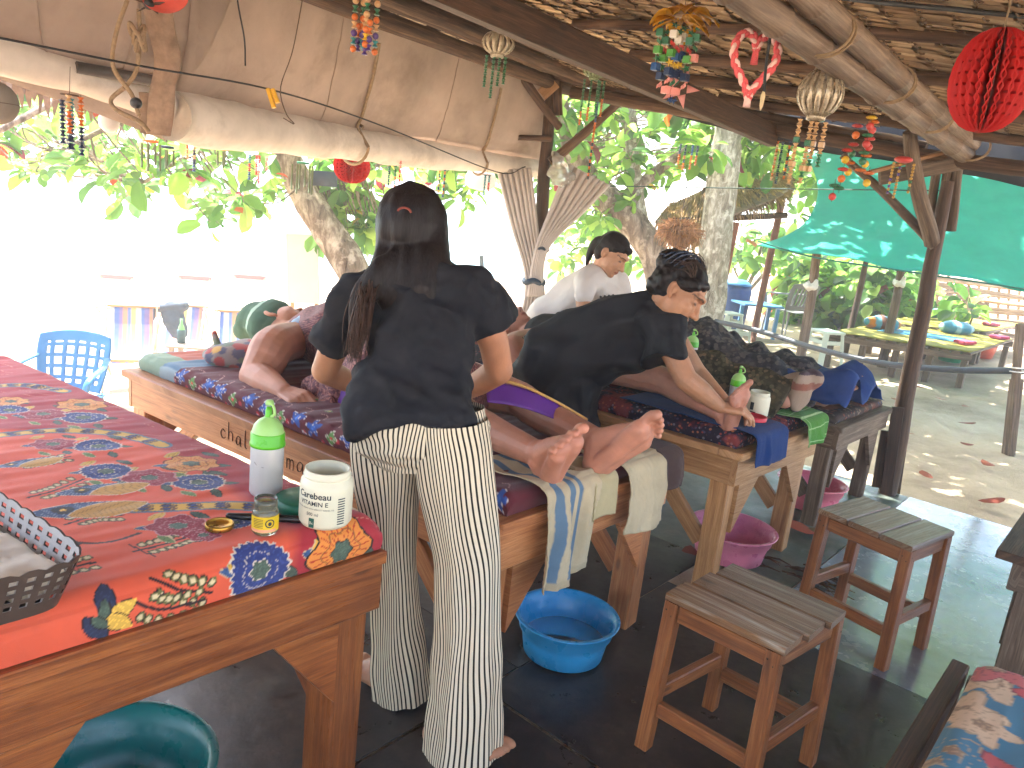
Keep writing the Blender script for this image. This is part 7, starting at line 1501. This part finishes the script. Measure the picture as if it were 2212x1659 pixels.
pq = TBp(.95, TB1.ln*.85); pillow(pq[0], pq[1], TB1.p(.95, TB1.ln*.85, 0)[1], .26, [S('3f7f9c'), S('3f7f9c'), S('8fb3c2')], 'blue bolster at the middle of the far beds'); pq = proj(TB2.p(.5, TB2.ln*.6, TB2.z+.1))[0]; pillow(pq[0], pq[1], TB2.p(.5, TB2.ln*.6, 0)[1], .2, [S('5f93a8'), S('84afbf')], 'pale blue pillow leaning on the blue bolster')
for (T_, u, v, c, lab) in [(TB1, TB1.wd-.25, TB1.ln*.3, S('9c3a52'), 'folded crimson towel at the corner of the yellow bed'), (TB1, TB1.wd-.12, TB1.ln*.85, S('8a2f4a'), 'dark red towel on the back of the yellow bed'), (TB2, TB2.wd-.3, TB2.ln*.5, S('a3445a'), 'small red towel on the olive bed')]:
    p_ = T_.p(u, v, T_.z+.035); V, F, N = fuse([box(p_, (.26, .16, .05), .5, .02)], .012, 2); V = cloth(V, N, .008, 16, 7); tag(obj('folded_towel', (V, [F], None), plain('red_towel_'+lab[:6], c, .95, .15, 30)), lab, 'towel', 'folded towels on the far beds')
# plastic chairs and stools
def chair(loc, rot, s, m, label, slots='grid'):
    t = thing('plastic_chair', loc, label, 'chair', 'plastic garden chairs'); R = np.array([[math.cos(rot), -math.sin(rot), 0], [math.sin(rot), math.cos(rot), 0], [0, 0, 1]]); W = lambda x, y, z: np.asarray(loc)+R@(V3(x, y, z)*s)
    gs = grid(lambda x, y: np.stack([x, y, .43-.03*np.cos(x*6)+.02*y+.0*x], -1)@R.T*s+np.asarray(loc), np.linspace(-.23, .23, 12), np.linspace(-.23, .22, 12)); obj('seat', solid(gs, .012*s), m, t)
    nx, nz = 33, 34; X, Z = np.meshgrid(np.linspace(-1, 1, nx), np.linspace(0, 1, nz), indexing='ij'); hw = .2+.045*np.sin(Z*2.2); x = X*hw; zt = .44+.42*Z-.035*X**2*Z**3; y = .2+.14*Z+.05*X**2*-1+.03; Pb = np.stack([x, y, zt], -1)@R.T*s+np.asarray(loc); F = gridF(nx, nz); i, j = F[:, 0]//nz, F[:, 0] % nz
    hole = ((i % 5) > 1) & (i > 3) & (i < 29) & ((j % 6) > 1) & (j > 3) & (j < 27) if slots == 'grid' else ((i % 4) > 1) & (i > 3) & (i < 29) & (j > 5) & (j < 27)
    obj('backrest', solid((Pb.reshape(-1, 3), [F[~hole]], None), .010*s), m, t)
    for sx in (-1, 1):
        for (y0, y1) in ((-.2, -.24), (.2, .27)): obj('leg', tube([W(sx*.2, y0, .43), W(sx*.235, y1, .0)], [.03*s, .02*s], 8, flat=.6), m, t)
        obj('armrest', tube(smooth_path([W(sx*.235, .26, .68), W(sx*.27, .05, .66), W(sx*.27, -.18, .64), W(sx*.255, -.23, .56), W(sx*.23, -.22, .43)], 16), .024*s, 8, flat=.5), m, t)
    return t
BLUEP = plain('blue_plastic', S('3f78a6'), .4, .1, 5, sss=.05); GREYP = plain('grey_plastic', S('6f706c'), .45, .12, 5); WHITEP = plain('white_plastic', S('c3c8b8'), .45, .1, 5)
_bc = D(192, 716, 5.4); chair(V3(_bc[0]-.05, _bc[1]-.3, _bc[2]-.87), math.radians(10), 1.0, BLUEP, 'blue plastic chair turned away beside the red bed')
chair(G(1690, 728), math.radians(200), 1.0, GREYP, 'grey plastic chair with slotted back under the tarp edge', 'slots')
def pstool(x, y, label, s=1.0):
    b = G(x, y); t = thing('plastic_stool', b, label, 'stool', 'white plastic stools'); obj('seat', box(b+UP*.42*s, (.3*s, .3*s, .03), .4, .012), WHITEP, t, False)
    for k in range(4):
        a = .4+math.pi/4+k*math.pi/2; d = V3(math.cos(a), math.sin(a), 0); obj('leg', beam(b+d*.24*s, b+d*.18*s+UP*.405*s, .07*s, .04*s, d, .006), WHITEP, t, False)
    for k in range(4):
        a0, a1 = [.4+math.pi/4+(k+j)*math.pi/2 for j in (0, 1)]; obj('skirt', beam(b+V3(math.cos(a0), math.sin(a0), 0)*.2*s+UP*.3*s, b+V3(math.cos(a1), math.sin(a1), 0)*.2*s+UP*.3*s, .015, .05, UP), WHITEP, t, False)
pstool(1772, 788, 'white plastic stool at the end of the yellow bed'); pstool(1566, 735, 'white plastic stool just right of the pale trunk', .9); pstool(1590, 752, 'pale upturned stool in front of the others right of the trunk', .7)
bt_ = G(1622, 724); t = thing('garden_table', bt_, 'blue plastic table behind the white stools', 'table'); obj('top', box(bt_+UP*.47, (.62, .5, .03), .2, .01), BLUEP, t, False)
for sx in (-1, 1):
    for sy in (-1, 1): obj('leg', beam(bt_+V3(sx*.26, sy*.2, 0), bt_+V3(sx*.26, sy*.2, .45), .06, .05, V3(1, 0, 0)), BLUEP, t, False)
ct = thing('storage_crate', G(1575, 712), 'dark blue barrel beside the hut post', 'barrel'); obj('body', lathe([(.001, .0), (.2, .0), (.22, .3), (.23, .62), (.2, .7), (.001, .7)], G(1575, 712), 20), plain('navy_plastic', S('24447a'), .5), ct); obj('lid', lathe([(.001, .78), (.12, .77), (.22, .71), (.22, .69)], G(1575, 712), 20), BLUEP, ct)
# pipe rail, stake and back tables
tag(obj('water_pipe', tube(smooth_path([D(1545, 694, 8.3), D(1640, 715, 7.9), D(1760, 752, 7.3), D(1900, 784, 6.8), D(2060, 799, 6.4), D(2260, 801, 6.0)], 40), .027, 10), plain('grey_pvc', S('3a3e45'), .35, .12, 12, spec=.5)), 'long grey pipe running low across in front of the far beds', 'pipe')
sk = G(2184, 982); t = thing('stake', sk, 'weathered wooden stake at the right edge of the sand', 'stake'); obj('upright', beam(sk-UP*.05, D(2204, 700, sk[1]), .06, .045, V3(1, 0, 0)), GREYWOOD, t, False); obj('upright', beam(sk-UP*.03+V3(.02, .06, 0), D(2196, 820, sk[1]+.06), .05, .09, V3(1, 0, 0)), GREYWOOD, t, False); obj('rope_tie', tube(D(2198, 800, sk[1]-.05)+np.stack([np.cos(np.linspace(0, 12, 30))*.05, np.sin(np.linspace(0, 12, 30))*.05, np.linspace(-.03, .03, 30)], 1), .005, 5), PLW, t)
def btable(x, y, z, w_, d_, rot, label):
    c = G(x, y); t = thing('back_table', c, label, 'table', 'rough wooden tables at the back'); u = V3(math.cos(rot), math.sin(rot), 0); v = V3(-u[1], u[0], 0)
    for k in range(4): obj('top_plank', beam(c+UP*z+v*(k-1.5)*d_/4-u*w_/2, c+UP*z+v*(k-1.5)*d_/4+u*w_/2, d_/4-.01, .03, UP), PINE_L, t, False)
    for sx in (-1, 1):
        for sy in (-1, 1): obj('leg', beam(c+u*sx*(w_/2-.08)+v*sy*(d_/2-.06), c+u*sx*(w_/2-.08)+v*sy*(d_/2-.06)+UP*(z-.02), .07, .07, u), GREYWOOD, t, False)
        obj('rail', beam(c+u*sx*(w_/2-.08)-v*(d_/2-.1)+UP*(z-.09), c+u*sx*(w_/2-.08)+v*(d_/2-.1)+UP*(z-.09), .03, .08, UP), GREYWOOD, t, False)
btable(1985, 690, .75, 1.5, .8, -.1, 'wooden table behind the beds near the striped fence'); btable(2175, 735, .7, 1.4, .8, -.2, 'wooden table at the right edge behind the olive bed'); btable(2020, 715, .42, 1.2, .4, -.15, 'low wooden bench in front of the back table')
for (x, y, c, lab) in [(2050, 800, S('1f8a66'), 'green tub on the ground under the yellow bed'), (2120, 792, S('a84a3c'), 'red tub under the corner of the far beds')]:
    b_ = G(x, y-20); tag(obj('tub', lathe([(.001, 0), (.14, 0), (.18, .18), (.19, .2), (.17, .19), (.135, .015), (.001, .012)], b_, 26), plain('tub_'+lab[:4], c, .4)), lab, 'tub', 'tubs under the far beds')
# beach furniture on the left
DECKC = vcol('deck_canvas', .8, .3, 300, 0, .2, .35)
def deckchair(p, rot, label, cols, s=1.0, barm=None):
    t = thing('deck_chair', p, label, 'deck chair', 'striped deck chairs on the beach'); R = np.array([[math.cos(rot), -math.sin(rot), 0], [math.sin(rot), math.cos(rot), 0], [0, 0, 1]]); W = lambda x, y, z: np.asarray(p)+R@(V3(x, y, z)*s)
    for sx in (-1, 1):
        obj('back_rail', beam(W(sx*.3, -.45, .02), W(sx*.3, .5, .95), .025, .05, R@V3(0, .7, -.7)), PINE_L, t, False); obj('prop_rail', beam(W(sx*.26, .5, .02), W(sx*.26, -.4, .42), .025, .05, R@V3(0, .5, .8)), PINE_L, t, False)
    obj('top_bar', beam(W(-.33, .5, .95), W(.33, .5, .95), .06 if barm else .03, .09 if barm else .03, UP), barm or PINE_L, t, False); obj('front_bar', beam(W(-.3, -.4, .42), W(.3, -.4, .42), .03, .03, UP), PINE_L, t, False)
    u = np.linspace(-.26, .26, 27); v = np.linspace(0, 1, 20); Ug, Vg = np.meshgrid(u, v, indexing='ij'); y = -.4+.9*Vg; z = .42+.53*Vg-.3*np.sin(Vg*math.pi)**.9; Pq = np.stack([Ug, y, z], -1)@R.T*s+np.asarray(p); k = np.floor((Ug+.26)/.052).astype(int) % len(cols)
    C = np.array(cols)[k].reshape(-1, 3); obj('canvas_sling', MB().add(solid((Pq.reshape(-1, 3), [gridF(27, 20)], None), .003), np.concatenate([C, C])), DECKC, t); return t
ST = [S('e3dfd8'), S('7288c0'), S('9482b4'), S('d8a184'), S('7f94c6'), S('e0c488')]  # stripes paled so their colour includes the washing-out glare
dk = lambda x, y, Y: D(x, y, Y)-UP*.95
deckchair(dk(282, 676, 9.6), math.radians(25), 'striped deck chair right behind the blue plastic chair', ST); deckchair(dk(385, 672, 10.6), math.radians(15), 'striped deck chair with a dark shirt hung over it', ST); deckchair(dk(520, 688, 9.6), math.radians(20), 'blue striped deck chair left of the green head towel', [S('6f8bd0'), S('e3dfd8'), S('7f98d0'), S('dcb48c')])
for k, (x, y, lab) in enumerate([(245, 605, 'leftmost faraway deck chair with a red headrest'), (418, 607, 'middle faraway deck chair with a red headrest'), (540, 605, 'rightmost faraway deck chair with a red headrest')]): deckchair(dk(x, y, 16.0), math.radians(20), lab, [S('e6dfd6'), S('e8e2da')], 1.0, plain('red_headrest', S('b8504c'), .8))  # near-white slings, glare mixed into the cloth colour
t_ = G(398, 792)*[1, 1, 0]; sp2 = [limb([D(338, 668, 10.3), D(398, 662, 10.3)], [.05, .07]), limb([D(370, 675, 10.3), D(385, 712, 10.25)], [.16, .15], 12, .4, V3(0, 1, 0)), limb([D(334, 672, 10.3), D(322, 690, 10.25)], .05)]
V, F, N = fuse(sp2, .012, 3); V = cloth(V, N, .02, 10, 9); tag(obj('hung_shirt', (V, [F], None), plain('slate_shirt', S('3c4654'), .9, .2, 10)), 'dark grey shirt hung over a deck chair', 'shirt')
bt2 = D(412, 745, 9.4)-UP*.45; t = thing('beach_table', bt2, 'small brown plastic table with a bottle among the deck chairs', 'table'); obj('top', box(bt2+UP*.45, (.5, .4, .03), .2, .008), plain('taupe_plastic', S('8a7a6c'), .6), t, False)
for sx in (-1, 1):
    for sy in (-1, 1): obj('leg', beam(bt2+V3(sx*.2, sy*.15, 0), bt2+V3(sx*.18, sy*.13, .435), .06, .05, V3(1, 0, 0)), MATS['taupe_plastic'], t, False)
bo = thing('beach_bottle', bt2+V3(-.12, 0, .466), 'green bottle in a dark sleeve on the small beach table', 'bottle'); obj('sleeve', lathe([(.001, 0), (.05, 0), (.052, .16), (.04, .165)], bt2+V3(-.12, 0, .466), 16), plain('sleeve', S('2c4a50'), .7), bo); obj('neck', lathe([(.04, .16), (.035, .2), (.018, .24), (.016, .3), (.001, .3)], bt2+V3(-.12, 0, .466), 14), plain('green_glass', S('6fae6a'), .2), bo)
wbd = D(657, 660, 8.6); t = thing('white_board', wbd*[1, 1, 0], 'plain pale board standing on legs left of the leaning trunk', 'board'); obj('panel', beam(D(656, 655, 8.6), D(652, 505, 8.6), .03, .36, V3(1, 0, 0)), plain('pale_board', S('c6c2bc'), .7, .06, 3), t, False)
for x in (632, 684): a = D(x, 650, 8.62); obj('leg', beam(a*[1, 1, 0]-UP*1.0, a, .04, .04, V3(1, 0, 0)), PINE_L, t, False)
tag(obj('dark_pole', beam(D(1046, 690, 7.5), D(1040, 552, 7.5), .05, .04, V3(1, 0, 0)), plain('blue_grey_paint', S('5a6a78'), .6)), 'slim blue grey pole standing behind the shoulder of the standing woman', 'pole')
# fallen leaves on the sand and floor
DRY = vcol('dry_leaf', .8, .2, 60, 0, .2)
FLW = ['on sand just right of the leaning post foot', 'on sand halfway to the stake', 'on sand touching the leaning post planks', 'on sand nearest the long pipe', 'in the second row from the pipe', 'on sand left of the pipe leaves', 'in the middle of the open sand', 'beside the leaning post on the sand', 'close behind the leaning post', 'on sand at the floor edge', 'left of the stake foot', 'where sand meets floor at the right', 'right of the post halfway up the sand', 'on floor under the weathered table', 'on floor beside the salmon basin', 'on floor left of the pink basin', 'on floor under the pale table leg', 'on sand just behind the post']
FL = [S('8a4a34'), S('7a3a2c'), S('9c6a48'), S('6a5a3c'), S('a85c48')]
for k, (x, y) in enumerate([(2010, 1042), (2072, 962), (1905, 940), (2040, 845), (2045, 870), (1978, 838), (2065, 918), (1975, 945), (1870, 860), (1920, 990), (2120, 1000), (2110, 1090), (2080, 880), (1730, 1150), (1760, 1165), (1520, 1130), (1490, 1190), (1955, 870)]):
    p_ = G(x, y, .012); me = _lm.setdefault(('dry', k % 5), None) or make_mesh('dry_leaf', LV*[1, .62, .25], [LF], None, np.broadcast_to(FL[k % 5], (len(LV), 3)), True)
    if not me.materials: me.materials.append(DRY)
    _lm[('dry', k % 5)] = me; o = inst('fallen_leaf', me, None, p_+UP*.03, (math.pi+rng.normal(0, .12), rng.normal(0, .12), rng.uniform(0, 6.28)), rng.uniform(.11, .17))
    tag(o, ('dry reddish', 'dark brown', 'tan curled', 'olive brown', 'rusty')[k % 5]+' fallen leaf '+FLW[k], 'leaf', 'fallen dry leaves')
# bark scraps and torn mat near the stools
sc0 = G(1690, 1225, .012); t = thing('coir_scrap', sc0, 'strip of torn brown palm matting on the floor between the stools', 'matting')
for k in range(26):
    a = rng.uniform(0, 6.28); c_ = sc0+AX*rng.normal(0, .05)+WX*rng.uniform(-.2, .25); d = unit(WX+AX*rng.normal(0, .4)); obj('fibre', tube([c_, c_+d*.06+UP*.01, c_+d*.12], [.004, .005, .002], 4), LOG, t)
# handwriting along the side rail of the pine table
LET = {'c': [[(.8, .8), (.4, 1), (.1, .6), (.2, .15), (.6, 0), (.9, .2)]], 'h': [[(.1, 1.9), (.1, 0)], [(.1, .7), (.5, 1), (.8, .7), (.8, 0)]], 'a': [[(.8, .9), (.4, 1), (.1, .5), (.3, .05), (.7, .3), (.8, .9)], [(.8, .9), (.85, .1), (1, 0)]], 'l': [[(.3, 1.9), (.3, .2), (.6, 0)]], 'i': [[(.3, 1), (.35, .1), (.6, 0)], [(.3, 1.4), (.32, 1.45)]], 't': [[(.4, 1.7), (.4, .2), (.7, 0)], [(.0, 1.1), (.8, 1.15)]], 'm': [[(.05, 1), (.05, 0)], [(.05, .7), (.3, 1), (.45, .7), (.45, 0)], [(.45, .7), (.7, 1), (.9, .7), (.9, 0)]], 's': [[(.8, 1.1), (.4, 1.3), (.15, 1), (.5, .6), (.75, .3), (.4, 0), (.1, .1)]], 'g': [[(.8, .9), (.4, 1), (.15, .6), (.4, .2), (.8, .5)], [(.8, .9), (.8, -.4), (.4, -.7), (.1, -.4)]], 'e': [[(.1, .5), (.8, .6), (.6, 1), (.2, .9), (.1, .3), (.5, 0), (.95, .2)]]}
tb1 = [o for o in scene.objects if o.name.startswith('massage_table') and 'handwriting' in o.get('label', '')][0]
def write(word, v0, v1, zc, h):
    mb = MB(); ws = (v0-v1)/len(word)
    for k, ch in enumerate(word):
        for st_ in LET[ch]: mb.add(tube(smooth_path([T1.p(.0165, v0-ws*(k+.12+.76*a), zc+h*(b_-.6)+.004*math.sin(k*2)) for a, b_ in st_], 4*len(st_)), .0015, 5))
    obj('handwriting', mb, plain('pencil_ink', S('4f3a2c'), .8), tb1)['kind'] = 'stuff'
zr = T1.z-.03-.065; write('chalita', 1.38, 1.04, zr, .036); write('massage', .98, .60, zr-.004, .038)

# ------------------------------------------------------------------ thin air volume added to stand in for lens glare
hm = bpy.data.materials.new('glare_haze'); hm.use_nodes = True; hm.node_tree.nodes.clear()
vp = hm.node_tree.nodes.new('ShaderNodeVolumePrincipled'); vp.inputs['Density'].default_value = .0065; vp.inputs['Color'].default_value = (.95, .97, 1, 1); vp.inputs['Anisotropy'].default_value = .3
ho = hm.node_tree.nodes.new('ShaderNodeOutputMaterial'); hm.node_tree.links.new(vp.outputs[0], ho.inputs['Volume'])
hv = np.array([(x, y, z) for x in (-720, 720) for y in (-720, 720) for z in (-3.5, 8)], float)
struct('glare_veil', (hv, [np.array([[0, 1, 3, 2], [4, 6, 7, 5], [0, 4, 5, 1], [2, 3, 7, 6], [0, 2, 6, 4], [1, 5, 7, 3]])], None), hm, 'stuff', False)
